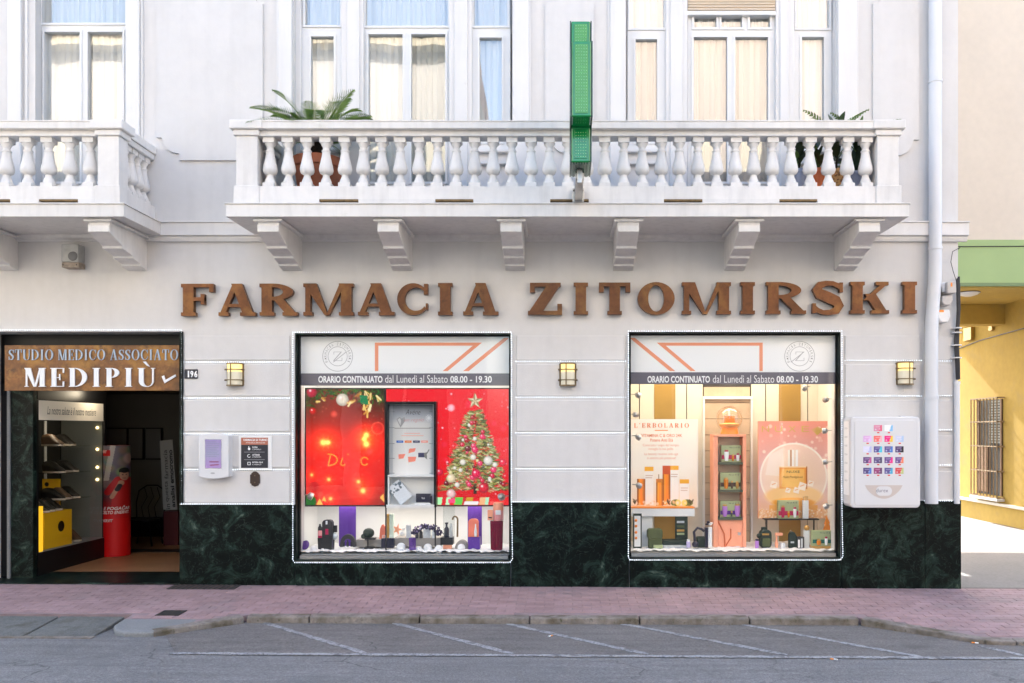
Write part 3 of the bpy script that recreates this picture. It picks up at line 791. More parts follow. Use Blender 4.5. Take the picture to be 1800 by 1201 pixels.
# piers between the windows of a bay, aprons below the narrow ones
for a, b in ((517, 530), (601, 640), (790, 830), (1170, 1208), (1363, 1395)):
    MB().box(X(a, .1), X(b, .1), .07, .34, FZ, 8.0).obj('window_pier', M['trim'], pb, bevel=.006)
    if b - a > 30: MB().box(X(a + 8, .05), X(b - 8, .05), .045, .08, 4.26, 8.0).obj('pier_moulding', M['trim'], pb, bevel=.01)
for a, b in ((530, 601), (830, 899), (1102, 1170), (1395, 1468)):
    MB().box(X(a, .1) - .01, X(b, .1) + .01, .09, .34, FZ, Z(262.5, .1)).obj('window_apron', M['trim'], pb)
    for py in (264, 285):
        MB().box(X(a, .05), X(b, .05), .03, .095, Z(py + 4, .05), Z(py, .05)).obj('apron_moulding', M['trim'], pb, bevel=.006)
for x0, x1, z0, z1 in BAYS:     # rooms behind the upper windows
    r = MB(); a, b, c, d = x0 - .15, x1 + .15, FZ - .05, 8.1
    r.quad((a,3,c),(b,3,c),(b,3,d),(a,3,d)); r.quad((a,.34,c),(a,3,c),(a,3,d),(a,.34,d)); r.quad((b,.34,c),(b,3,c),(b,3,d),(b,.34,d)); r.quad((a,.34,c),(b,.34,c),(b,3,c),(a,3,c)); r.quad((a,.34,d),(b,.34,d),(b,3,d),(a,3,d))
    r.obj('room', M['room'], pb, fix=False)
# banded blocks on the piers of the ground floor
rows = [(590, 634), (640, 697), (703, 759), (765, 822), (828, 884)]
for a, b in ((-330, -40), (325, 510), (908, 1098), (1485, 1617), (1623, 1675)):
    for c, d in rows:
        MB().box(X(a), X(b), -.016, .01, Z(d) + .004, Z(c) - .004).obj('wall_block', M['plaster'], pb, bevel=.006)
# green marble plinth
def mpanel(a, b, top, y0=-.03):
    MB().box(X(a) + .003, X(b) - .003, y0, .0, -.25, Z(top)).obj('marble_panel', M['marble'], pb, bevel=.003)
mpanel(-400, -30, 887); mpanel(318, 520, 887); mpanel(520, 898, 989); mpanel(898, 1106, 883); mpanel(1106, 1478, 985); mpanel(1478, 1624, 880); mpanel(1624, 1688, 880)
MB().box(XR + .001, XR + .03, .0, 8.6, -.25, Z(880)).obj('marble_panel', M['marble'], pb)
for a, b, t in ((318, 520, 887), (898, 1106, 883), (1478, 1684, 880)):
    MB().box(X(a), X(b), -.034, .005, Z(t) + .0005, Z(t) + .012).obj('plinth_capping', M['trim'], pb, bevel=.004)

M['slotbrown'] = mat('brown_slot', (.2, .13, .06), .9, var=[(30, .3)])  # brown colour for the strip along the top of each slot
# ------------------------------------------------------------------ balconies
def baluster_mesh():
    h = .54; q = .062
    mb = MB().box(-q, q, -q, q, 0, .05).box(-q*.96, q*.96, -q*.96, q*.96, h - .055, h)
    mb.lathe(0, 0, 0, [(.061, .0502), (.058, .07), (.048, .095), (.037, .12), (.036, .142), (.048, .15), (.067, .162), (.077, .188), (.078, .205), (.072, .24), (.06, .29), (.049, .34), (.044, .375), (.044, .39),
                       (.049, .395), (.049, .408), (.038, .413), (.036, .43), (.04, .447), (.052, .465), (.058, .4845)], 14)
    return mb.mesh('baluster', M['stone_white'], smooth=40)
bm_ = baluster_mesh()
def bracket(parent, xc):
    hw = .115; prof = [(0, 4.096), (-.82, 4.096), (-.82, 4.05), (-.84, 4.02), (-.84, 3.955), (-.56, 3.862), (-.555, 3.835), (-.335, 3.798), (-.33, 3.772), (-.155, 3.742), (-.15, 3.718), (0, 3.69)]
    mb = MB().prism_x(prof, xc - hw, xc + hw)
    o = mb.obj('bracket', M['stone_white'], parent, bevel=.006)
    cap = MB().box(xc - hw - .045, xc + hw + .045, -.862, -.002, 4.062, 4.0945)
    cap.obj('bracket_cap', M['stone_white'], parent, bevel=.016)
def balcony(x0, x1, fx0, n, brackets, slots, left, right):
    sl = MB().box(x0, x1, -.909, -.001, 4.099, 4.232).box(x0 - .014, x1 + .014, -.923, -.0005, 4.2325, 4.246)
    sl = sl.obj('balcony', M['stone_white'], pb, bevel=.004)
    P = sl
    xa = x0 + .085 if left else x0; xb = x1 - .085 if right else x1
    hs = [(a, b, 4.252, 4.302) for a, b in slots]
    MB().holes(xa, xb, 4.2465, 4.44, hs, -.85, -.66, outer=True).obj('balustrade_base', M['stone_white'], P, fix=False)
    for a, b in slots: MB().box(a + .001, b - .001, -.845, -.665, 4.282, 4.3015).obj('slot_lining', M['slotbrown'], P)
    pw = .23
    xr0 = xa + (pw if left else 0); xr1 = xb - (pw if right else 0)
    rl = MB().prism_x([(-.87, 5.046), (-.885, 5.052), (-.885, 5.118), (-.892, 5.122), (-.892, 5.135), (-.61, 5.135), (-.61, 5.046)], xr0 - .01, xr1 + .01)
    rl.prism_x([(-.83, 4.981), (-.845, 4.984), (-.845, 5.008), (-.826, 5.012), (-.826, 5.0455), (-.66, 5.0455), (-.66, 4.981)], xr0, xr1)
    rl.obj('handrail', M['stone_white'], P)
    for i in range(n):
        xx = fx0 + i * (32.7 if left else 37.0) / 1500.0 * 9.24
        inst(bm_, 'baluster', P, (xx + rnd.uniform(-.004, .004), -.755, 4.4405), (0, 0, rnd.uniform(-.06, .06)))
    peds = ([xa + pw/2] if left else []) + ([xb - pw/2] if right else [])
    for xp in peds:
        p = MB().box(xp - pw/2 - .02, xp + pw/2 + .02, -.872, -.64, 4.2467, 4.445).box(xp - pw/2, xp + pw/2, -.85, -.66, 4.4452, 4.98)
        p.obj('pedestal', M['stone_white'], P, bevel=.006)
        MB().box(xp - pw/2 - .025, xp + pw/2 + .025, -.872, -.635, 4.9802, 5.044).box(xp - pw/2 - .06, xp + pw/2 + .06, -.9, -.61, 5.0442, 5.14).obj('pedestal_cap', M['stone_white'], P, bevel=.012)
    for side, xp in (('l', peds[0] if left else None), ('r', peds[-1] if right else None)):
        if xp is None: continue
        MB().box(xp - .1, xp + .1, -.638, -.003, 4.2468, 4.44).obj('side_base', M['stone_white'], P, bevel=.004)
        MB().box(xp - .115, xp + .115, -.608, -.003, 5.045, 5.134).box(xp - .095, xp + .095, -.632, -.003, 4.981, 5.0448).obj('side_handrail', M['stone_white'], P, bevel=.008)
        for k in range(4): inst(bm_, 'baluster', P, (xp, -.53 + k * .145, 4.4405))
    for xc in brackets: bracket(P, xc)
    # coffer moulding under the slab, along the wall
    MB().prism_x([(-.003, 4.03), (-.09, 4.06), (-.1, 4.0975), (-.003, 4.0975)], x0 + .15, x1 - .15).obj('soffit_moulding', M['stone_white'], P)
    return P
sx = lambda px: (px - 990) / 1500.0 * 9.15
balcony(X(397, -.909), X(1598, -.909), (475 - 990) / 1500 * 9.24, 33, [-3.17, -1.88, -.56, .70, 2.0, 3.29], [(sx(a), sx(b)) for a, b in ((561, 630), (765, 832), (967, 1035), (1167, 1235), (1370, 1437))], True, True)
bx = (159.5 - 990) / 1500 * 9.24
balcony(-9.2, X(218, -.909), bx - 18 * 37.0 / 1500 * 9.24, 19, [-6.5, -4.99, -8.0], [(sx(-115), sx(-50)), (sx(-55) + .1, sx(18)), (sx(68), sx(137))], False, True)

# ------------------------------------------------------------------ shop windows
def shop_window(W, top_px, bot_px):
    x0, x1, z0, z1 = W
    fr = MB().holes(x0 + .002, x1 - .002, z0 + .002, z1 - .002, [(x0 + .024, x1 - .018, z0 + .05, z1 - .024)], .055, .11, outer=True)
    f = fr.obj('display_window', M['black'], pb, fix=False)
    rv = MB().holes(x0 - .004, x1 + .004, z0 - .004, z1 + .004, [(x0 + .007, x1 - .007, z0 + .012, z1 - .009)], -.036, .054, outer=True)
    rv.obj('marble_reveal', M['marble'], f, fix=False)
    MB().quad((x0 + .02, .075, z0 + .045), (x1 - .014, .075, z0 + .045), (x1 - .014, .075, z1 - .02), (x0 + .02, .075, z1 - .02)).obj('pane', M['pane'], f, fix=False)
    MB().box(x0 + .03, x1 - .03, .03, .056, z0 + .0125, z0 + .05).obj('window_sill', M['steel'], f)
    return f
f1 = shop_window(W1, 587, 985); f2 = shop_window(W2, 585, 981)
def display_box(W, m_back, m_floor, f):
    x0, x1, z0, z1 = W; a, b, y1 = x0 - .05, x1 + .05, 1.05; zf = z0 + .05
    r = MB(); r.quad((a,y1,zf),(b,y1,zf),(b,y1,z1+.1),(a,y1,z1+.1)); r.quad((a,.112,zf),(a,y1,zf),(a,y1,z1+.1),(a,.112,z1+.1)); r.quad((b,.112,zf),(b,y1,zf),(b,y1,z1+.1),(b,.112,z1+.1)); r.quad((a,.112,z1+.1),(b,.112,z1+.1),(b,y1,z1+.1),(a,y1,z1+.1))
    r.obj('display_lining', m_back, f, fix=False)
    MB().box(a, b, .112, y1, zf - .06, zf).obj('display_floor', m_floor, f)
M['lining'] = mat('warm_white_lining', (.72, .69, .63), .8)
display_box(W1, M['white'], M['white'], f1); display_box(W2, M['lining'], M['lining'], f2)
# printed pelmet behind the glass: white sheet, orange lines, grey band, lettering, round emblem
def pelmet(f, x0, x1, y0, yb, y2, mir, tx):
    y = .095
    MB().box(X(x0, y), X(x1, y), y, y + .01, Z(yb, y), Z(y0, y)).obj('pelmet_sheet', M['inkw'], f)
    MB().box(X(x0, y), X(x1, y), y, y + .01, Z(y2, y), Z(yb, y) - .0005).obj('pelmet_band', M['band'], f)
    yy = y - .0015
    def mp(p): return (x1 - (p - 527) * (x1 - x0) / 366 if mir else p)
    def poly(pts): MB().prism_y([(X(mp(a), yy), Z(b, yy)) for a, b in pts], yy, y - .0002).obj('orange_line', M['inko'], f)
    o = 0 if not mir else 0
    poly([(659, 602.5), (847, 602.5), (840, 607.8), (665, 607.8), (665, 652.5), (659, 652.5)])
    poly([(840, 607.8), (847, 602.5), (787, 652.5), (778, 652.5), (831, 607.9)])
    poly([(886, 594), (893, 594), (893, 596), (824, 652.5), (814, 652.5)])
    cx, cy = mp(593.5), 626.5
    for r, wd in ((26.5, .5), (17, .45)):
        pr = []
        for k in range(48):
            a = 2 * math.pi * k / 48
            pr.append(((X(cx, yy) + (r + wd) / 150 * math.cos(a), Z(cy, yy) + (r + wd) / 150 * math.sin(a)), (X(cx, yy) + (r - wd) / 150 * math.cos(a), Z(cy, yy) + (r - wd) / 150 * math.sin(a))))
        MB().strip(pr, yy, y - .0002, True).obj('emblem_ring', M['inkg'], f)
    letter('Z', X(cx - 8, yy), X(cx + 8, yy), Z(cy + 8, yy), Z(cy - 8, yy), yy, y - .0002, (.09, .05, .04, .03)).obj('emblem_letter', M['inkg'], f)
    MB().strip([((X(cx - 12), Z(cy + 9)), (X(cx - 11), Z(cy + 9.6))), ((X(cx + 11.5), Z(cy - 9.6)), (X(cx + 12.5), Z(cy - 9)))], yy - .001, y - .0002).obj('emblem_slash', M['inkg'], f)
    ring = 'FARMACIA ZITOMIRSKI'
    for k, ch in enumerate(ring):
        if ch == ' ': continue
        an = R(205 - 230 * k / (len(ring) - 1)); c = (X(cx, yy) + 21.7 / 150 * math.cos(an), Z(cy, yy) + 21.7 / 150 * math.sin(an)); t = an - math.pi / 2
        hw, hh = 1.7 / 150, 2.4 / 150
        text(ch, -hw * (.4 if ch == 'I' else 1), hw * (.4 if ch == 'I' else 1), -hh, hh, 0, M['inkg'], f, name='emblem_text', fn=lambda u, v, c=c, t=t: (c[0] + u * math.cos(t) - v * math.sin(t), yy, c[1] + u * math.sin(t) + v * math.cos(t)))
    for sgn in (-1, 1): MB().lathe(0, 0, 0, [(.006, 0), (.006, .002)], 10).obj('emblem_dot', M['inkd'], f, rot=((0, 0, 0), (R(90), 0, 0))).location = (X(cx + sgn * 21.5, yy), yy + .001, Z(cy + 4, yy))
    for st, a, b, bo, h in (('ORARIO CONTINUATO', tx[0], tx[1], .03, (661, 673)), ('dal Lunedì al Sabato', tx[2], tx[3], -.004, (659.5, 673)), ('08.00 - 19.30', tx[4], tx[5], .02, (661, 673))):
        ptext(st, a, b, h[0], h[1], yy, M['inkw'], f, bold=bo, name='opening_hours')
pelmet(f1, 526, 895.5, 591, 656.5, 678, False, (559.5, 672.5, 677, 787, 791.5, 864.5))
pelmet(f2, 1109, 1471.5, 589, 654.5, 675.5, True, (1138, 1248, 1253, 1361, 1365, 1438))

# ------------------------------------------------------------------ bronze letters of the shop name
sign = thing('shop_name_sign', 'large raised copper letters spelling FARMACIA ZITOMIRSKI across the facade', 'sign', (X(970), -.05, Z(556)))
WT = (.33, .165, .11, .06)
for ch, a, b in (('F', 318, 375), ('A', 384, 449), ('R', 456, 523), ('M', 533, 621), ('A', 629, 693), ('C', 698, 752), ('I', 764, 801), ('A', 814, 876),
                 ('Z', 928, 988), ('I', 1003, 1039), ('T', 1053, 1108), ('O', 1121, 1186), ('M', 1199, 1285), ('I', 1293, 1336), ('R', 1347, 1417), ('S', 1428, 1483), ('K', 1495, 1563), ('I', 1578, 1621)):
    y = -.085; t = (a - 318) / 1300; z1 = 499 - 4 * t; z0 = 555.5 - 4.5 * t
    letter(ch, X(a, y), X(b, y), Z(z0, y), Z(z1, y), y, y + .065, WT).obj('letter', M['bronze'], sign)
# ------------------------------------------------------------------ entrance
ex0, ex1 = -6.40, X(318)
ent = MB()
EY, EZ = 4.2, 2.42      # back of the hall, ceiling
hall = MB()
hall.quad((ex0, .35, -.02), (ex0, EY, -.02), (ex0, EY, EZ), (ex0, .35, EZ)) if False else None
# right wall, back wall, ceiling
hall.quad((ex1 + .02, .3, -.1), (ex1 + .02, EY, -.1), (ex1 + .02, EY, EZ), (ex1 + .02, .3, EZ))
hall.quad((-7.6, EY, -.1), (ex1 + .1, EY, -.1), (ex1 + .1, EY, EZ), (-7.6, EY, EZ))
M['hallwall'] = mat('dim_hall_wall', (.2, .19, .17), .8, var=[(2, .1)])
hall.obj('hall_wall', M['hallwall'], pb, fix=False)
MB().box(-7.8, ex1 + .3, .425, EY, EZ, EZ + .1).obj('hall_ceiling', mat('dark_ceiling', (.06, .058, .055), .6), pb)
MB().box(-7.8, ex1 + .019, .68, EY, -.12, gz(-5.5) + .035).obj('hall_floor', M['wood'], pb)
# dark stone threshold (sloping) and a dark mat bar across the floor
MB().prism_x([(-.03, -.06), (-.03, gz(-5.5) + .012), (.679, gz(-5.5) + .034), (.679, -.06)], X(-30), ex1 - .003).obj('threshold', M['marble'], pb, bevel=.004)
MB().box(-6.35, ex1 + .0, 2.35, 2.6, gz(-5.5) + .0355, gz(-5.5) + .05).obj('door_track', M['black'], pb)
# skirting
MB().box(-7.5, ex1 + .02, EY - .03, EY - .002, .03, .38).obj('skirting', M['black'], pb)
# jambs of green marble
MB().box(ex1 - .003, ex1 + .03, -.031, .36, -.2, Z(583) - .002).obj('marble_jamb', M['marble'], pb)
jx0, jx1 = X(22, .3), X(61, .3)
MB().box(jx0, jx1, .27, .34, -.1, EZ).obj('marble_jamb', M['marble'], pb, bevel=.004)
MB().box(jx0 - .035, jx0 - .004, .25, .34, -.1, EZ).obj('jamb_strip', M['slab'], pb)
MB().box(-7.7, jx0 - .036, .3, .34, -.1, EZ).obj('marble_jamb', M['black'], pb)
MB().box(X(-28), ex1 - .004, .3, .42, EZ - .03, Z(583) + .3).obj('lintel_back', M['black'], pb)  # black panel stands in for the dark space above the sign
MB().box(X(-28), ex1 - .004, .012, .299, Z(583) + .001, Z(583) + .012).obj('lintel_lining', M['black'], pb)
# sign over the entrance
es = thing('studio_sign', 'rusty bronze sign board reading STUDIO MEDICO ASSOCIATO MEDIPIÙ above the entrance', 'sign', (X(160), .06, Z(687, .06)))
MB().box(X(8, .06), X(315, .06), .06, .09, Z(687, .06), Z(607, .06)).obj('board', M['corten'], es, bevel=.003)
M['bluegrey'] = mat('blue_grey_letter', (.32, .4, .5), .4, metal=.2)
M['whiteletter'] = mat('white_letter', (.8, .82, .85), .5)
def word(st, px0, px1, py0, py1, y, m, parent, wt, depth, gap=.16, widths=None, name='letter'):
    wd = {'I': .45, 'M': 1.05, 'A': .85, 'O': .95, 'C': .82, 'S': .62, 'T': .78, 'U': .85, 'D': .9, 'E': .68, 'P': .68, 'L': .68, 'R': .8, 'B': .75, 'Z': .75, "'": .2, ' ': .3, 'N': .9, 'X': .85}
    tot = sum(wd[c] for c in st) + gap * (len(st) - 1); x = 0; k = (px1 - px0) / tot
    for c in st:
        if c != ' ':
            a, b = px0 + x * k, px0 + (x + wd[c]) * k
            letter(c, X(a, y), X(b, y), Z(py1, y), Z(py0, y), y, y + depth, wt).obj(name, m, parent)
        x += wd[c] + gap
word('STUDIO MEDICO ASSOCIATO', 15, 313, 614.5, 633, .048, M['bluegrey'], es, (.15, .06, .035, .045), .011)
word('MEDIPIU', 43, 272, 647, 680, .045, M['whiteletter'], es, (.25, .085, .04, .06), .014, gap=.24)
y = .045
MB().strip([((X(251, y), Z(636, y)), (X(256, y), Z(635.5, y))), ((X(258, y), Z(643, y)), (X(263, y), Z(645, y)))], y, y + .014).obj('accent', M['whiteletter'], es)
MB().strip([((X(284, y), Z(662, y)), (X(288, y), Z(660, y))), ((X(289, y), Z(674, y)), (X(290.5, y), Z(668, y))), ((X(309, y), Z(662, y)), (X(308, y), Z(658.5, y)))], y, y + .014).obj('tick_mark', M['whiteletter'], es)
# showcase in the left wall of the entrance: opening in the plane x = ex0, from y 0.36 to 1.85
sy0, sy1, sz0, sz1 = .36, 1.85, .33, 2.2
cx = -6.38; cb = -6.98
sc = thing('shoe_showcase', 'lit glass shoe showcase with black frame set into the entrance wall', 'showcase', (cx, 1.1, .03))
M['caseback'] = mat('showcase_lining', (.035, .036, .033), .7); M['caseside'] = mat('showcase_side', (.2, .215, .2), .6)
MB().box(cx - .05, cx, sy0, sy1 + .02, .0, sz0).obj('base', M['black'], sc)
MB().box(cb - .3, cx, sy1 + .02, sy1 + .08, .0, EZ - .001).obj('end_post', M['black'], sc)
MB().box(cx - .05, cx, sy0, sy1 + .02, sz1 + .001, EZ - .001).obj('head', M['black'], sc)
MB().box(cx - .04, cx, sy0 - .02, sy0 + .02, sz0, sz1).obj('near_post', M['black'], sc)
MB().quad((cb, sy0, sz0), (cb, sy1, sz0), (cb, sy1, sz1), (cb, sy0, sz1)).obj('back_panel', M['caseback'], sc, fix=False)
MB().quad((cb, sy1 + .015, sz0), (cx - .03, sy1 + .015, sz0), (cx - .03, sy1 + .015, sz1), (cb, sy1 + .015, sz1)).obj('end_panel', M['caseside'], sc, fix=False)
MB().box(cb, cx - .01, sy0, sy1 + .014, sz0 - .03, sz0 + .004).obj('shelf_floor', M['slab'], sc)
MB().box(cb, cx - .01, sy0, sy1, sz1 - .02, sz1).obj('case_top', M['black'], sc)
MB().quad((cx - .012, sy0 + .02, sz0), (cx - .012, sy1, sz0), (cx - .012, sy1, sz1), (cx - .012, sy0 + .02, sz1)).obj('pane', M['pane'], sc, fix=False)
hz0 = 1.95
hd = MB().box(cx - .03, cx - .006, sy0 + .03, sy1, hz0, sz1 - .01).obj('header_sign', mat('cream_header', (.8, .74, .64), .6, emit=(1, .9, .75), es=.12 / EXPM), sc)
text('La nostra salute è il nostro mestiere', .56, 1.66, 2.02, 2.12, 0, M['inkd'], hd, shear=.3, bold=-.002, name='slogan', fn=lambda u, v: (cx - .0045, u, v))
for yy in (.86, 1.42): MB().tube([(cb + .05, yy, sz0), (cb + .05, yy, hz0)], .018, 8).obj('upright', M['white'], sc)
shelves = [(1.0, 1.7, 1.62), (1.0, 1.7, 1.27), (1.0, 1.7, .92)]
for a, b, z in shelves: MB().box(cb + .06, cx - .1, a, b, z - .012, z).obj('glass_shelf', M['acryl'], sc)
bulb = mat('warm_bulb', (.9, .8, .5), .4, emit=(1, .72, .3), es=5.0 / EXPM)
for yy, zz, xx in ((.95, 1.84, cb + .03), (.95, 1.5, cb + .03), (.95, 1.2, cb + .03), (sy1 - .0, 1.86, cx - .09), (sy1, 1.56, cx - .09), (sy1, 1.31, cx - .09), (sy1, 1.14, cx - .09)):
    MB().ball((xx, yy, zz), .02, 8).obj('bulb', bulb, sc, smooth=60)
def plight(name, loc, e, r, col=(1, .85, .62)):
    l = bpy.data.lights.new(name, 'POINT'); l.energy = e; l.shadow_soft_size = r; l.color = col
    o = bpy.data.objects.new(name, l); scn.collection.objects.link(o); o.location = loc
    return o
attach(plight('showcase_lamp', (cx - .25, 1.1, 1.9), .45, .08), sc)
# shoes
def shoe_mesh(m, pale):
    mb = MB(); pts = []
    n = 12; st = []
    prof = [(0, .045, .03, .1), (.06, .048, .035, .105), (.12, .046, .03, .1), (.17, .05, .028, .07), (.22, .052, .026, .045), (.255, .042, .022, .03), (.275, .02, .02, .02)]
    for x, hw, zb, zt in prof:
        for k in range(n):
            a = 2 * math.pi * k / n; c, d = math.cos(a), math.sin(a)
            st.append((x, hw * c, max(.016, .016 + (zt - .016) * (.5 + .5 * d)) if d > -.2 else .016))
    fs = [(i*n+k, i*n+(k+1) % n, (i+1)*n+(k+1) % n, (i+1)*n+k) for i in range(len(prof)-1) for k in range(n)] + [tuple(range(n)), tuple(range((len(prof)-1)*n, len(prof)*n))]
    up = MB().add(st, fs).mesh('shoe_upper', m, smooth=60)
    so = MB().prism_z([(-.012, -.03), (-.012, .03), (.08, .046), (.2, .054), (.26, .042), (.285, 0), (.26, -.042), (.2, -.054), (.08, -.046)], lambda x, y: .0158, .0156).mesh('shoe_sole', pale)
    return up, so
M['blackleather'] = mat('black_leather', (.02, .018, .016), .35); M['brownleather'] = mat('brown_leather', (.12, .07, .04), .5); M['palesole'] = mat('pale_sole', (.6, .52, .42), .6); M['taupe'] = mat('taupe_suede', (.24, .17, .17), .8)
sh1 = shoe_mesh(M['blackleather'], M['palesole']); sh2 = shoe_mesh(M['brownleather'], M['palesole']); sh3 = shoe_mesh(M['taupe'], M['palesole'])
def shoe(k, loc, rz_, label, ry=0):
    t = thing('shoe', label, 'shoe', loc, 'shoes in the entrance showcase')
    t.rotation_euler = (0, ry, rz_); t.scale = (1.15, 1.15, 1.5)
    for me, nm in zip(k, ('upper', 'sole')):
        o = bpy.data.objects.new(nm, me); scn.collection.objects.link(o); o.parent = t
shx = cx - .38
shoe(sh2, (shx, 1.12, 1.62), R(-20), 'brown shoe on the top glass shelf of the showcase, nearer one')
shoe(sh1, (shx, 1.42, 1.62), R(-25), 'black shoe on the top glass shelf of the showcase, farther one')
shoe(sh1, (shx, 1.15, 1.27), R(-20), 'black shoe on the middle glass shelf of the showcase, nearer one')
shoe(sh1, (shx, 1.45, 1.27), R(-20), 'black pale-soled shoe on the middle glass shelf, farther one')
shoe(sh1, (shx, 1.12, .92), R(-15), 'black shoe on the lowest glass shelf of the showcase, nearer one')
shoe(sh2, (shx, 1.32, .92), R(-25), 'dark brown shoe between two others on the lowest glass shelf')
shoe(sh1, (shx, 1.52, .92), R(-25), 'black shoe on the lowest glass shelf of the showcase, farther one')
shoe(sh1, (shx - .02, 1.42, sz0 + .006), R(-30), 'black sandal lying on the showcase floor right of the yellow box')
shoe(sh2, (shx + .02, 1.6, sz0 + .006), R(-35), 'brown sandal lying on the showcase floor at its far end')
M['yellowlit'] = mat('lit_yellow_panel', s(.98, .8, .2), .4, emit=s(1, .75, .15), es=.9 / EXPM)
def xbox(name, x0, x1, y0, y1, z0, z1, m, label, cat, **k):
    t = thing(name, label, cat, ((x0+x1)/2, (y0+y1)/2, z0), **k)
    MB().box(x0, x1, y0, y1, z0, z1).obj('body', m, t, bevel=.002)
    return t
t = xbox('glowing_panel', cx - .1, cx - .02, .42, .5, sz0 + .005, sz0 + .56, M['yellowlit'], 'tall glowing yellow panel at the near edge of the showcase', 'lamp')  # a lit yellow panel, its glow put in as emission
t = xbox('shoe_box', cx - .38, cx - .08, .62, 1.22, sz0 + .005, sz0 + .46, M['yellowbox'], 'large yellow shoe box with round black badges at the bottom of the showcase', 'box')
k = MB().lathe(0, 0, 0, [(.07, 0), (.07, .001)], 24).obj('badge', M['black'], t, rot=((0, 0, 0), (0, R(90), 0))); k.location = (cx - .0798, .98, sz0 + .26)
k = MB().lathe(0, 0, 0, [(.05, 0), (.05, .001)], 24).obj('badge', M['black'], t, rot=((0, 0, 0), (R(90), 0, 0))); k.location = (cx - .22, .6195, sz0 + .3)
shoe(sh1, (cx - .36, .72, sz0 + .466), R(-10), 'black shoe on top of the large yellow shoe box, nearest one')
shoe(sh1, (cx - .36, .9, sz0 + .466), R(-20), 'black shoe on top of the large yellow shoe box, middle one')
shoe(sh1, (cx - .36, 1.08, sz0 + .466), R(-25), 'black shoe on top of the large yellow shoe box, farthest one')
shoe(sh3, (cx - .2, .5, sz0 + .3), R(80), 'taupe slipper leaning against the front of the yellow shoe box', ry=R(60))
bt = thing('insole_board', 'yellow display board with picture of an insole behind the shoe box', 'display board', (cx - .4, 1.28, sz0 + .36))
cv = Canvas(0, 0, 40, 90, 1.5, (.78, .62, .42)).rect(0, 0, 40, 22, (.92, .72, .12)).circ(10, 12, 5, (.1, .1, .1)).circ(20, 60, 6, (.12, .1, .1), ry=14).circ(22, 80, 5, (.12, .1, .1), ry=12).line((8, 30), (32, 30), 2, (.3, .2, .1)).line((8, 36), (32, 36), 2, (.3, .2, .1))
bz0, bz1 = sz0 + .005, Z(842, 1.27)
MB().box(-6.88, -6.65, 1.27, 1.29, bz0, bz1).obj('board', M['yellowbox'], bt)
me = cv.mesh('picture', lambda u, v: (-6.875 + .22 * u, 1.268, bz1 - .005 - .5 * v), M['print']); o = bpy.data.objects.new('picture', me); scn.collection.objects.link(o); attach(o, bt)
# red promotional column
ty = 2.05; tr = .195; txc = X(203, ty); tz = gz(-6.4) + .036
tt = thing('promo_column', 'tall red cardboard column with a picture of an athlete in red shirt', 'promotional stand', (txc, ty, tz))
TH = Z(783, ty) - tz
MB().lathe(txc, ty, tz, [(tr - .004, 0), (tr - .004, TH)], 32).obj('column', M['red'], tt, smooth=40)
cv = Canvas(0, 0, 60, 190, 1.5, (.86, .04, .06))
cv.vgrad([(0, (.45, .42, .47)), (40, (.4, .36, .42)), (85, (.32, .2, .24)), (100, (.55, .08, .1)), (118, (.84, .03, .05)), (190, (.86, .03, .05))])
for i in range(26): cv.circ(rnd.uniform(0, 60), rnd.uniform(0, 70), rnd.uniform(3, 9), tuple(rnd.uniform(.3, .7) for _ in range(3)), soft=5, al=.5)
cv.poly([(24, 0), (31, 0), (22, 60), (14, 60)], (.85, .82, .78), .7)
cv.circ(50, 22, 9, (.75, .62, .6), 4)
cv.poly([(34, 58), (44, 53), (60, 56), (60, 112), (24, 112), (27, 82), (20, 76)], (.72, .06, .08))
cv.line((20, 80), (34, 58), 10, (.72, .06, .08)); cv.line((26, 88), (36, 66), 6, (.72, .52, .42)); cv.circ(38, 64, 4.5, (.74, .55, .45)); cv.line((33, 75), (36, 69), 7, (.1, .1, .14))
cv.circ(43, 51, 7.5, (.76, .56, .47), ry=9); cv.circ(43, 42.5, 8, (.07, .07, .08), ry=4.5); cv.rect(35, 43, 52, 45.5, (.07, .07, .08)); cv.circ(40, 50, .9, (.15, .1, .1)); cv.circ(45.5, 50, .9, (.15, .1, .1)); cv.line((40, 56), (44, 56), 1, (.5, .25, .22))
cv.rect(6, 8, 24, 18, (.82, .05, .08))
cv.poly([(0, 112), (60, 112), (60, 124), (0, 124)], (.8, .03, .05), .6)
def cyl(u, v): a = R(-64 + (u - .5) * 176); return (txc + tr * math.cos(a), ty + tr * math.sin(a), tz + TH * (1 - v))
me = cv.mesh('wrap_print', cyl, M['print']); o = bpy.data.objects.new('wrap_print', me); scn.collection.objects.link(o); attach(o, tt)
def cylt(st, u0, u1, z0, z1, sh=.25, bo=.015):
    text(st, u0, u1, z0, z1, 0, M['inkw'], tt, bold=bo, shear=sh, fn=lambda u, v: (lambda a: (txc + (tr + .002) * math.cos(a), ty + (tr + .002) * math.sin(a), v))(R(-64 + (u - .5) * 176)))
zz = lambda py: Z(py, ty - tr)
cylt('R E POGAČAR', .14, .86, zz(897), zz(889.5)); cylt('SCELTO ENERVIT.', .14, .84, zz(904), zz(898.5)); cylt('ENERVIT', .16, .46, zz(918), zz(913)); cylt('ENERVIT', .1, .32, zz(797), zz(792))
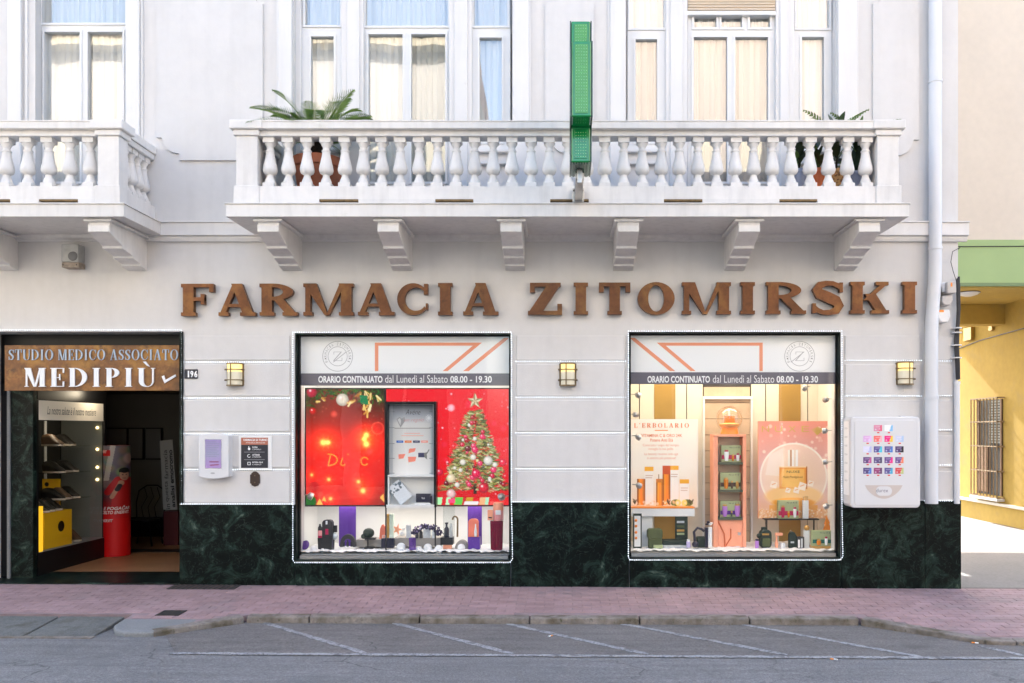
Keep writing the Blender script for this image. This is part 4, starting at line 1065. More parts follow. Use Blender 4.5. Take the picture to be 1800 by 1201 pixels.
# back of the hall: pictures, vertical banner, chair, brochure box, light strip
for k, (a, b) in enumerate(((186, 226), (226, 254), (256, 286))):
    t = thing('framed_notice', ('framed notice on the dim back wall, left of three', 'framed notice on the dim back wall, middle of three', 'framed notice on the dim back wall, right of three')[k], 'notice', (X((a+b)/2, EY), EY, Z(808, EY)), 'framed notices in the hall')
    MB().box(X(a, EY - .03), X(b, EY - .03), EY - .03, EY - .001, Z(808, EY), Z(752, EY)).obj('frame', M['black'], t)
    MB().box(X(a + 2, EY), X(b - 2, EY), EY - .034, EY - .0305, Z(806, EY), Z(754, EY)).obj('sheet', mat('grey_sheet', (.22, .21, .2), .5), t)
bn = thing('vertical_banner', 'white upright banner with black lettering running upwards at the back of the hall', 'banner', (X(297, 3.2), 3.2, .04))
y = 3.2
MB().strip([((X(281, y), Z(775, y)), (X(303, y), Z(773, y))), ((X(287, y), Z(896, y)), (X(311, y), Z(896, y)))], y, y + .015).obj('panel', mat('banner_white', (.42, .42, .41), .6), bn)
def vt(st, pxa, pxb, pya, pyb, bo):    # lettering that reads upwards
    text(st, Z(pyb, y), Z(pya, y), 0, X(pxb, y) - X(pxa, y), 0, M['inkd'], bn, bold=bo, fn=lambda u, v: (X(pxb, y) - v + (Z(790, y) - u) * .055, y - .002, u))
vt('in', 286.5, 293.5, 886, 895, 0.0); vt('questa', 286.5, 293.5, 846, 882, 0.0); vt('farmacia', 286.5, 293.5, 791, 842, 0.0); vt('analisi', 296, 303, 854, 892, .03); vt('emocromo', 297.5, 303, 791, 850, .03)
MB().lathe(0, 0, 0, [(.03, 0), (.03, .002)], 16).obj('emblem', M['inkg'], bn, rot=((0, 0, 0), (R(90), 0, 0))).location = (X(292, y), y - .001, Z(781, y))
MB().box(X(293, y), X(318, y), y - .1, y + .1, .036, Z(898, y) - .001).obj('base', mat('dark_red_base', (.09, .01, .012), .5), bn)
pk = MB().tube([(0, 0, 0), (0, 0, .001)], .001, 4)
ch = thing('metal_chair', 'dark scrolled wrought iron chair beside the red column', 'chair', (X(258, 3.2), 3.2, .036))
def tub(pts, r=.011): return MB().tube(pts, r, 6)
c0 = X(258, 3.2); yb = 3.38
bk = [(c0 - .22, yb - .05, .45), (c0 - .25, yb, .7), (c0 - .22, yb + .03, .88), (c0 - .1, yb + .04, .96), (c0 + .06, yb + .04, .96), (c0 + .18, yb + .03, .88), (c0 + .21, yb, .7), (c0 + .19, yb - .05, .45)]
tub(bk).obj('back_frame', M['black'], ch)
for q in (-.12, -.02, .08):
    tub([(c0 + q, yb - .04, .46), (c0 + q - .05, yb, .62), (c0 + q + .03, yb + .02, .78), (c0 + q - .02, yb + .03, .93)], .007).obj('back_scroll', M['black'], ch)
MB().lathe(c0 - .01, yb - .22, .43, [(.215, 0), (.22, .012), (.215, .025)], 20).obj('seat', M['black'], ch)
for dx, dy in ((-.18, -.38), (.16, -.38), (-.19, -.06), (.17, -.06)):
    tub([(c0 + dx * .85, yb + dy, .43), (c0 + dx, yb + dy, .2), (c0 + dx * 1.12, yb + dy * 1.02, .04)]).obj('leg', M['black'], ch)
ls = thing('light_strip', 'thin glowing warm light strip on the right side of the entrance', 'light strip', (ex1 - .01, 1.0, Z(872, 1.0)))
MB().box(ex1 - .02, ex1 + .0, .99, 1.03, Z(872, 1), Z(763, 1)).obj('tube', mat('strip_glow', (.9, .8, .5), .4, emit=(1, .72, .28), es=1.6 / EXPM), ls)
for px, py, yy in ((185, 692, 1.5), (125, 701, 2.1), (235, 697, 2.4)):
    xx = X(px, yy)
    d = thing('downlight', {185: 'bright round downlight in the hall ceiling right behind the sign', 125: 'dim round downlight in the hall ceiling above the showcase', 235: 'small faint downlight deep in the hall ceiling'}[px], 'ceiling light', (xx, yy, EZ), 'hall ceiling downlights')
    MB().lathe(xx, yy, EZ - .014, [(.05, 0), (.055, .0135)], 20).obj('rim', M['steel'], d)
    MB().lathe(xx, yy, EZ - .018, [(.04, 0), (.04, .0035)], 20).obj('lens', mat('downlight_lens', (.9, .85, .7), .4, emit=(1, .8, .5), es={185: 3, 125: 1, 235: .6}[px] / EXPM), d)
attach(plight('downlight_lamp', (X(185, 1.5), 1.5, EZ - .1), 1.1, .05), d)

# ------------------------------------------------------------------ wall fixtures
def wall_lamp(pxc, py0, label):
    y = -.0; xc = X(pxc); z1 = Z(py0 + 1); z0 = Z(py0 + 37); hw = .088; dp = .10
    t = thing('wall_lamp', label, 'wall lamp', (xc, -.02, z0), 'caged wall lamps on the piers')
    def half(zz0, zz1, r, d, name, m, n=12, close=True):
        mb = MB(); vs = []; 
        for z in (zz0, zz1):
            for k in range(n + 1):
                a = math.pi * k / n; c = math.cos(a); sg = math.copysign(abs(c) ** .55, c)
                vs.append((xc - r * sg, -.018 - d * (math.sin(a) ** .7), z))
        m2 = n + 1
        fs = [(k, k + 1, m2 + k + 1, m2 + k) for k in range(n)] + [tuple(range(n + 1)), tuple(range(2*n + 1, n, -1)), (0, m2, 2*n + 1, n)]
        return mb.add(vs, fs).obj(name, m, t, smooth=30)
    MB().box(xc - hw - .012, xc + hw + .012, -.019, .0, z0 - .01, z1 + .01).obj('back_plate', M['oldbrass'], t)
    zb = z0 + (z1 - z0) * .62
    half(z0, zb, hw - .008, dp - .01, 'diffuser', M['lampglass']); half(zb + .0005, z1, hw - .008, dp - .01, 'lit_diffuser', M['lamplit'])
    half(z1 + .0005, z1 + .014, hw + .004, dp, 'top_cap', M['oldbrass']); half(z0 - .014, z0 - .0005, hw + .004, dp, 'bottom_cap', M['oldbrass'])
    for f in (.23, .74):
        z = z0 + (z1 - z0) * f; half(z - .0055, z + .0055, hw + .002, dp, 'cage_band', M['oldbrass'])
        for sg in (-1, 1): MB().tube([(xc + sg * (hw - .005), -.05, z), (xc + sg * (hw + .026), -.05, z)], .01, 8).obj('cage_ear', M['oldbrass'], t)
    MB().tube([(xc - .02 if pxc < 1500 else xc + .02, -.019 - dp, z0 - .005), (xc - .02 if pxc < 1500 else xc + .02, -.019 - dp, z1 + .005)], .0065, 8).obj('cage_bar', M['oldbrass'], t)
    return t
M['lampglass'] = mat('frosted_lamp_glass', (.55, .52, .43), .35, emit=(1, .85, .55), es=.22 / EXPM)
M['lamplit'] = mat('lit_lamp_glass', (.8, .7, .4), .35, emit=(1, .62, .13), es=1.15 / EXPM)
wall_lamp(415, 640, 'caged wall lamp right of the house number 196'); wall_lamp(998, 640, 'caged wall lamp on the pier between the two display windows')
wl = wall_lamp(1589, 638, 'caged wall lamp above the white vending machine')
cb_ = MB().tube([(X(1589), -.022, Z(677)), (X(1588), -.022, Z(690)), (X(1580), -.022, Z(694)), (X(1485), -.022, Z(695))], .004, 6); cb_.obj('lead', M['trim'], wl)
np_ = thing('house_number', 'dark house number plate reading 196 beside the entrance', 'number plate', (X(337), -.02, Z(666)))
MB().rrect(X(326), X(349), Z(666), Z(649.5), .01, -.028, -.016).obj('plate', M['inkd'], np_); ptext('1', 330, 332.6, 652, 663.5, -.0285, M['inkw'], np_, bold=.03, name='digit'); ptext('9', 334.5, 340, 652, 663.5, -.0285, M['inkw'], np_, bold=.03, name='digit'); ptext('6', 341.5, 347, 652, 663.5, -.0285, M['inkw'], np_, bold=.03, name='digit')
# touch-screen terminal
y = -.13
kt = thing('touchscreen_terminal', 'white wall terminal with lilac touchscreen left of the black notice', 'terminal', (X(375), -.02, Z(842)))
pol = [(349, 768)] + [(349 + 53 * i / 10, 765 - 3.5 * math.sin(math.pi * i / 10)) for i in range(11)] + [(402, 768), (402, 836)] + [(402 - 53 * i / 10, 838.5 + 4 * math.sin(math.pi * i / 10)) for i in range(11)] + [(349, 836)]
MB().prism_y([(X(a, y), Z(b, y)) for a, b in pol], y, .0).obj('housing', M['whitepl'], kt, bevel=.01)
cv = Canvas(361, 773, 389, 823, 2, (.72, .62, .86)).vgrad([(773, (.68, .6, .85)), (798, (.7, .68, .86)), (823, (.75, .6, .88))])
for i in range(9): cv.line((363, 777 + i * 3.2), (363 + rnd.uniform(14, 24), 777 + i * 3.2), .7, (.45, .55, .55), .7)
cv.line((369, 812), (384, 812), 1.6, (.55, .1, .35)).line((370, 818), (384, 817), 1.5, (.6, .1, .3))
MB().box(X(360, y), X(390, y), y - .001, y + .002, Z(824, y), Z(772, y)).obj('bezel', M['inkg'], kt); cv.obj('screen', y, printmat('terminal_screen', .75 / EXPM), kt, .0018)
MB().lathe(0, 0, 0, [(.02, 0), (.02, .002)], 16, sx=1.3, sy=.5).obj('badge', M['inkg'], kt, rot=((0, 0, 0), (R(90), 0, 0))).location = (X(374, y), y - .0005, Z(832, y))
# notice
nt_ = thing('duty_notice', 'black and copper notice headed FARMACIA DI TURNO on white backing', 'notice', (X(449), -.02, Z(826)))
MB().box(X(421), X(479), -.026, -.016, Z(826), Z(766)).obj('backing', M['white'], nt_, bevel=.002)
MB().box(X(425.5), X(472.5), -.032, -.0262, Z(822.5), Z(782)).obj('board', M['inkd'], nt_); MB().box(X(425.5), X(472.5), -.032, -.0262, Z(782) + .0005, Z(769.5)).obj('header', pmat('copper_print', (.68, .4, .3), .5), nt_)
yq = -.0325
ptext('FARMACIA DI TURNO', 428, 470, 771.5, 775.5, yq, M['inkw'], nt_, bold=.02); ptext('ATTIVA DALLE 20:00 ALLE 8:00', 432, 466, 777.5, 779.5, yq, M['inkw'], nt_)
for k, (a, b) in enumerate((('SUONA', 'IL CAMPANELLO'), ('ATTENDI', 'IL FARMACISTA'), ('RITIRA QUI', 'IL FARMACO'))):
    py = 785 + k * 13.3
    ptext(a, 443.5, 443.5 + 2.3 * len(a) * .8, py, py + 3, yq, M['inkw'], nt_, bold=.02); ptext(b, 443.5, 459, py + 4.2, py + 6.2, yq, M['inkw'], nt_)
    if k < 2: MB().box(X(431), X(467), yq, yq + .0005, Z(py + 10), Z(py + 9.5)).obj('rule', M['inkg'], nt_)
    cx_, cz_ = X(439.5), Z(py + 3.2)
    if k == 0: MB().rrect(cx_ - .012, cx_ + .014, cz_ - .02, cz_ + .008, .008, yq, yq + .0005).box(cx_ - .006, cx_ + .001, yq, yq + .0005, cz_ + .0081, cz_ + .026).obj('hand_icon', M['inkw'], nt_)
    elif k == 1: MB().strip([((cx_ + .02 * math.cos(R(a)), cz_ + .02 * math.sin(R(a))), (cx_ + .014 * math.cos(R(a)), cz_ + .014 * math.sin(R(a)))) for a in range(60, 331, 15)], yq, yq + .0005).obj('clock_icon', M['inkw'], nt_)
    else: MB().holes(cx_ - .018, cx_ + .018, cz_ - .018, cz_ + .018, [(cx_ - .012, cx_ + .012, cz_ - .012, cz_ + .012)], yq, yq + .0005).obj('box_icon', M['inkw'], nt_)
bp = thing('bell_plate', 'small dark brown bell plate under the black notice', 'bell plate', (X(449.5), -.02, Z(855)))
pol = [(441, 834), (443, 834), (443.5, 831)] + [(449.5 - 5 * math.cos(R(a)), 832 - 3.5 * math.sin(R(a))) for a in range(10, 171, 20)] + [(455.5, 831), (456, 834), (458, 834), (458, 850), (456, 850), (455.5, 853), (449.5, 855.5), (443.5, 853), (443, 850), (441, 850)]
MB().prism_y([(X(a), Z(b)) for a, b in pol], -.03, -.016).obj('plate', mat('dark_bronze', (.05, .03, .022), .45, metal=.4), bp, bevel=.003)
for q in (836, 848): MB().ball((X(449.5), -.031, Z(q)), .008, 8).obj('button', M['oldbrass'], bp, smooth=60)
# security box under the left balcony
sb = thing('siren_box', 'weathered grey siren box under the left balcony', 'alarm box', (X(126), 0, Z(470)))
y = -.14
MB().rrect(X(107.5, y), X(137.5, y), Z(460.5, y), Z(429, y), .012, y, .0).obj('housing', mat('weathered_grey', (.42, .42, .4), .6, var=[(15, .15)]), sb, bevel=.008)
MB().box(X(108, y), X(138, y), y + .004, .0, Z(470, y), Z(461, y)).obj('bottom_flap', mat('rusty_grey', (.3, .25, .2), .7, var=[(25, .3)]), sb, bevel=.004)
MB().lathe(0, 0, 0, [(.055, 0), (.05, .012), (.03, .018)], 20).obj('sounder', mat('dark_grey_dome', (.15, .15, .15), .5), sb, smooth=40, rot=((0, 0, 0), (R(90), 0, 0))).location = (X(128, y), y - .0005, Z(450.5, y))
for q in (110.5, 134): MB().ball((X(q, y), y + .004, Z(465.5, y)), .008, 6).obj('screw', M['iron'], sb)
# vending machine
p = -.28; vm = thing('vending_machine', 'white wall vending machine with grid of small coloured product cards', 'vending machine', (X(1555), -.02, Z(893, p)))
vx0, vx1, vz0, vz1 = X(1495, p), X(1618, p), Z(893, p), Z(733, p)
MB().rrect(vx0, vx1, vz0, vz1, .05, p, .0, 5).obj('body', M['whitepl'], vm, bevel=.012)
y = p - .001
MB().rrect(vx0 + .045, vx1 - .06, vz0 + .03, vz1 - .035, .03, y - .008, y).obj('door', M['whitepl'], vm, bevel=.005)
MB().box(vx1 - .2, vx1 - .06, p + .06, p + .16, vz1 + .0005, vz1 + .012).obj('lock_cap', M['whitepl'], vm)
side = MB().box(vx0 - .004, vx0 - .0005, p + .05, -.05, vz0 + .14, vz1 - .05).obj('side_label', M['inkw'], vm)
for i in range(7):
    a = vz1 - .14 - i * .1
    text(('ISTRUZIONI', 'INSERIRE', 'MONETE', 'SELEZIONARE', 'RITIRARE', 'RESTO', 'GRAZIE')[i], p + .09, -.09, a, a + .02, 0, M['inkg'], side, fn=lambda u, v: (vx0 - .0046, .0 + (p - .0) - u, v))
y -= .0085
cols = [1524.6, 1543.2, 1562, 1581]; rws = [754.7, 773.5, 792, 811, 829.7]
pal = {(0,1): ((.85,.55,.65),(.9,.4,.5)), (0,2): ((.95,.95,.95),(.5,.75,.92)), (1,0): ((.86,.68,.86),(.9,.75,.92)), (1,1): ((.95,.45,.42),(.96,.7,.72)), (1,2): ((.93,.15,.5),(.98,.8,.2)), (1,3): ((.8,.82,.9),(.68,.78,.9)),
       (2,0): ((.85,.85,.93),(.72,.74,.9)), (2,1): ((.35,.32,.58),(.25,.75,.85)), (2,2): ((.38,.34,.58),(.3,.5,.8)), (2,3): ((.3,.22,.42),(.08,.08,.12)), (3,0): ((.4,.26,.48),(.75,.35,.6)), (3,1): ((.36,.3,.5),(.3,.28,.4)), (3,2): ((.42,.3,.55),(.92,.15,.55)), (3,3): ((.4,.3,.55),(.92,.5,.35)),
       (4,0): ((.32,.28,.5),(.35,.5,.8)), (4,1): ((.6,.25,.45),(.4,.25,.42)), (4,2): ((.36,.34,.58),(.25,.65,.8)), (4,3): ((.85,.3,.3),(.75,.78,.5))}
for r_, cy_ in enumerate(rws):
    for c_, cxx in enumerate(cols):
        if (r_, c_) not in pal: continue
        k = MB().rrect(X(cxx - 8, y), X(cxx + 8, y), Z(cy_ + 8, y), Z(cy_ - 8, y), .012, y, y + .006).obj('product_card', M['whitepl'], vm)
        a, b = pal[(r_, c_)]
        cv = Canvas(cxx - 7.3, cy_ - 7.3, cxx + 7.3, cy_ + 3.4, 2, a).poly([(cxx + 1, cy_ + 3.6), (cxx + 5, cy_ - 7.5), (cxx + 8, cy_ - 7.5), (cxx + 8, cy_ + 3.6)], b)
        cv.circ(cxx - 4, cy_ + .5, 1.4, (.9, .9, .95), al=.7).circ(cxx + 3, cy_ - .5, 1.4, (.9, .9, .95), al=.5).line((cxx - 4, cy_ - 4), (cxx + 3, cy_ - 4.5), 1.2, (.95, .92, .95), .5)
        cv.obj('card_picture', y, M['print'], k, .0006)
        MB().box(X(cxx - 1.5, y), X(cxx + 2.5, y), y - .002, y - .0003, Z(cy_ + 7, y), Z(cy_ + 5, y)).obj('price_light', M['red'], k)
yy = y + .0075
sw = [((X(1520 + 66 * i / 16, yy), Z(853, yy)), (X(1520 + 66 * i / 16, yy), Z(853.2 + 23.5 * math.sin(math.pi * i / 16) ** .7, yy))) for i in range(17)]
tr_ = MB().strip(sw, yy - .01, yy).obj('delivery_tray', pmat('champagne_plastic', (.78, .74, .72), .3, metal=.2), vm)
MB().rrect(X(1539, yy), X(1567, yy), Z(871.5, yy), Z(855, yy), .05, yy - .016, yy - .0102).obj('brand_badge', M['whitepl'], tr_)
ptext('durex', 1540.5, 1561, 859, 865.5, yy - .0168, mat('navy_ink', (.03, .03, .1), .5), tr_, bold=-.01)
MB().box(X(1515, yy), X(1519, yy), yy - .004, yy, Z(878, yy), Z(856, yy)).obj('coin_slot', M['inkg'], vm); MB().box(X(1583, yy), X(1594, yy), yy - .004, yy, Z(856.5, yy), Z(854, yy)).obj('release_lever', M['inkd'], vm)
MB().box(X(1513, yy), X(1521, yy), yy - .002, yy, Z(883.5, yy), Z(881.5, yy)).obj('coin_label', M['inkd'], vm)
MB().box(X(1597, yy), X(1602, yy), yy - .003, yy, Z(756, yy), Z(746, yy)).obj('return_button', M['inkg'], vm)
for i in range(4):
    pts = [(X(1572 + i * 7 - 6 * math.sin(R(a)), yy), yy, Z(885 - 22 * math.cos(R(a)) - 2, yy)) for a in range(10, 91, 10)]
    MB().tube(pts, .006, 6).obj('wave_relief', M['whitepl'], vm)

# downpipe, conduit, cables and meter boxes at the corner
dp_ = thing('downpipe', 'pale grey downpipe running down the right end of the facade', 'pipe', (X(1631), -.1, Z(885)))
MB().tube([(X(1637.5), -.1, 12.0), (X(1637.5), -.1, Z(470)), (X(1636.5), -.1, Z(500)), (X(1632), -.1, Z(560)), (X(1631), -.1, Z(590)), (X(1631), -.1, Z(884))], .072, 20).obj('pipe', M['pipe'], dp_, smooth=50)
for py in (150, 440, 700):
    xx = X(1637.5 if py < 500 else 1631)
    MB().tube([(xx, -.1, Z(py) - .015), (xx, -.1, Z(py) + .015)], .079, 20).obj('pipe_clip', M['pipe'], dp_, smooth=50); MB().box(xx - .02, xx + .02, -.03, .0, Z(py) - .015, Z(py) + .015).obj('wall_tie', M['pipe'], dp_)
cd = thing('cable_conduit', 'thin white conduit at the corner below the black cable bundle', 'conduit', (X(1679), -.04, Z(880)))
MB().tube([(X(1679), -.045, Z(671)), (X(1679), -.045, Z(885))], .032, 14).obj('tube', M['pipe'], cd, smooth=50)
MB().tube([(X(1679), -.045, Z(671)), (X(1679), -.045, Z(676))], .037, 14).obj('collar', M['pipe'], cd, smooth=50)
cbn = thing('cable_bundle', 'bundle of black cables strapped to the building corner', 'cables', (X(1679), -.05, Z(671)))
for k in range(5):
    o = rnd.uniform(-.02, .02); MB().tube([(X(1678) + o, -.04 - .012 * k, Z(668)), (X(1677) + o * 1.5, -.045 - .01 * k, Z(640)), (X(1676) + o * 2, -.05, Z(600)), (X(1679) + o, -.05, Z(575)), (X(1680) + o, -.06, Z(545)), (X(1679) + o * 1.4, -.055, Z(500 - 3 * k))], .014, 7).obj('cable', M['cable'], cbn, smooth=60)
for py in (578, 586, 608, 630): MB().tube([(X(1677.5), -.055, Z(py) - .006), (X(1677.5), -.055, Z(py) + .006)], .058, 12).obj('strap', M['trim'], cbn)
MB().tube([(X(1679), -.05, Z(500)), (X(1672), -.05, Z(478)), (X(1668), -.05, Z(462)), (X(1671), -.05, Z(444)), (X(1684), -.05, Z(437)), (X(1688), .05, Z(437))], .004, 6).obj('loose_wire', M['cable'], cbn)
def jbox(pts, y0, m, label, sticker=None, nm='junction_box'):
    t = thing(nm, label, 'junction box', (X(sum(p[0] for p in pts) / len(pts)), y0 / 2, Z(max(p[1] for p in pts))), 'junction boxes at the corner')
    MB().prism_y([(X(a, y0), Z(b, y0)) for a, b in pts], y0, -.001).obj('housing', m, t, bevel=.012)
    if sticker: MB().box(X(sticker[0], y0), X(sticker[1], y0), y0 - .003, y0 - .0005, Z(sticker[3], y0), Z(sticker[2], y0)).obj('sticker', M['orange'], t)
    return t
M['boxgrey'] = mat('junction_grey', (.5, .47, .45), .5, var=[(20, .08)])
jbox([(1666, 495), (1681, 494), (1682, 515), (1666, 516)], -.17, M['boxgrey'], 'upper grey junction box with two orange stickers at the corner', (1671, 1674, 497, 504))
jbox([(1657, 520), (1674, 519), (1676, 528), (1670, 537), (1660, 536), (1656, 530)], -.13, M['boxgrey'], 'middle rounded junction box without sticker at the corner')
jbox([(1651, 545), (1669, 544), (1671, 556), (1666, 567), (1653, 566), (1648, 557)], -.13, M['whitepl'], 'lowest white rounded junction box with an orange mark', (1651, 1659, 545, 549))
jbox([(1653, 497), (1664, 496), (1665, 512), (1657, 514)], -.1, M['whitepl'], 'small white junction box left of the stickered grey one')

# ------------------------------------------------------------------ LED string lights
def leds(label, pts, jit=.0012, y=-.03):
    t = thing('string_light', label, 'string light', (*[(a + b) / 2 for a, b in zip(pts[0], pts[-1])],), 'white LED string lights')
    P = [Vector(p) for p in pts]
    cord = MB().tube(P, .0016, 5).obj('cord', M['pipe'], t)
    mb = MB(); carry = 0
    for a, b in zip(P, P[1:]):
        L = (b - a).length; d = (b - a) / L; q = carry
        while q < L:
            c = a + d * q; mb.octa((c.x + rnd.uniform(-jit, jit), c.y - .006, c.z + rnd.uniform(-jit, jit)), .007 * rnd.uniform(.8, 1.2)); q += .0262
        carry = q - L
    tag(mb.obj('bulbs', M['glass_led'], t, fix=False), kind='stuff')
    return t
def row_(a, b, py, y=-.022): return [(X(a), y, Z(py)), (X(b), y, Z(py) )]
nm = ['topmost', 'second', 'third', 'fourth']
for k, py in enumerate((637, 700, 762.5, 825.5)):
    leds(f'{nm[k]} horizontal row of lights on the pier left of the first display window', row_(325, 512, py))
    leds(f'{nm[k]} horizontal row of lights on the pier between the display windows', row_(907, 1100, py - 1.5))
leds('row of lights along the plinth top below the touchscreen terminal', row_(322, 516, 885.5, -.042))
leds('row of lights along the plinth top between the display windows', row_(903, 1104, 881.5, -.042))
leds('horizontal row of lights above the caged lamp over the vending machine', row_(1484, 1618, 634))
leds('horizontal row of lights between the lamp and the vending machine', row_(1484, 1618, 696.5))
for k, py in enumerate((635, 696, 755.5, 817.5, 880)):
    leds(['short topmost light row right of the downpipe', 'short second light row right of the downpipe', 'short third light row right of the downpipe', 'short fourth light row right of the downpipe', 'short light row on the plinth top at the building corner'][k], row_(1643 if k < 4 else 1622, 1673, py, -.022 if k < 4 else -.042))
leds('string of lights framing the top and right side of the entrance', [(X(-28), -.02, Z(580.5)), (X(321), -.02, Z(580.5)), (X(321), -.02, Z(886))])
def frame_leds(label, a, b, c, d):
    leds(label, [(X(a), -.042, Z(c)), (X(b), -.042, Z(c)), (X(b), -.042, Z(880)), (X(b) + .012, -.044, Z(d - 6)), (X(b) - .02, -.044, Z(d)), (X(a) + .02, -.044, Z(d)), (X(a), -.044, Z(d - 5)), (X(a), -.042, Z(c))], .002)
frame_leds('string of lights framing the red Christmas display window', 517, 899.5, 585, 988)
frame_leds('string of lights framing the display window with the gold posters', 1104, 1477.5, 583, 983.5)
# ------------------------------------------------------------------ green cross sign, edge-on above the balcony front
gc = thing('pharmacy_cross', 'green illuminated pharmacy cross seen edge-on in front of the balcony', 'sign', (.17, -1.6, 4.25))
xc0, xc1 = .075, .255
dv, db, dh, da = -2.0, -1.53, -2.29, -1.24
zb, zt, za0, za1 = 4.337, 5.66, 4.657, 5.34
cr = [(dv, zb), (dv, za0), (dh, za0), (dh, za1), (dv, za1), (dv, zt), (db, zt), (db, za1), (da, za1), (da, za0), (db, za0), (db, zb)]
MB().prism_x(cr, xc0, xc1).obj('casing', M['green'], gc, bevel=.012)
ins = lambda k: [(y + (k if y in (db, da) else -k) * -1, z + (-k if z in (zt, za1) else k)) for y, z in cr]
for x0, x1, nm in ((xc0 - .012, xc0 - .0005, 'face'), (xc1 + .0005, xc1 + .012, 'face')):
    MB().prism_x(cr, x0, x1).obj('face', M['greend'], gc)
for a, b, yy in ((za1 + .03, zt - .03, dv), (za0 + .03, za1 - .03, dh), (zb + .03, za0 - .02, dv)):
    f = MB().box(xc0 + .03, xc1 - .03, yy - .006, yy - .0005, a, b).obj('edge_lens', M['greenl'] if (a > za0 + .1 or yy == dh) else M['green'], gc, bevel=.003)
    mb = MB()
    for col in range(5):
        n = int((b - a) / .028)
        for i in range(n): mb.octa((xc0 + .045 + col * .0225, yy - .007, a + .02 + i * .028), .0055)
    tag(mb.obj('led_dots', mat('led_dot', (.3, .62, .25), .3), f, fix=False), kind='stuff')
for i in range(6): MB().box(xc0 + .02 + i * .025, xc0 + .03 + i * .025, dv + .03, db - .03, zb - .012, zb - .0005).obj('vent_rib', M['greend'], gc)
MB().box(.12, .2, -1.72, -.86, 4.262, 4.322).obj('arm', M['steel'], gc, bevel=.006)
MB().box(.135, .185, -1.8, -1.64, 4.2, 4.336).obj('clamp', M['steel'], gc, bevel=.006)
MB().box(.1, .22, -.93, -.862, 4.2475, 4.4).obj('wall_plate', M['steel'], gc, bevel=.004)
for q in (.115, .205): MB().tube([(q, -.945, 4.37), (q, -.93, 4.37)], .012, 6).obj('bolt', M['iron'], gc)

# ------------------------------------------------------------------ plants on the balcony
def frond(mb, base, az, length, el, n=26, droop=1.0, lw=.012, ll=.16):
    p = Vector(base); pts = [p.copy()]; e = el
    d = Vector((math.cos(az), math.sin(az), 0))
    for i in range(n):
        stp = length / n; p = p + (d * math.cos(e) + Vector((0, 0, math.sin(e)))) * stp; pts.append(p.copy()); e -= droop * (1.3 / n) * (.5 + i / n)
    side = Vector((-d.y, d.x, 0))
    mb.tube(pts, .006, 5, rs=[.007 * (1 - .8 * i / n) for i in range(n + 1)])
    for i in range(3, n):
        t = (pts[i + 1] - pts[i - 1]).normalized() if i + 1 <= n else t
        l = ll * math.sin(math.pi * (i / n) ** .8) * rnd.uniform(.85, 1.1) + .02
        for sg in (-1, 1):
            q = (side * sg * .75 + t * .75 + Vector((0, 0, .28))).normalized()
            wv = t * lw * .5; a = pts[i]; tip = a + q * l + Vector((0, 0, -.02))
            mid = a + q * l * .5 + Vector((0, 0, .004))
            mb.add([a - wv, a + wv, mid + wv, tip, mid - wv], [(0, 1, 2, 3, 4)])
pot = [(.17, 0), (.2, .02), (.27, .3), (.275, .32), (.3, .325), (.3, .39), (.27, .395), (.26, .36)]
px_, py_ = X(560, -.42), -.42
cy = thing('cycad_palm', 'feathery green cycad palm in a big terracotta pot on the balcony', 'potted plant', (px_, py_, 4.247))
MB().lathe(px_, py_, 4.247, [(r * .95, z * 1.55) for r, z in pot], 28).obj('pot', M['terracotta'], cy, smooth=35)
MB().lathe(px_, py_, 4.79, [(.24, 0), (.24, .015)], 24).obj('soil', M['trunk'], cy)
MB().lathe(px_, py_, 4.8, [(.1, 0), (.12, .06), (.11, .14), (.13, .22), (.08, .3)], 16).obj('trunk', M['trunk'], cy, smooth=30)
for i in range(30):
    mb = MB(); az = 2 * math.pi * i / 30 + rnd.uniform(-.1, .1)
    frond(mb, (px_ + .05 * math.cos(az), py_ + .05 * math.sin(az), 5.06), az, rnd.uniform(.62, .85) * (1 if abs(math.cos(az)) > .5 else .6), R((18, 34, 50, 26, 66, 40)[i % 6]), droop=rnd.uniform(.45, .8), n=24, lw=.010, ll=.2)
    mb.obj('frond', M['leaf'], cy, fix=False)
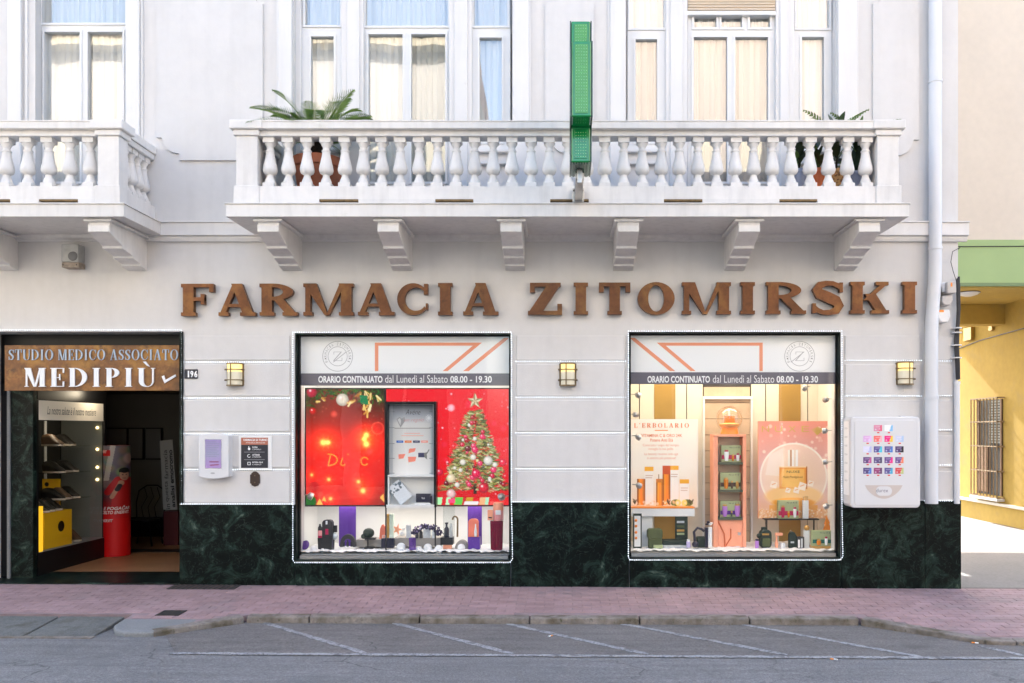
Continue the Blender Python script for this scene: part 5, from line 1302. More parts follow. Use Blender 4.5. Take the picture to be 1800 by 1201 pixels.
def leafy(pxc, y, m_pot, label, h, n, spread, pot_s=.55, top=0):
    x = X(pxc, y); t = thing('leafy_plant', label, 'potted plant', (x, y, 4.247), 'small potted plants at the right end of the balcony')
    MB().lathe(x, y, 4.471, [(.08, 0), (.09, .02), (.1, .2), (.11, .2), (.11, .24), (.09, .24)], 20).obj('pot', m_pot, t, smooth=35)
    MB().tube([(x, y, 4.65), (x + .01, y, 4.65 + h * .5)], .012, 6).obj('stem', M['trunk'], t)
    for i in range(n):
        az = i * 2.4 + rnd.uniform(-.3, .3); el = R(rnd.uniform(15, 80)); L = rnd.uniform(.5, 1) * spread
        b = Vector((x, y, 4.68 + h * rnd.uniform(.05, .6))); d = Vector((math.cos(az) * math.cos(el), math.sin(az) * math.cos(el), math.sin(el))); sd = Vector((-math.sin(az), math.cos(az), 0))
        w_ = L * .17; vs = []; 
        for k in range(6):
            u = k / 5; c = b + d * L * u - Vector((0, 0, .25 * L * u * u)); ww = w_ * math.sin(math.pi * min(.98, u * .9 + .08))
            vs += [c - sd * ww, c + Vector((0, 0, -.12 * ww)), c + sd * ww]
        mb = MB().add(vs, [(3*k, 3*k+1, 3*k+4, 3*k+3) for k in range(5)] + [(3*k+1, 3*k+2, 3*k+5, 3*k+4) for k in range(5)])
        mb.obj('leaf', M['leafd'] if i % 3 else M['leaf'], t, fix=False, smooth=60)
    if top:
        for az in (2.6, .5, -.4, 3.5, 1.4):
            mb = MB(); frond(mb, (x, y, 4.95), az, .5 + .12 * rnd.random(), R(rnd.uniform(48, 72)), n=14, droop=.7, lw=.03, ll=.1); mb.obj('frond', M['leaf'], t, fix=False)
M['pot_orange'] = pmat('orange_pot', (.93, .5, .3), .6); M['pot_pattern'] = pmat('ochre_patterned_pot', (.85, .65, .4), .6, spots=[(40, s(.5, .33, .2), .52, .56)]); M['pot_blue'] = pmat('blue_grey_pot', (.66, .7, .8), .4)
ps = thing('plant_stand', 'low white bench carrying the small potted plants on the balcony', 'bench', (X(1455, -.48), -.48, 4.247))
MB().box(X(1385, -.5), X(1520, -.5), -.62, -.32, 4.43, 4.47).obj('seat', M['white'], ps, bevel=.005)
for q in (1395, 1510): MB().box(X(q, -.5) - .03, X(q, -.5) + .03, -.6, -.34, 4.247, 4.4295).obj('leg', M['white'], ps)
leafy(1404, -.5, M['pot_blue'], 'dark leafy plant in a blue-grey pot behind the balusters', .42, 13, .3)
leafy(1437, -.52, M['pot_orange'], 'dark leafy plant in an orange pot behind the balusters', .5, 15, .32)
leafy(1470, -.5, M['pot_pattern'], 'tall dark leafy plant in an ochre patterned pot', .8, 16, .38, top=1)
leafy(1505, -.42, M['pot_blue'], 'leafy plant in a blue-grey pot beside the right balcony pedestal', .84, 12, .4, top=1)

# ------------------------------------------------------------------ inside the left display window
def front_canvas(cv, name, y, m, parent, off=.001): return cv.obj(name, y, m, parent, off)
# left screen
cv = Canvas(538, 684, 676, 888, 1.0)
cv.vgrad([(684, (.46, .11, .07)), (740, (.62, .11, .08)), (780, (.82, .12, .08)), (840, (.86, .11, .09)), (888, (.8, .12, .1))])
cv.glow(600, 800, 70, (.1, .0, 0)); cv.glow(538, 700, 30, (-.25, .08, -.02)); cv.glow(676, 890, 40, (-.2, .02, 0)); cv.glow(676, 690, 45, (-.3, .03, -.02))
for i in range(150):
    a = rnd.uniform(536, 676); b = 684 + abs(rnd.gauss(0, 1)) * (16 if a < 560 or a > 625 else 7)
    cv.line((a, b), (a + rnd.uniform(-7, 7), b + rnd.uniform(-5, 6)), 2.2, rnd.choice([(.05, .3, .1), (.1, .45, .15), (.03, .2, .06), (.3, .42, .1)]), .85)
cv.bauble(548, 690, 9, (.75, .12, .25)); cv.bauble(602, 703, 11, (.9, .85, .78)); cv.bauble(550, 723, 6, (.85, .1, .1)); cv.ring(664, 753, 10, 1.5, (1, .35, .3), .6); cv.circ(664, 753, 9, (.85, .12, .12), al=.5)
for a0, b0, L0, dr in ((642, 688, 12, 70), (652, 692, 14, 100), (634, 690, 12, 120), (648, 706, 14, 95), (652, 712, 15, 120), (640, 712, 13, 75), (662, 696, 12, 60), (566, 700, 9, 20), (562, 706, 8, 160), (624, 704, 10, 170), (616, 708, 8, 150), (646, 722, 12, 110)):
    for q in range(5):
        an = R(dr + rnd.uniform(-28, 28)); p2 = (a0 + L0 * math.cos(an) * rnd.uniform(.6, 1), b0 + L0 * math.sin(an) * rnd.uniform(.6, 1)); cv.line((a0, b0), p2, rnd.uniform(1.2, 3.4), rnd.choice([(.85, .62, .25), (.95, .8, .45), (.7, .45, .15), (1, .92, .7)]), .9)
cv.poly([(632, 694), (646, 696), (648, 712), (634, 710)], (.03, .48, .28))
for gx, gy, r in ((568, 778, 9), (577, 778, 7), (644, 765, 8), (644, 781, 9), (640, 772, 6), (578, 843, 5), (630, 847, 5), (638, 863, 8), (581, 877, 5), (548, 835, 4)):
    cv.glow(gx, gy, r * 2.4, (.5, .12, .02)); cv.glow(gx, gy, r * .6, (.9, .9, .5))
    for a in range(0, 180, 45): cv.line((gx - r * 1.6 * math.cos(R(a)), gy - r * 1.6 * math.sin(R(a))), (gx + r * 1.6 * math.cos(R(a)), gy + r * 1.6 * math.sin(R(a))), .8, (1, .7, .3), .35)
def arcseg(cx_, cy_, rx, ry, a0, a1, n=9):
    P_ = [(cx_ + rx * math.cos(R(a0 + (a1 - a0) * i / n)), cy_ + ry * math.sin(R(a0 + (a1 - a0) * i / n))) for i in range(n + 1)]
    return list(zip(P_, P_[1:]))
for p, q in ([((581, 800), (577, 819))] + arcseg(578, 808.5, 15, 10, -95, 85) + [((602, 806), (599, 816))] + arcseg(603, 815, 4, 3.5, 180, 20, 4) + arcseg(641, 811, 6.5, 7, -30, -320)):
    cv.line(p, q, 3.4, (.95, .35, .1), .7); cv.line(p, q, 1.2, (1, .75, .3))
cv.circ(612, 799, 1.5, (1, .7, .3))
for c_ in ((587, 728), (650, 794)):
    for a in range(0, 180, 30): cv.line((c_[0] - 6 * math.cos(R(a)), c_[1] - 6 * math.sin(R(a))), (c_[0] + 6 * math.cos(R(a)), c_[1] + 6 * math.sin(R(a))), 1.2, (.95, .3, .25))
for i in range(60): cv.circ(rnd.uniform(540, 674), rnd.uniform(700, 885), rnd.uniform(.5, 1.2), (1, .55, .45), al=.6)
cv.circ(544, 882, 12, (.1, .4, .12)); cv.circ(552, 855, 8, (.8, .1, .12))
for p in ([(566, 880), (570, 872), (574, 882)], [(556, 888), (562, 876), (568, 888)], [(668, 875), (674, 868), (676, 884)]): cv.poly(p, (1, .75, .35))
ysc = .34
ts = thing('video_screen', 'tall red Christmas video screen with glowing lights, left of the white cabinet', 'screen', (X(607, ysc), ysc, Z(888, ysc)), 'video screens in the display window')
MB().box(X(536, ysc), X(677.5, ysc), ysc, ysc + .05, Z(890.5, ysc), Z(682, ysc)).obj('bezel', M['blackp'], ts)
front_canvas(cv, 'picture', ysc, M['screen'], ts, .002)
# right screen
cv = Canvas(679, 684, 894, 888, 1.0, (.9, .04, .11)).vgrad([(684, (.92, .05, .13)), (800, (.9, .03, .1)), (888, (.82, .05, .08))])
for i in range(110): cv.circ(rnd.uniform(680, 894), rnd.uniform(685, 880), rnd.uniform(.6, 2), (1, .8, .85), al=rnd.uniform(.4, 1))
for i in range(18): cv.circ(rnd.uniform(680, 894), rnd.uniform(690, 860), rnd.uniform(3, 6), (1, .35, .5), soft=3, al=.35)
for a in range(0, 180, 30): cv.line((793 - 6 * math.cos(R(a)), 717 - 6 * math.sin(R(a))), (793 + 6 * math.cos(R(a)), 717 + 6 * math.sin(R(a))), 1.6, (1, .75, .8))
cv.rect(832, 850, 838, 868, (.22, .12, .07))
for i in range(1900):
    v = rnd.random() ** .75; yv = 722 + v * 140; lay = (yv - 722) / 140
    hw = 5 + 56 * lay ** .85 * (.74 + .26 * ((lay * 5) % 1)); a = 835 + rnd.uniform(-hw, hw); dr = 1 if a > 835 else -1
    c_ = rnd.choice([(.3, .32, .12), (.48, .5, .2), (.62, .62, .3), (.2, .26, .1), (.72, .74, .45), (.4, .44, .22), (.85, .85, .68)])
    ln = rnd.uniform(3, 9); cv.line((a, yv), (a + dr * ln, yv - ln * rnd.uniform(-.5, .6)), 1.7, c_, .8)
for i in range(46):
    v = rnd.random() ** .7; yv = 730 + v * 128; hw = 4 + 52 * (yv - 722) / 140; a = 835 + rnd.uniform(-hw, hw)
    cv.bauble(a, yv, rnd.uniform(2, 5.5), rnd.choice([(.85, .08, .25), (.95, .2, .42), (.7, .05, .1), (.92, .9, .85), (.9, .85, .6), (.3, .3, .3), (.45, .1, .15)]))
for a, b, r, c_ in ((835, 791, 6, (.93, .2, .4)), (837, 833, 8, (.9, .06, .3)), (793, 841, 8, (.93, .85, .7)), (773, 830, 6, (.9, .1, .25)), (884, 813, 6, (.95, .1, .25)), (848, 768, 5, (.95, .2, .4)), (850, 858, 9, (.85, .1, .2)), (858, 810, 8, (.9, .88, .84)), (793, 868, 8, (.95, .75, .75))): cv.bauble(a, b, r, c_)
st = [(835 + (15 if k % 2 == 0 else 6) * math.sin(math.pi * k / 5), 705 - (15 if k % 2 == 0 else 6) * math.cos(math.pi * k / 5)) for k in range(10)]
cv.poly(st, (.62, .52, .36)); 
for k in range(0, 10, 2): cv.poly([(835, 705), st[k], st[(k + 1) % 10]], (.88, .82, .68))
cv.rect(766, 876, 894, 888, (.9, .1, .12))
for a, b, c_ in ((767, 776, (.7, .95, .7)), (776, 783, (.85, .1, .15)), (783, 790, (.75, .95, .75)), (798, 812, (.4, .8, .3)), (812, 818, (.8, .1, .12)), (818, 830, (.8, .6, .15)), (815, 840, (.95, .92, .92)), (842, 852, (.95, .7, .5)), (852, 858, (.7, .9, .75)), (860, 884, (.97, .35, .32))):
    cv.poly([(a + 2, 874 if b - a < 20 else 881), (b + 2, 874 if b - a < 20 else 881), (b, 888), (a, 888)], c_)
cv.poly([(788, 878), (800, 876), (800, 884), (788, 885)], (1, .3, .5))
ts = thing('video_screen', 'wide red video screen with decorated Christmas tree and star', 'screen', (X(787, ysc), ysc, Z(888, ysc)), 'video screens in the display window')
MB().box(X(678, ysc), X(896, ysc), ysc, ysc + .05, Z(890.5, ysc), Z(682, ysc)).obj('bezel', M['blackp'], ts)
front_canvas(cv, 'picture', ysc, M['screen'], ts, .002)
# white cabinet between the screens
yc = .2
cab = thing('display_cabinet', 'white shelf cabinet with poster standing between the red screens', 'cabinet', (X(721, yc), yc, Z(893, yc)))
def bx(px0, px1, py0, py1, y0, y1, nm, m, par, bevel=0): return MB().box(X(px0, y0), X(px1, y0), y0, y1, Z(py1, y0), Z(py0, y0)).obj(nm, m, par, bevel=bevel)
bx(676.5, 681.5, 706, 892, yc, yc + .13, 'side_post', M['black'], cab); bx(762.5, 766.5, 706, 892, yc, yc + .13, 'side_post', M['black'], cab); bx(681.6, 762.4, 706, 710.5, yc, yc + .13, 'top_bar', M['black'], cab)
bx(681.6, 762.4, 710.6, 889, yc + .11, yc + .13, 'back_panel', M['white'], cab)
bx(681.6, 762.4, 835, 838.5, yc - .01, yc + .109, 'shelf', M['white'], cab); bx(679, 763, 887.5, 893, yc - .02, yc + .12, 'shelf', M['white'], cab); bx(681.6, 684, 838.6, 887.4, yc, yc + .109, 'side_panel', M['white'], cab)
for a in (677, 764): bx(a, a + 2, 892.1, 968, yc + .02, yc + .05, 'leg', M['blackp'], cab)
cv = Canvas(683, 712, 761, 834, 2.0, (.88, .88, .86)).vgrad([(712, (.42, .44, .48)), (730, (.62, .64, .68)), (745, (.82, .82, .81)), (834, (.93, .92, .91))])
for yv in (724, 752, 780, 806, 832): cv.line((683, yv), (693, yv), 1, (.35, .36, .38), .7).line((755, yv), (761, yv), 1, (.35, .36, .38), .7)
cv.line((688, 712), (688, 834), 5, (.7, .71, .73), .5).line((759, 745), (759, 834), 4, (.62, .68, .7), .5).line((694, 753), (756, 753), 1.2, (.55, .55, .52))
cv.poly([(697, 737), (703, 733), (706, 736), (711, 733), (713, 739), (704, 752)], (.6, .6, .6)).poly([(699, 738), (703, 735), (705, 740), (704, 748)], (.8, .8, .8))
for a in range(0, 180, 30): cv.line((754 - 6 * math.cos(R(a)), 735 - 6 * math.sin(R(a))), (754 + 6 * math.cos(R(a)), 735 + 6 * math.sin(R(a))), 1, (.9, .9, .9))
for yv, a, b in ((762, 711, 738), (766, 706, 744)): cv.line((a, yv), (b, yv), 1.1, (.95, .6, .5), .8)
for a, c_ in ((697, (.2, .4, .75)), (711.5, (.95, .5, .2)), (726, (.2, .2, .35)), (740, (.95, .62, .55))): cv.rect(a, 774.5, a + 12, 778.5, c_).line((a + 3, 776.5), (a + 9, 776.5), .9, (.95, .95, .95), .7)
cv.poly([(700, 799), (713, 798), (711, 802), (709, 806), (701, 807)], (.96, .55, .46)).poly([(719, 789), (731, 788), (729, 794), (718, 797)], (.96, .55, .46)).poly([(717, 803), (732, 803), (730, 811), (718, 813)], (.96, .55, .46))
cv.rect(735, 796, 747, 804, (.25, .25, .38)).line((747, 803), (754, 791), 1.5, (.4, .42, .4)).poly([(745, 797), (750, 795), (751, 808), (746, 804)], (.5, .5, .48))
pa = thing('cabinet_poster', 'small white poster with orange price tags in the cabinet', 'poster', (X(722, yc + .1), yc + .1, Z(834, yc)))
MB().box(X(683, yc + .1), X(761, yc + .1), yc + .1, yc + .1085, Z(834.5, yc + .1), Z(711.5, yc + .1)).obj('board', M['white'], pa)
cv.obj('print', yc + .1, M['print'], pa, .001)
ptext('Avène', 713, 739, 720, 729, yc + .0985, M['inkd'], pa, shear=.3, bold=-.012); ptext('un regalo', 711, 745, 735, 743, yc + .0985, pmat('rose_ink', (.8, .5, .48), .5), pa, shear=.4, bold=-.012)
sbx = thing('silver_gift_box', 'tilted silver gift box with dark print in the cabinet', 'gift box', (X(704, yc), yc + .04, Z(887, yc)))
k = MB().box(X(691, .24), X(717, .24), .23, .27, Z(884, .24), Z(846, .24)).obj('box', M['silver'], sbx, rot=((X(704, .24), .25, Z(866, .24)), (0, R(-38), 0)), bevel=.003)
cv = Canvas(0, 0, 26, 38, 2, (.86, .88, .9)).noise(.1)
for i in range(24): cv.circ(rnd.uniform(0, 26), rnd.uniform(0, 15), rnd.uniform(.8, 2.4), (.32, .38, .42), al=.8)
me = cv.mesh('print', lambda u, v: (X(691.5 + 25 * u, .24), .2295, Z(846.5 + 37 * v, .24)), M['print'])
pv_ = Vector((X(704, .24), .25, Z(866, .24))); from mathutils import Euler
me.transform(Matrix.Translation(pv_) @ Euler((0, R(-38), 0)).to_matrix().to_4x4() @ Matrix.Translation(-pv_)); o = bpy.data.objects.new('print', me); scn.collection.objects.link(o); attach(o, sbx)
dbx = thing('navy_gift_box', 'small navy gift box on a white stand in the cabinet', 'gift box', (X(743, yc), yc + .04, Z(884, yc)))
bx(731, 757, 868, 883, .23, .28, 'box', M['navy'], dbx, .003); bx(754.5, 759, 872, 885, .22, .25, 'bottle', M['navy'], dbx, .003); bx(729, 757, 884, 887.3, .22, .29, 'stand', M['white'], dbx); ptext('Nuit', 741, 747, 874, 877.5, .2285, M['inkw'], dbx, shear=.3)

FL = W1[2] + .05           # display floor
def by(py, z=None):        # depth at which a base at height z shows at row py
    return 1500 * (CAMZ - (FL + .03 if z is None else z)) / (py - 757) - CAMD
sn = MB(); nx, ny = 90, 26; vs = []
for j in range(ny):
    for i in range(nx):
        u, v = i / (nx - 1), j / (ny - 1); x = W1[0] - .02 + (W1[1] - W1[0] + .04) * u; y = .125 + .8 * v
        vs.append((x, y, FL + .016 + .012 * math.sin(x * 23 + y * 17) * math.sin(x * 41 - y * 29) + rnd.uniform(0, .012) + .02 * math.exp(-((y - .2) / .1) ** 2)))
sn.add(vs, [(j*nx+i, j*nx+i+1, (j+1)*nx+i+1, (j+1)*nx+i) for j in range(ny-1) for i in range(nx-1)])
tag(sn.obj('fake_snow', M['snow'], smooth=60, fix=False), 'white cotton snow covering the floor of the red display window', 'snow', kind='stuff')
for k, (px, py, r, lb) in enumerate(((551, 965, 6, 'white snowball beside the purple dish'), (705, 962, 8, 'large white snowball left of the purple vase'), (737, 967, 7, 'white snowball right of the purple vase'), (752, 963, 7.5, 'pointed white snowball under the lavender garland'), (771, 966, 8, 'white snowball right of the black cabinet leg'), (811, 963, 7, 'white snowball in front of the grey arch'), (567, 968, 4, 'small glass-like white ball before the dark gift caddy'))):
    y = .22 + .02 * (k % 3); xx, zz_ = X(px, y), Z(py, y)
    t = thing('snowball', lb, 'snowball', (xx, y, zz_ - r / 150), 'fake snowballs')
    mb = MB().ball((xx, y, zz_), r / 150, 16); mb.obj('ball', M['snow'], t, smooth=80)
def lat(name, px, y, prof, m, par, base_py, sc_=1, n=20): return MB().lathe(X(px, y), y, Z(base_py, y), prof, n, sc=sc_).obj(name, m, par, smooth=40)
y = .25
t = thing('purple_dish', 'round purple dish leaning at the left end of the display', 'dish', (X(537, y), y, Z(967, y)))
MB().lathe(0, 0, 0, [(.02, .018), (.045, .015), (.05, .002), (.056, 0), (.058, .006), (.05, .022), (.02, .026)], 28).obj('dish', M['purpled'], t, smooth=40, rot=((0, 0, 0), (R(70), 0, R(-25)))).location = (X(537, y), y, Z(958.5, y))
def tagshape(x0, x1, y0, y1, c=.3):
    w_ = (x1 - x0) * c
    return [(x0, y1), (x0, y0 + w_ * .9), (x0 + w_ * .4, y0 + w_ * .25), (x0 + w_, y0), (x1 - w_, y0), (x1 - w_ * .4, y0 + w_ * .25), (x1, y0 + w_ * .9), (x1, y1)]
def pp(pts, y0, dep, name, m, par, bevel=.003): return MB().prism_y([(X(a, y0), Z(b, y0)) for a, b in pts], y0, y0 + dep).obj(name, m, par, bevel=bevel)
M['charcoal'] = pmat('charcoal_card', (.2, .19, .2), .5)
t = thing('charcoal_gift_caddy', 'charcoal tag-shaped gift box standing on a dark stand', 'gift box', (X(575, .3), .3, FL + .02))
pp(tagshape(566, 584, 914, 945), .3, .08, 'box', M['charcoal'], t); pp([(558, 945.5), (584, 945.5), (583, 968), (559, 968)], .29, .12, 'stand', M['blackp'], t); MB().tube([(X(574, .295), .295, Z(922, .29)), (X(574, .295), .295, Z(916, .29))], .012, 8).obj('tag', M['inkw'], t); bx(572, 577, 930, 940, .296, .2995, 'label', M['magenta'], t)
t = thing('magenta_bottle', 'black and magenta bottle beside the charcoal gift box', 'bottle', (X(562.5, .27), .27, FL + .15))
lat('bottle', 562.5, .3, [(.024, 0), (.025, .002), (.025, .075)], M['magenta'], t, 945.3); lat('shoulder', 562.5, .3, [(.0251, .0755), (.025, .12), (.01, .15), (.01, .165)], M['blackp'], t, 945.3); bx(559.5, 565.5, 933, 942, .262, .2745, 'label', M['pinkc'], t)
t = thing('small_black_carton', 'small black carton on a white round ornament', 'carton', (X(589, .35), .35, Z(945, .35)))
bx(586, 592, 924, 936, .35, .38, 'carton', M['blackp'], t, .002); MB().ball((X(588, .37), .37, Z(943, .37)), .042, 14).obj('ornament', M['silver'], t, smooth=80)
for k, (a, b, c, lb) in enumerate(((596, 626, 960, 'glittering purple banner left of the cabinet'), (822, 847, 958, 'glittering purple banner under the right screen'))):
    t = thing('purple_banner', lb, 'banner', (X((a+b)/2, .6), .6, FL), 'purple banners')
    curtain(X(a, .6), X(b, .6), Z(c, .6), Z(860, .6), .6, M['purple'], t, 1.2, .006, 'cloth')
M['greyblock'] = pmat('grey_block', (.6, .58, .56), .8)
for k, (a, b, c, d, lb) in enumerate(((626, 672, 949, 962, 'low grey riser block left of the cabinet'), (692, 776, 946, 960, 'low grey riser block below the lavender garland'))):
    t = thing('riser_block', lb, 'display riser', (X((a+b)/2, .5), .5, FL), 'grey riser blocks'); bx(a, b, c, d, .42, .7, 'block', M['greyblock'], t, .004)
t = thing('black_arch_caddy', 'black arched gift caddy in front of the purple banner', 'gift caddy', (X(611, .35), .35, FL + .02))
MB().strip([((X(611, .35) + .095 * math.cos(R(a)), Z(962, .35) + .155 * math.sin(R(a)) ** .8), (X(611, .35) + .06 * math.cos(R(a)), Z(962, .35) + .1 * math.sin(R(a)) ** .8)) for a in range(0, 181, 12)], .35, .41).obj('arch', M['charcoal'], t, bevel=.004)
for q in (604, 611, 618): lat('bottle', q, .38, [(.014, 0), (.014, .05), (.007, .06), (.007, .08)], M['blackp'], t, 961)
t = thing('dark_green_pouch', 'dark green rounded pouch on a small black pedestal', 'pouch', (X(647, .35), .35, FL + .02))
MB().ball((X(648, .38), .38, Z(937, .38)), .07, 14, .85).obj('pouch', M['darkgreen'], t, smooth=80); MB().ball((X(639, .36), .36, Z(943, .36)), .032, 10).obj('knob', M['darkgreen'], t, smooth=80)
bx(641, 659, 946, 949, .34, .42, 'tray', M['blackp'], t); bx(645, 647.5, 949.2, 962, .37, .39, 'post', M['blackp'], t); bx(640, 656, 962.2, 965, .34, .42, 'foot', M['blackp'], t)
t = thing('orange_arch_tile', 'orange arched tile standing beside the cabinet leg', 'display tile', (X(672, .5), .5, Z(948, .5)))
pp([(666.5, 948), (668, 930), (671, 923), (674, 922), (677.5, 927), (678, 948)], .5, .03, 'tile', M['coral'], t)
t = thing('gold_carton_pair', 'tall narrow gold and pale green cartons under the cabinet', 'cartons', (X(685, .45), .45, Z(946, .45)))
bx(677.5, 684, 904, 946, .45, .49, 'carton', M['gold2'], t, .002); bx(684.5, 691.5, 904, 946, .45, .49, 'carton', mat('pale_green_carton', s(.82, .88, .82), .5), t, .002)
t = thing('navy_gift_bag', 'small navy gift bag with two handles under the cabinet', 'gift bag', (X(681, .33), .33, FL + .02))
bx(670, 692, 946.5, 964, .33, .39, 'bag', M['navy'], t, .003)
for q in (675, 687): MB().tube([(X(q - 2, .34), .34, Z(946, .34)), (X(q - 2, .34), .34, Z(941, .34)), (X(q + 2, .34), .34, Z(941, .34)), (X(q + 2, .34), .34, Z(946, .34))], .004, 6).obj('handle', M['inkw'], t)
t = thing('orange_star', 'flat orange starfish shape behind the snowballs', 'ornament', (X(698, .5), .5, Z(941, .5)))
pp([(698 + (9 if k % 2 == 0 else 3.4) * math.sin(math.pi * k / 5 + .3), 931 - (11 if k % 2 == 0 else 4) * math.cos(math.pi * k / 5 + .3)) for k in range(10)], .5, .02, 'star', M['salmon'], t)
t = thing('purple_vase', 'ribbed purple vase among the snowballs', 'vase', (X(725, .25), .25, FL + .02))
lat('vase', 725, .25, [(.06, 0), (.045, .01), (.036, .04), (.036, .13), (.04, .14)], M['purpled'], t, 966)
for k in range(10):
    a = 2 * math.pi * k / 10; xx = X(725, .25) + .037 * math.cos(a); yy = .25 + .037 * math.sin(a); MB().tube([(xx, yy, Z(961, .25)), (xx, yy, Z(946, .25))], .005, 5).obj('rib', M['purpled'], t)
t = thing('lavender_garland', 'dark purple lavender garland arching over small bottles', 'garland', (X(750, .4), .4, Z(946, .4)))
M['lavd'] = pmat('dark_lavender', (.28, .25, .36), .8); M['lavl'] = pmat('pale_lavender', (.62, .56, .74), .8)
mb, mb2 = MB(), MB()
for i in range(170):
    a = R(rnd.uniform(15, 165)); rr_ = rnd.uniform(.13, .2); c = (X(750, .4) + rr_ * math.cos(a) * 1.05, .4 + rnd.uniform(-.03, .05), Z(946, .4) + rr_ * math.sin(a) * .85)
    (mb if rnd.random() < .75 or a < 1 else mb2).ball(c, rnd.uniform(.008, .016), 5)
mb.obj('leaves', M['lavd'], t, fix=False); mb2.obj('flowers', M['lavl'], t, fix=False)
for q, m_ in ((733, 'navy'), (740, 'charcoal'), (762, 'silver')): lat('bottle', q, .42, [(.022, 0), (.022, .07), (.01, .085), (.01, .11)], M[m_], t, 946)
pp([(744, 946), (744, 933), (748, 928), (754, 928), (757, 933), (757, 946)], .42, .02, 'arch_card', M['silver'], t)
t = thing('pale_carton', 'slim pale carton left of the lavender garland', 'carton', (X(718, .4), .4, Z(946, .4))); bx(714, 722, 923, 946, .4, .44, 'carton', M['silver'], t, .002)
t = thing('white_figurine', 'small white round figurine beside the orange star', 'figurine', (X(708, .4), .4, Z(946, .4))); MB().ball((X(707, .42), .42, Z(938, .42)), .03, 12).ball((X(709, .42), .42, Z(930, .42)), .018, 10).obj('body', M['white'], t, smooth=80)
t = thing('acrylic_case', 'clear acrylic case with dark bottles on a black base', 'display case', (X(787, .35), .35, FL + .02))
bx(779, 798, 884, 945, .36, .46, 'case', M['acryl'], t); bx(774, 796, 945.5, 958, .34, .48, 'base', M['blackp'], t, .003); bx(779, 793, 958.2, 966, .36, .46, 'foot', M['salmon'], t)
lat('bottle', 785, .41, [(.03, 0), (.03, .1), (.012, .13), (.012, .16), (.02, .16), (.02, .18)], M['navy'], t, 944.5); lat('bottle', 793, .41, [(.02, 0), (.02, .12), (.01, .14), (.01, .17)], M['silver'], t, 944.5)
t = thing('gold_hook_stand', 'curved dark gold hook stand right of the acrylic case', 'display stand', (X(801, .45), .45, Z(943, .45)))
MB().tube([(X(804, .45), .45, Z(944, .45))] + [(X(800 + 4.5 * math.cos(R(a)), .45), .45, Z(914 - 6 * math.sin(R(a)), .45)) for a in range(0, 181, 20)], .011, 8).obj('hook', M['oldbrass'], t, smooth=60)
t = thing('grey_arch_block', 'low grey arched block behind a snowball', 'display riser', (X(812, .33), .33, FL + .02))
MB().strip([((X(811, .33) + .08 * math.cos(R(a)), Z(965, .33) + .1 * math.sin(R(a))), (X(811, .33) + .045 * math.cos(R(a)), Z(965, .33) + .06 * math.sin(R(a)))) for a in range(0, 181, 12)], .33, .45).obj('arch', M['greyblock'], t)
t = thing('coral_gift_tag', 'coral tag-shaped gift box on a purple glitter block', 'gift box', (X(832, .3), .3, FL + .02))
pp(tagshape(823, 841, 912.5, 944), .3, .06, 'box', M['coral'], t); bx(823, 843.5, 944.5, 966, .29, .41, 'block', M['purple'], t, .003); lat('bottle_picture', 836, .295, [(.016, 0), (.018, .05), (.008, .12), (.007, .15)], M['inkw'], t, 943)
t = thing('crimson_cylinder', 'tall crimson ribbed cylinder stand at the right end of the red display', 'display stand', (X(873, .25), .25, FL + .02))
lat('cylinder', 873, .25, [(.064, 0), (.066, .15), (.072, .355)], M['crimson'], t, 967, n=28)
for k in range(18):
    a = 2 * math.pi * k / 18; MB().tube([(X(873, .25) + .066 * math.cos(a), .25 + .066 * math.sin(a), Z(966, .25)), (X(873, .25) + .073 * math.cos(a), .25 + .073 * math.sin(a), Z(916, .25))], .006, 5).obj('rib', M['crimson'], t)
t = thing('pink_canister', 'large pink canister standing on the crimson cylinder', 'canister', (X(876, .25), .25, Z(915, .25)))
lat('body', 876, .25, [(.058, 0), (.061, .004), (.061, .12)], M['pinkc'], t, 915); lat('upper_body', 876, .25, [(.0612, .1205), (.061, .2), (.056, .215)], M['salmon'], t, 915); bx(871, 880, 897, 905, .184, .188, 'label', M['inkw'], t)
t = thing('peach_carton', 'small peach carton beside the pink canister', 'carton', (X(861.5, .24), .24, Z(915, .24))); bx(857, 866, 897, 914.8, .2, .25, 'carton', M['salmon'], t, .002); bx(858.5, 864.5, 909, 911, .197, .1995, 'stripe', M['inkd'], t)
# spotlights inside both windows
def spot(px, py, y, az, el, label, r=.045):
    c = Vector((X(px, y), y, Z(py, y))); t = thing('spotlight', label, 'spotlight', tuple(c), 'display spotlights')
    d = Vector((math.cos(R(el)) * math.sin(R(az)), math.cos(R(el)) * math.cos(R(az)), math.sin(R(el))))
    MB().tube([c, c + d * .02, c + d * .06], .04, 14, rs=[r * .5, r, r]).obj('head', M['steel'], t, smooth=40)
    MB().tube([c + d * .0602, c + d * .0625], r * .9, 14).obj('lens', M['spotlens'], t)
    MB().tube([c, c + Vector((.05 if az < 0 else -.05, .02, .0))], .006, 6).obj('arm', M['steel'], t)
    return t
M['spotlens'] = mat('spot_lens', (.9, .8, .6), .3, emit=(1, .8, .5), es=1.8 / EXPM)
spot(541, 870, .16, 70, -25, 'small spotlight at the lower left of the red display window'); spot(886, 872, .16, -60, -20, 'small spotlight at the lower right of the red display window')

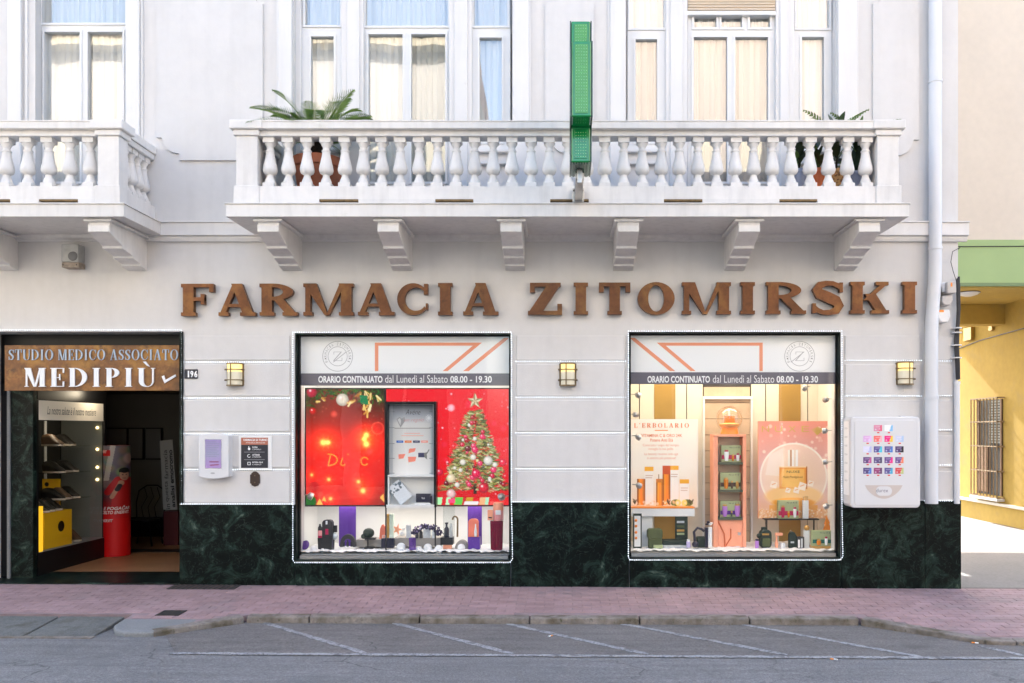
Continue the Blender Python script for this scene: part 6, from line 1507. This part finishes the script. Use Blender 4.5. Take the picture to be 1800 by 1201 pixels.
# ------------------------------------------------------------------ inside the right display window
FL2 = W2[2] + .05
yb_ = 1.0
bw = thing('panelled_backdrop', 'pale panelled backdrop with gold strips behind the gold posters', 'backdrop', (X(1290, yb_), yb_, FL2))
xs_ = [1085, 1124, 1207, 1236, 1320, 1346, 1420, 1500]
M['cream_panel'] = mat('cream_panel', (.72, .67, .58), .6, var=[(5, .04)])
for a, b in zip(xs_, xs_[1:]):
    if a == 1236: continue
    MB().box(X(a, yb_) + .006, X(b, yb_) - .006, yb_, yb_ + .03, FL2, 3.05).obj('panel', M['cream_panel'], bw, bevel=.003)
MB().box(X(1085, yb_), X(1500, yb_), yb_ + .031, yb_ + .04, FL2, 3.05).obj('dark_backing', M['charcoal'], bw)
for a, b in ((1150, 1187), (1369, 1407)): MB().box(X(a, yb_), X(b, yb_), yb_ - .01, yb_ - .0005, FL2, 3.05).obj('gold_strip', M['gold'], bw)
M['plank'] = mat('washed_planks', (.55, .42, .31), .7, var=[(6, .12), (2, .08)])
for i in range(10):
    z0_ = Z(962 - i * 28.2, yb_); MB().box(X(1237.5, yb_), X(1318.5, yb_), yb_ + .005, yb_ + .03, z0_ + .003, z0_ + 28.2 / 1500 * 11 - .003).obj('plank', M['plank'], bw, bevel=.002)
for a in (1235, 1319): MB().box(X(a, yb_), X(a + 3.5, yb_), yb_ - .03, yb_ + .03, FL2, Z(702, yb_)).obj('niche_post', M['white'], bw)
MB().box(X(1235, yb_), X(1322.5, yb_), yb_ - .03, yb_ + .03, Z(702, yb_) + .001, Z(697, yb_)).obj('niche_head', M['white'], bw)
# herbal poster
cv = Canvas(1110, 738, 1226, 892, 1.6, (.95, .93, .89)).vgrad([(738, (.95, .93, .9)), (820, (.96, .94, .9)), (892, (.94, .86, .76))])
yp = .62
def bottle2(cv, x0, x1, y0, y1, c, cap, capc):
    n = 8
    for i in range(n):
        u = (i + .5) / n; k = .55 + .6 * math.sin(math.pi * u) + (.25 if i == 2 else 0); cv.rect(x0 + (x1-x0) * i / n, y0, x0 + (x1-x0) * (i + 1) / n, y1, tuple(min(1, v * k) for v in c))
    if cap: cv.rect(x0 + (x1-x0) * .02, y0 - cap, x1 - (x1-x0) * .02, y0, capc)
for a, b, c, d in ((1133, 1149, 820, 888), (1178, 1193, 818, 882), (1195, 1211, 842, 888)): cv.rect(a, c, b, d, (.97, .95, .92)); cv.rect(a, c + .5, b, c + 8, (.96, .7, .2)); cv.line((a + 2, c + 16), (b - 2, c + 16), 1, (.75, .6, .5)); cv.line((a + 2, c + 20), (b - 3, c + 20), 1, (.75, .6, .5))
bottle2(cv, 1120, 1134, 842, 888, (.88, .5, .14), 0, None); bottle2(cv, 1153, 1166, 848, 889, (.9, .54, .16), 6, (.82, .5, .2)); bottle2(cv, 1164.5, 1178.5, 834, 888, (.9, .5, .13), 15, (.82, .35, .16)); cv.rect(1157, 834, 1159, 842, (.7, .6, .5))
cv.circ(1188, 884, 9, (.4, .45, .2), ry=6).circ(1192, 884, 5, (.9, .85, .45), ry=5.5).circ(1208, 884, 10, (.42, .46, .2), ry=6).circ(1203, 884, 5, (.92, .86, .48), ry=5.5)
for i in range(40): cv.circ(rnd.uniform(1112, 1218), rnd.uniform(880, 892), rnd.uniform(1, 3), rnd.choice([(.97, .92, .85), (.9, .75, .55), (.95, .88, .8)]), al=.7)
for q in (1116, 1175, 1214):
    for i in range(7): cv.line((q, 886), (q + rnd.uniform(-5, 5), 886 - rnd.uniform(4, 10)), 1.2, (.3, .25, .15))
po = thing('herbal_poster', 'white poster with orange lettering L\'ERBOLARIO and golden bottles', 'poster', (X(1168, yp), yp, Z(892, yp)))
MB().box(X(1109, yp), X(1227, yp), yp, yp + .015, Z(892.5, yp), Z(737, yp)).obj('board', M['white'], po); cv.obj('print', yp, M['print'], po, .001)
io = pmat('deep_orange_ink', (.9, .5, .3), .5)
word("L'ERBOLARIO", 1115, 1211, 744, 752, yp - .003, io, po, (.2, .09, .05, .04), .0015, gap=.42)
MB().box(X(1151, yp), X(1174, yp), yp - .002, yp - .0012, Z(757.5, yp), Z(756, yp)).obj('rule', M['orange'], po)
for st, a, b, c, d, bo in (('VITAMINA C & ORO 24K', 1127, 1199, 763, 768.5, .01), ('Potere Anti Età', 1143, 1183, 771, 776.5, .01), ('Contrasta i segni del tempo,', 1130, 1194, 780.5, 786, -.008), ('risveglia la tua pelle.', 1140, 1184, 787, 792.5, -.008), ('La beauty routine anti-age', 1133, 1192, 796, 801.5, -.008), ('è ancora più preziosa!', 1138, 1188, 803, 808.5, -.008)):
    ptext(st, a, b, c, d, yp - .002, io, po, bold=bo)
# white plinth shelf under the herbal poster
t = thing('white_shelf_table', 'low white shelf with orange edge carrying the herbal poster', 'shelf', (X(1168, .5), .5, FL2))
bx(1110, 1221, 894, 908, .45, .72, 'slab', M['white'], t, .003); bx(1110, 1221, 891.5, 893.8, .445, .6, 'orange_edge', M['orange'], t); bx(1128, 1147, 908.2, 964, .5, .7, 'leg', M['white'], t)
# cosmetics column with globe
yk = .45; ck = thing('cosmetics_column', 'salmon pink cardboard column with three shelves of gift sets', 'display stand', (X(1282, yk), yk, FL2))
bx(1254, 1262, 768, 962, yk, yk + .25, 'side', M['salmon'], ck, .003); bx(1306, 1312, 768, 962, yk, yk + .25, 'side', M['salmon'], ck, .003); bx(1254, 1312, 763.5, 767.8, yk - .005, yk + .25, 'top', M['salmon'], ck, .003)
bx(1262.2, 1305.8, 768, 912, yk + .2, yk + .24, 'back', pmat('pale_column_back', (.9, .82, .72), .6), ck); bx(1262.2, 1305.8, 913, 962, yk + .02, yk + .04, 'front_panel', M['salmon'], ck)
for py in (813, 861.5, 910.5): bx(1262.2, 1305.8, py, py + 3.8, yk - .01, yk + .199, 'shelf', M['sagedk'], ck)
for a, b in (((1262, 915), (1275, 962)), ((1275, 962), (1285, 930))): MB().tube([(X(a[0], yk), yk + .015, Z(a[1], yk)), (X((a[0]+b[0])/2 + 5, yk), yk + .012, Z((a[1]+b[1])/2, yk)), (X(b[0], yk), yk + .015, Z(b[1], yk))], .008, 6).obj('ribbon', pmat('copper_ribbon', (.85, .45, .28), .35), ck)
bx(1297, 1302, 936, 941, yk + .015, yk + .0195, 'code_label', M['inkg'], ck)
def giftset(px0, px1, py0, py1, y, stripe, items, label, nm='gift_set'):
    t = thing(nm, label, 'gift set', (X((px0+px1)/2, y), y, Z(py1, y)), 'cosmetic gift sets')
    bx(px0, px1, py0, py1, y, y + .07, 'carton', M['sage'], t, .002); h = py1 - py0
    bx(px0 + .5, px1 - .5, py0 + h * .58, py0 + h * .82, y - .002, y - .0004, 'stripe', stripe, t)
    ptext('N U X E', px0 + (px1-px0) * .42, px1 - 3, py0 + 2.4, py0 + 5.2, y - .0008, M['inkd'], t)
    for fx, hh, ww, m_ in items:
        xc = px0 + (px1 - px0) * fx; b0 = py0 + h * .93
        MB().lathe(X(xc, y), y - .012, Z(b0, y), [(ww * .7 / 150, 0), (ww / 150, hh * .55 / 150), (ww / 150, hh / 150), (ww * .7 / 150, hh / 150)], 12, sy=.5).obj('tube', m_, t, smooth=40)
        MB().lathe(X(xc, y), y - .012, Z(b0, y) + hh / 150 + .0002, [(ww * .8 / 150, 0), (ww * .75 / 150, 3.2 / 150)], 12, sy=.5).obj('cap', M['magenta'] if m_ is M['inkw'] else M['gold2'], t)
    return t
brown = pmat('brown_print', (.3, .2, .15), .5)
giftset(1268, 1303, 783, 812.5, yk + .06, M['magenta'], ((.25, 17, 4.2, M['inkw']), (.57, 9, 2.2, M['amber']), (.82, 11, 3, M['inkw'])), 'sage gift set with magenta band on the top column shelf')
giftset(1266, 1302, 831, 861, yk + .06, brown, ((.28, 17, 4.2, M['amber']), (.57, 11, 2.2, brown), (.82, 10, 2.8, M['gold2'])), 'sage gift set with brown band on the middle column shelf')
giftset(1266, 1302, 881, 910, yk + .06, M['purpled'], ((.22, 19, 4.6, M['lilac']), (.55, 7, 2, M['sagedk']), (.83, 20, 5, M['lilac'])), 'sage gift set with lilac tubes on the lowest column shelf')
gl = thing('snow_globe', 'amber snow globe with a bottle inside on top of the column', 'snow globe', (X(1282, .55), .55, Z(763.5, .55)))
yg = .57
MB().ball((X(1282, yg), yg, Z(737, yg)), 23.5 / 150 * 1.05, 24).obj('glass_ball', glassmat('globe_glass', 2.0, (1, .93, .86)), gl, smooth=80)
lat('base', 1282, yg, [(.105, 0), (.112, .01), (.1, .075), (.085, .09)], M['orange'], gl, 764, n=28)
bx(1274, 1292, 731, 745, yg - .02, yg + .03, 'bottle', M['amber'], gl, .004); bx(1280, 1283.5, 718, 731, yg - .01, yg + .015, 'neck', M['inkw'], gl)
MB().lathe(X(1282, yg), yg, Z(752, yg), [(.09, 0), (.12, .025), (.125, .045), (.06, .06)], 24).obj('globe_snow', pmat('amber_snow', (.98, .78, .5), .7, bump=(60, .8, .01)), gl, smooth=50)
# large pink-gold poster
cv = Canvas(1333, 741, 1457, 911, 1.6).vgrad([(741, (.93, .6, .54)), (790, (.92, .68, .64)), (850, (.9, .76, .76)), (890, (.93, .72, .6)), (911, (.95, .78, .62))])
for i in range(40): cv.circ(rnd.uniform(1334, 1456), rnd.uniform(745, 830), rnd.uniform(1, 4), (1, .92, .85), soft=2, al=rnd.uniform(.3, .9))
cv.circ(1395, 838, 59, (.98, .88, .8), al=.75).ring(1395, 838, 58, 1.6, (1, .95, .9)).circ(1370, 822, 26, (1, .94, .88), soft=20, al=.6).circ(1395, 850, 46, (.97, .82, .68), soft=30, al=.6)
cv.poly([(1352, 800), (1375, 788), (1380, 838), (1345, 835)], (1, .95, .92), .5)
cv.circ(1395, 872, 50, (.97, .78, .52), soft=10, ry=18).circ(1395, 884, 38, (.97, .66, .25), soft=8, ry=9)
cv.rect(1352, 888, 1437, 908, (.96, .66, .3), .9).rect(1333, 897, 1457, 911, (.95, .72, .52), .7)
for i in range(300): cv.circ(rnd.uniform(1333, 1457), rnd.uniform(895, 911), rnd.uniform(.6, 1.6), rnd.choice([(.99, .86, .7), (.93, .62, .35), (1, .93, .85)]), al=.7)
cv.rect(1370, 821, 1418, 859, (.93, .6, .25)); cv.rect(1374, 825, 1414, 856, (.97, .72, .35)); cv.circ(1392, 842, 18, (1, .8, .45), soft=16, al=.8); cv.line((1370, 821), (1418, 821), 2, (1, .88, .7)).line((1418, 821), (1418, 859), 2, (.75, .42, .15))
for a, c_ in ((1385, (.98, .95, .9)), (1388.5, (.8, .6, .45)), (1392, (.99, .97, .94)), (1396, (.95, .88, .8)), (1399, (.99, .97, .95))): cv.rect(a, 791, a + 3.4, 820, c_)
for a, b, r in ((1360, 852, 7), (1410, 855, 8), (1425, 850, 6), (1400, 862, 6), (1385, 862, 5)): cv.poly([(a - r, b + r * .6), (a - r * .5, b - r), (a + r, b - r * .5), (a + r * .6, b + r)], (1, .93, .86)).line((a - r * .4, b), (a + r * .4, b - r * .3), 1.6, (.95, .68, .45))
yn = .6
po = thing('pink_gold_poster', 'pink and gold poster of a perfume bottle in a snow globe', 'poster', (X(1395, yn), yn, Z(911, yn)))
MB().box(X(1332.5, yn), X(1457.5, yn), yn, yn + .02, Z(911.5, yn), Z(740.5, yn)).obj('board', M['salmon'], po); cv.obj('print', yn, M['print'], po, .001)
for c_, a in (('N', 1339), ('U', 1362), ('X', 1386), ('E', 1409)): ptext(c_, a, a + 13, 749, 759.5, yn - .003, M['inkgold'], po, bold=-.005)
for k in range(9): MB().strip([((X(1436, yn), Z(765, yn)), (X(1437, yn), Z(765, yn))), ((X(1436 + (k - 4) * 2.6, yn), Z(750 + abs(k - 4) * 1.1, yn)), (X(1438 + (k - 4) * 2.6, yn), Z(750.6 + abs(k - 4) * 1.1, yn)))], yn - .0022 - k * .0002, yn - .001).obj('tree_emblem', M['inkgold'], po)
ptext('NUXE', 1383, 1406, 827.5, 831.5, yn - .003, M['inkd'], po); ptext('Huile Prodigieuse', 1376, 1411, 836.5, 841.5, yn - .003, pmat('brown_ink', (.5, .28, .12), .5), po, shear=.25)
t = thing('black_wire_shelf', 'thin black shelf on two legs below the pink poster', 'shelf', (X(1388, .55), .55, FL2))
bx(1345, 1440, 912.2, 914.5, .5, .66, 'top', M['blackp'], t)
for a in (1347, 1430): bx(a, a + 2, 914.6, 962, .56, .58, 'leg', M['blackp'], t)
giftset(1368, 1404, 880, 912, .53, M['magenta'], ((.22, 19, 3.4, M['magenta']), (.5, 9, 2.4, M['amber']), (.8, 16, 3, M['inkw'])), 'yellow-green gift set with crimson band below the pink poster')
t = thing('white_gold_carton', 'white carton with gold top on the shelf below the pink poster', 'carton', (X(1416, .53), .53, Z(912, .53))); bx(1411.5, 1421.5, 880, 912, .53, .57, 'carton', M['white'], t, .002); bx(1412.5, 1420.5, 872.5, 879.8, .535, .565, 'cap', M['gold2'], t, .002)
sn = MB(); vs = []
for j in range(ny):
    for i in range(nx):
        u, v = i / (nx - 1), j / (ny - 1); x = W2[0] - .02 + (W2[1] - W2[0] + .04) * u; y = .125 + .85 * v
        vs.append((x, y, FL2 + .012 + .01 * math.sin(x * 19 + y * 23) * math.sin(x * 37 - y * 31) + rnd.uniform(0, .01)))
sn.add(vs, [(j*nx+i, j*nx+i+1, (j+1)*nx+i+1, (j+1)*nx+i) for j in range(ny-1) for i in range(nx-1)])
tag(sn.obj('fake_snow', M['snow'], smooth=60, fix=False), 'white cotton snow covering the floor of the right display window', 'snow', kind='stuff')
# products on the floor of the right window
t = thing('floral_mirror_frame', 'narrow dark framed panel with gold flowers at the left edge', 'framed panel', (X(1120, .35), .35, FL2))
bx(1113, 1128, 903, 964, .35, .37, 'frame', M['darkgreen'], t); bx(1115, 1126, 907, 961, .347, .3498, 'panel', M['white'], t)
for q in (915, 925, 936, 946): MB().ball((X(1118, .345), .345, Z(q, .345)), .018, 8).obj('flower', M['orange'], t, smooth=80)
t = thing('olive_bag', 'rounded olive green bag under the white shelf', 'bag', (X(1151, .32), .32, FL2))
MB().rrect(X(1138, .32), X(1165, .32), Z(948, .32), Z(930, .32), .035, .32, .42).obj('flap', M['olive'], t, bevel=.012); MB().rrect(X(1140, .33), X(1164, .33), Z(965, .33), Z(946, .33), .015, .335, .41).obj('body', M['olive'], t, bevel=.01); bx(1149, 1165, 958, 964.5, .3, .318, 'carton', M['sage'], t)
t = thing('green_case', 'open dark green gift case under the white shelf', 'gift case', (X(1188, .36), .36, FL2))
bx(1165, 1211, 950, 958, .34, .5, 'tray', M['darkgreen'], t, .003); bx(1166, 1210, 958.2, 965, .36, .48, 'plinth', M['silver'], t); bx(1187, 1209, 908.5, 949.6, .44, .47, 'lid', M['darkgreen'], t, .003)
for k, q in enumerate((916, 924, 931, 937)): bx(1190, 1203, q, q + 3.5, .43, .4395, 'jar', (M['silver'], M['olive'], M['gold2'], M['sage'])[k], t)
t = thing('dark_gift_bag', 'dark teal gift bag with ribbon left of the salmon column', 'gift bag', (X(1226, .3), .3, FL2))
bx(1225, 1241, 944, 963, .32, .4, 'pouch', M['darkgreen'], t, .01)
MB().tube([(X(1222, .3), .3, Z(962, .3)), (X(1220, .3), .3, Z(935, .3)), (X(1226, .3), .3, Z(928, .3)), (X(1233, .3), .3, Z(930, .3)), (X(1238, .3), .3, Z(934, .3))], .016, 8).obj('strap', M['navy'], t, smooth=60); MB().ball((X(1222, .28), .28, Z(957, .28)), .04, 10).obj('pompom', M['navy'], t, smooth=80)
t = thing('white_tube', 'slim white tube with dark bow left of the salmon column', 'tube', (X(1248, .3), .3, FL2))
bx(1245, 1252, 927, 963, .3, .35, 'tube', M['white'], t, .008); bx(1239.5, 1244.5, 928, 963, .3, .36, 'dark_box', M['navy'], t, .003)
for dx, dz in ((-7, 5), (5, 4), (-2, 12), (8, 8)): MB().ball((X(1246 + dx * .5, .3), .3, Z(924 - dz * .5, .3)), .022, 8, .6).obj('bow', M['navy'] if dx < 0 else M['white'], t, smooth=80)
t = thing('mauve_jar', 'small mauve jar beside the salmon column', 'jar', (X(1211, .28), .28, FL2)); bx(1207, 1214, 952, 963, .28, .32, 'jar', pmat('mauve', (.75, .7, .85), .4), t, .006); bx(1208, 1213, 948.5, 951.8, .285, .315, 'lid', M['white'], t)
t = thing('olive_backpack', 'small dark olive backpack with gold trim right of the column', 'backpack', (X(1345, .35), .35, FL2))
MB().rrect(X(1336, .35), X(1357, .35), Z(964, .35), Z(932, .35), .05, .35, .44).obj('body', M['darkgreen'], t, bevel=.015); bx(1339, 1349, 927, 935, .37, .42, 'top', M['darkgreen'], t, .01); bx(1340, 1352, 938, 941, .345, .3498, 'gold_trim', M['gold2'], t); MB().rrect(X(1340, .345), X(1354, .345), Z(961, .345), Z(946, .345), .02, .335, .3495).obj('pocket', M['olive'], t, bevel=.006)
MB().ball((X(1334, .36), .36, Z(942, .36)), .03, 8).obj('side_pocket', M['darkgreen'], t, smooth=80)
t = thing('violet_jar', 'tiny violet jar beside the olive backpack', 'jar', (X(1331, .3), .3, FL2)); bx(1328, 1334, 951, 964, .3, .33, 'jar', M['lilac'], t, .006); bx(1328.5, 1333.5, 948, 950.8, .302, .328, 'lid', M['navy'], t)
t = thing('beige_ribbon_set', 'pale beige ribboned set in the middle of the right floor', 'gift set', (X(1370, .35), .35, FL2)); bx(1363, 1376, 937, 942, .35, .38, 'ribbon', M['salmon'], t, .004); lat('jar', 1365, .37, [(.018, 0), (.02, .05), (.012, .09), (.012, .14)], M['salmon'], t, 963); lat('jar', 1376, .36, [(.03, 0), (.03, .06), (.026, .07)], M['whitepl'], t, 964)
t = thing('dark_green_bag', 'dark green pointed gift bag with white print', 'gift bag', (X(1393, .35), .35, FL2)); pp([(1387, 964), (1387, 940), (1391, 934.5), (1397, 936), (1401, 943), (1402, 964)], .36, .06, 'bag', M['darkgreen'], t, .008); MB().ball((X(1390, .36), .36, Z(934, .36)), .015, 8).obj('bow', M['oldbrass'], t); bx(1390, 1396, 952, 955, .355, .3595, 'print', M['silver'], t)
t = thing('black_white_set', 'black and white boxed toiletry set', 'gift set', (X(1407, .34), .34, FL2)); bx(1401.5, 1414, 944, 964, .345, .4, 'box', M['charcoal'], t, .004); bx(1403, 1406, 949, 963, .34, .3445, 'tube', M['inkw'], t); bx(1408, 1411, 947, 963, .34, .3445, 'tube', M['silver'], t)
t = thing('gold_ball_carton', 'tall white carton topped by a gold ball', 'carton', (X(1418, .4), .4, FL2)); bx(1413.5, 1423, 933, 964, .4, .45, 'carton', M['white'], t, .002); MB().ball((X(1418, .42), .42, Z(928, .42)), .034, 12).obj('ball', M['gold2'], t, smooth=80)
gs = giftset(1428, 1462, 933, 960, .32, pmat('teal_print', (.1, .4, .35), .5), ((.32, 8, 4, M['amber']), (.7, 12, 2.8, M['inkw'])), 'sage gift set with teal band at the right end of the floor'); bx(1427, 1460, 960.3, 964.5, .3, .42, 'tray', M['gold2'], gs)
t = thing('orange_tree_card', 'orange tree-shaped cardboard cut-out at the right edge', 'cut-out', (X(1457, .5), .5, FL2)); pp([(1447, 932), (1451, 922), (1449, 922), (1453.5, 907), (1459, 920), (1457, 921), (1463, 933), (1461, 934), (1466, 945), (1468, 962), (1448, 962), (1448, 940)], .5, .02, 'tree', M['orange'], t)
for px, py, az, el, lb in ((1117, 693, 70, -20, 'topmost spotlight on the left side of the right display window'), (1114, 728, 40, -10, 'second spotlight from the top on its left side, facing inwards'), (1118, 766, 65, -30, 'spotlight beside the herbal poster heading'), (1119, 852, 60, -20, 'lowest spotlight on the left, beside the printed bottles'),
                           (1455, 701, -20, -15, 'topmost round spotlight on the right side of the right display window'), (1455, 757, -70, -5, 'spotlight beside the top of the pink poster'), (1456, 812, -70, 0, 'spotlight beside the middle of the pink poster'), (1457, 888, -60, -25, 'lowest spotlight on the right, below the pink poster'), (1418, 679, -40, -40, 'small ceiling spotlight just below the grey band')):
    spot(px, py, .2, az, el, lb, .035)
def alight(name, loc, size, e, col, par, rot=(0, 0, 0)):
    l = bpy.data.lights.new(name, 'AREA'); l.shape = 'RECTANGLE'; l.size, l.size_y = size; l.energy = e; l.color = col
    o = bpy.data.objects.new(name, l); scn.collection.objects.link(o); attach(o, par); o.location = loc; o.rotation_euler = rot
    return o
alight('display_lamp', ((W2[0]+W2[1])/2, .45, W2[3] - .02), (2.2, .4), 7.5, (1, .84, .62), f2, (R(-12), 0, 0))
alight('display_lamp', ((W1[0]+W1[1])/2, .24, W1[3] - .02), (2.2, .15), 4.2, (1, .93, .82), f1, (0, 0, 0))
alight('display_lamp', ((W1[0]+W1[1])/2, .6, Z(893, .5) + .02), (2.2, .3), 1.7, (1, .93, .84), f1, (0, 0, 0))

# ------------------------------------------------------------------ neighbouring building with the passage
nb = thing('passage_building', 'cream building with green band bridging the side street over a yellow passage', 'building', (8.8, 5, 0))
NY = 5.0; WX = 8.8
MB().box(XR + .04, 18, NY, NY + 6.5, Z(422, NY), 9.9).obj('upper_wall', M['cream'], nb)
MB().box(XR + .04, 18, NY - .02, NY + 2.4, Z(503, NY), Z(422, NY) - .001).obj('green_band', M['greenband'], nb)
MB().box(XR + .04, 18, NY - .045, NY - .0205, Z(504, NY), Z(498, NY)).obj('drip_edge', mat('dark_green_edge', (.2, .26, .12), .8), nb)
MB().box(XR + .041, WX - .001, NY + .0, NY + 2.38, Z(503, NY) - .03, Z(503, NY) - .001).obj('soffit', M['yellow'], nb)
MB().box(XR + .041, WX - .001, NY + 2.0, NY + 2.35, Z(570, NY + 2), Z(503, NY) - .031).obj('beam', M['yellow'], nb, bevel=.01)
MB().box(WX, WX + 9, NY + .0, NY + 6.5, -.3, Z(503, NY) - .001).obj('side_wall', M['yellow'], nb)
MB().box(WX - .06, WX - .0005, NY + .02, NY + 6.4, .3, .36).obj('ledge', mat('pale_ledge', (.7, .66, .58), .7), nb, bevel=.01)
M['grille'] = mat('rusty_tan_grille', (.3, .21, .12), .7, var=[(20, .2)])
wy0, wy1, wz0, wz1 = 7.08, 8.08, .5, 2.45
wi = MB().box(WX - .012, WX - .0005, wy0, wy1, wz0, wz1).obj('window', M['dark'], nb)
for a, b in ((wy0, wy0 + .06), (wy1 - .06, wy1)): MB().box(WX - .03, WX - .0125, a, b, wz0, wz1).obj('window_frame', mat('brown_wood', (.16, .08, .035), .6, var=[(12, .2)]), wi)
for i in range(16): MB().box(WX - .026, WX - .0125, wy0 + .07, wy0 + .5, wz1 - .06 - i * .055, wz1 - .025 - i * .055).obj('louvre', M['caseside'], wi)
MB().box(WX - .026, WX - .0125, wy0 + .55, wy1 - .07, wz0 + .05, wz0 + 1.0).obj('brown_panel', mat('brown_panel', (.2, .1, .045), .6, var=[(12, .2)]), wi)
for i in range(9):
    q = wy0 - .04 + (wy1 - wy0 + .08) * i / 8; MB().tube([(WX - .14, q, wz0 - .03), (WX - .14, q, wz1 + .04)], .013, 6).obj('bar', M['grille'], wi)
for q in (wz0 - .03, wz0 + .5, wz0 + 1.0, wz0 + 1.5, wz1 + .03): MB().box(WX - .15, WX - .0005, wy0 - .06, wy0 - .04, q - .015, q + .015).box(WX - .15, WX - .0005, wy1 + .04, wy1 + .06, q - .015, q + .015).box(WX - .151, WX - .129, wy0 - .06, wy1 + .06, q - .012, q + .012).obj('grille_rail', M['grille'], wi)
MB().box(WX - .16, WX - .0005, wy0 - .08, wy1 + .08, wz0 - .1, wz0 - .05).obj('window_sill', M['trim'], wi, bevel=.008)
pl = thing('passage_lamp', 'round white ceiling lamp under the green band', 'ceiling lamp', (X(1702, 5.2), 5.2, Z(503, NY) - .03)); xx = X(1702, 5.5)
MB().lathe(xx, 5.5, Z(503, NY) - .105, [(.06, 0), (.16, .03), (.2, .06)], 24).obj('bowl', M['whitepl'], pl, smooth=50); MB().lathe(xx, 5.5, Z(503, NY) - .0445, [(.205, 0), (.205, .014)], 24).obj('rim', M['charcoal'], pl)
sc_ = thing('wall_cable', 'dark cable strung along the yellow passage wall', 'cable', (WX, 7, 3.2)); MB().tube([(WX - .012, 9.2, 3.62), (WX - .012, 8.0, 3.72), (WX - .012, 7.0, 3.75), (WX - .012, 5.2, 3.8)], .012, 6).obj('cable', M['cable'], sc_)
jb2 = thing('passage_box', 'small brown junction box on the yellow passage wall', 'junction box', (WX, 8.5, 3.6)); MB().box(WX - .08, WX - .0005, 8.25, 8.6, 3.76, 4.04).obj('housing', M['gold'], jb2, bevel=.01); MB().box(WX - .06, WX - .0005, 7.4, 7.55, 3.86, 4.06).obj('switch', M['gold'], jb2, bevel=.01)
gw = thing('band_cable', 'thin dark cable strung along the green band', 'cable', (7, NY, Z(436, NY))); MB().tube([(XR + .1, NY - .03, Z(436, NY)), (6.5, NY - .03, Z(434.5, NY)), (9.5, NY - .03, Z(433, NY))], .008, 6).obj('cable', M['cable'], gw)
sp = tag(MB().prism_z([(XR + .03, .0), (13, .0), (13, 40), (XR + .03, 40)], lambda x, y: gz(x) - .02, .1).obj('side_street', mat('side_street_paving', (.2, .19, .185), .85, var=[(1, .1), (30, .15)], bump=(60, .3, .004))), kind='structure')
tag(MB().prism_z([(XR + .06, .02), (13, .05), (13, .16), (XR + .06, .13)], lambda x, y: gz(x) - .016, .003).obj('paving_joint', M['iron'], fix=False), kind='structure')

# ------------------------------------------------------------------ houses across the street (seen only as reflections and as bounced light)
def house(name, label, x0, x1, h, m, bays, roof=True, y=-14.0):
    t = thing(name, label, 'building', ((x0 + x1) / 2, y, 0)); hs = []
    n = bays; step = (x1 - x0) / n
    for i in range(n):
        c = x0 + step * (i + .5)
        for k in range(int((h - 1) // 3.6)):
            z = 1.0 + k * 3.6 + (0 if k else -.6); hs.append((c - .6, c + .6, z, z + 2.1) if k else (c - step * .42, c + step * .42, .25, 3.6))  # wide dark ground-floor openings added to lessen low bounced light
    # the front faces +y
    wl_ = MB()
    mb = MB().holes(x0, x1, -.3, h, hs, y, y - .25); mb.obj('wall', m, t, fix=False)
    MB().box(x0, x1, y - 9, y - .3, -.3, h - .02).obj('core', m, t)
    for (a, b, c, d) in hs:
        w_ = MB().box(a, b, y - .2, y - .16, c, d).obj('window', M['oppglass'], t)
        MB().box((a + b) / 2 - .04, (a + b) / 2 + .04, y - .159, y - .13, c, d).obj('mullion', M['frame'], w_)
        MB().box(a - .12, b + .12, y + .001, y + .08, c - .12, c - .001).obj('sill', M['opptrim'], w_)
        for sg in ((-1, 1) if b - a < 1.3 else ()):
            e = a if sg < 0 else b; MB().box(min(e, e + sg * .55), max(e, e + sg * .55), y + .001, y + .05, c, d).obj('shutter', M['opptrim'], w_)
    MB().box(x0 - .2, x1 + .2, y - 9, y + .5, h, h + .3).obj('cornice', M['opptrim'], t)
    for z in (4.4, 8.0): MB().box(x0, x1, y + .001, y + .12, z, z + .2).obj('string_course', M['opptrim'], t)
    if roof: MB().prism_x([(y + .7, h + .31), (y - 4.5, h + 2.0), (y - 9, h + .31)], x0 - .2, x1 + .2).obj('roof', M['rooftile'], t)
    for i in range(n):
        c = x0 + step * (i + .5)
        if i % 2 == 0:
            bz = 4.6 + 3.6 * (i % 3 > 0) - .35 + .2
            MB().box(c - 1.2, c + 1.2, y + .121, y + 1.0, bz - .15, bz).obj('balcony', M['opptrim'], t)
            for q in range(17): MB().box(c - 1.15 + q * .1425, c - 1.13 + q * .1425, y + .95, y + .97, bz + .001, bz + .95).obj('railing_bar', M['iron'], t)
            MB().box(c - 1.17, c + 1.17, y + .94, y + .98, bz + .951, bz + 1.0).obj('railing_top', M['iron'], t)
    return t
house('opposite_house', 'cream house with red tiled roof across the street', -24, -3.0, 12.6, M['oppcream'], 7)
house('opposite_house', 'peach house with railed balconies across the street', 1.6, 20, 15.0, M['opppeach'], 6)
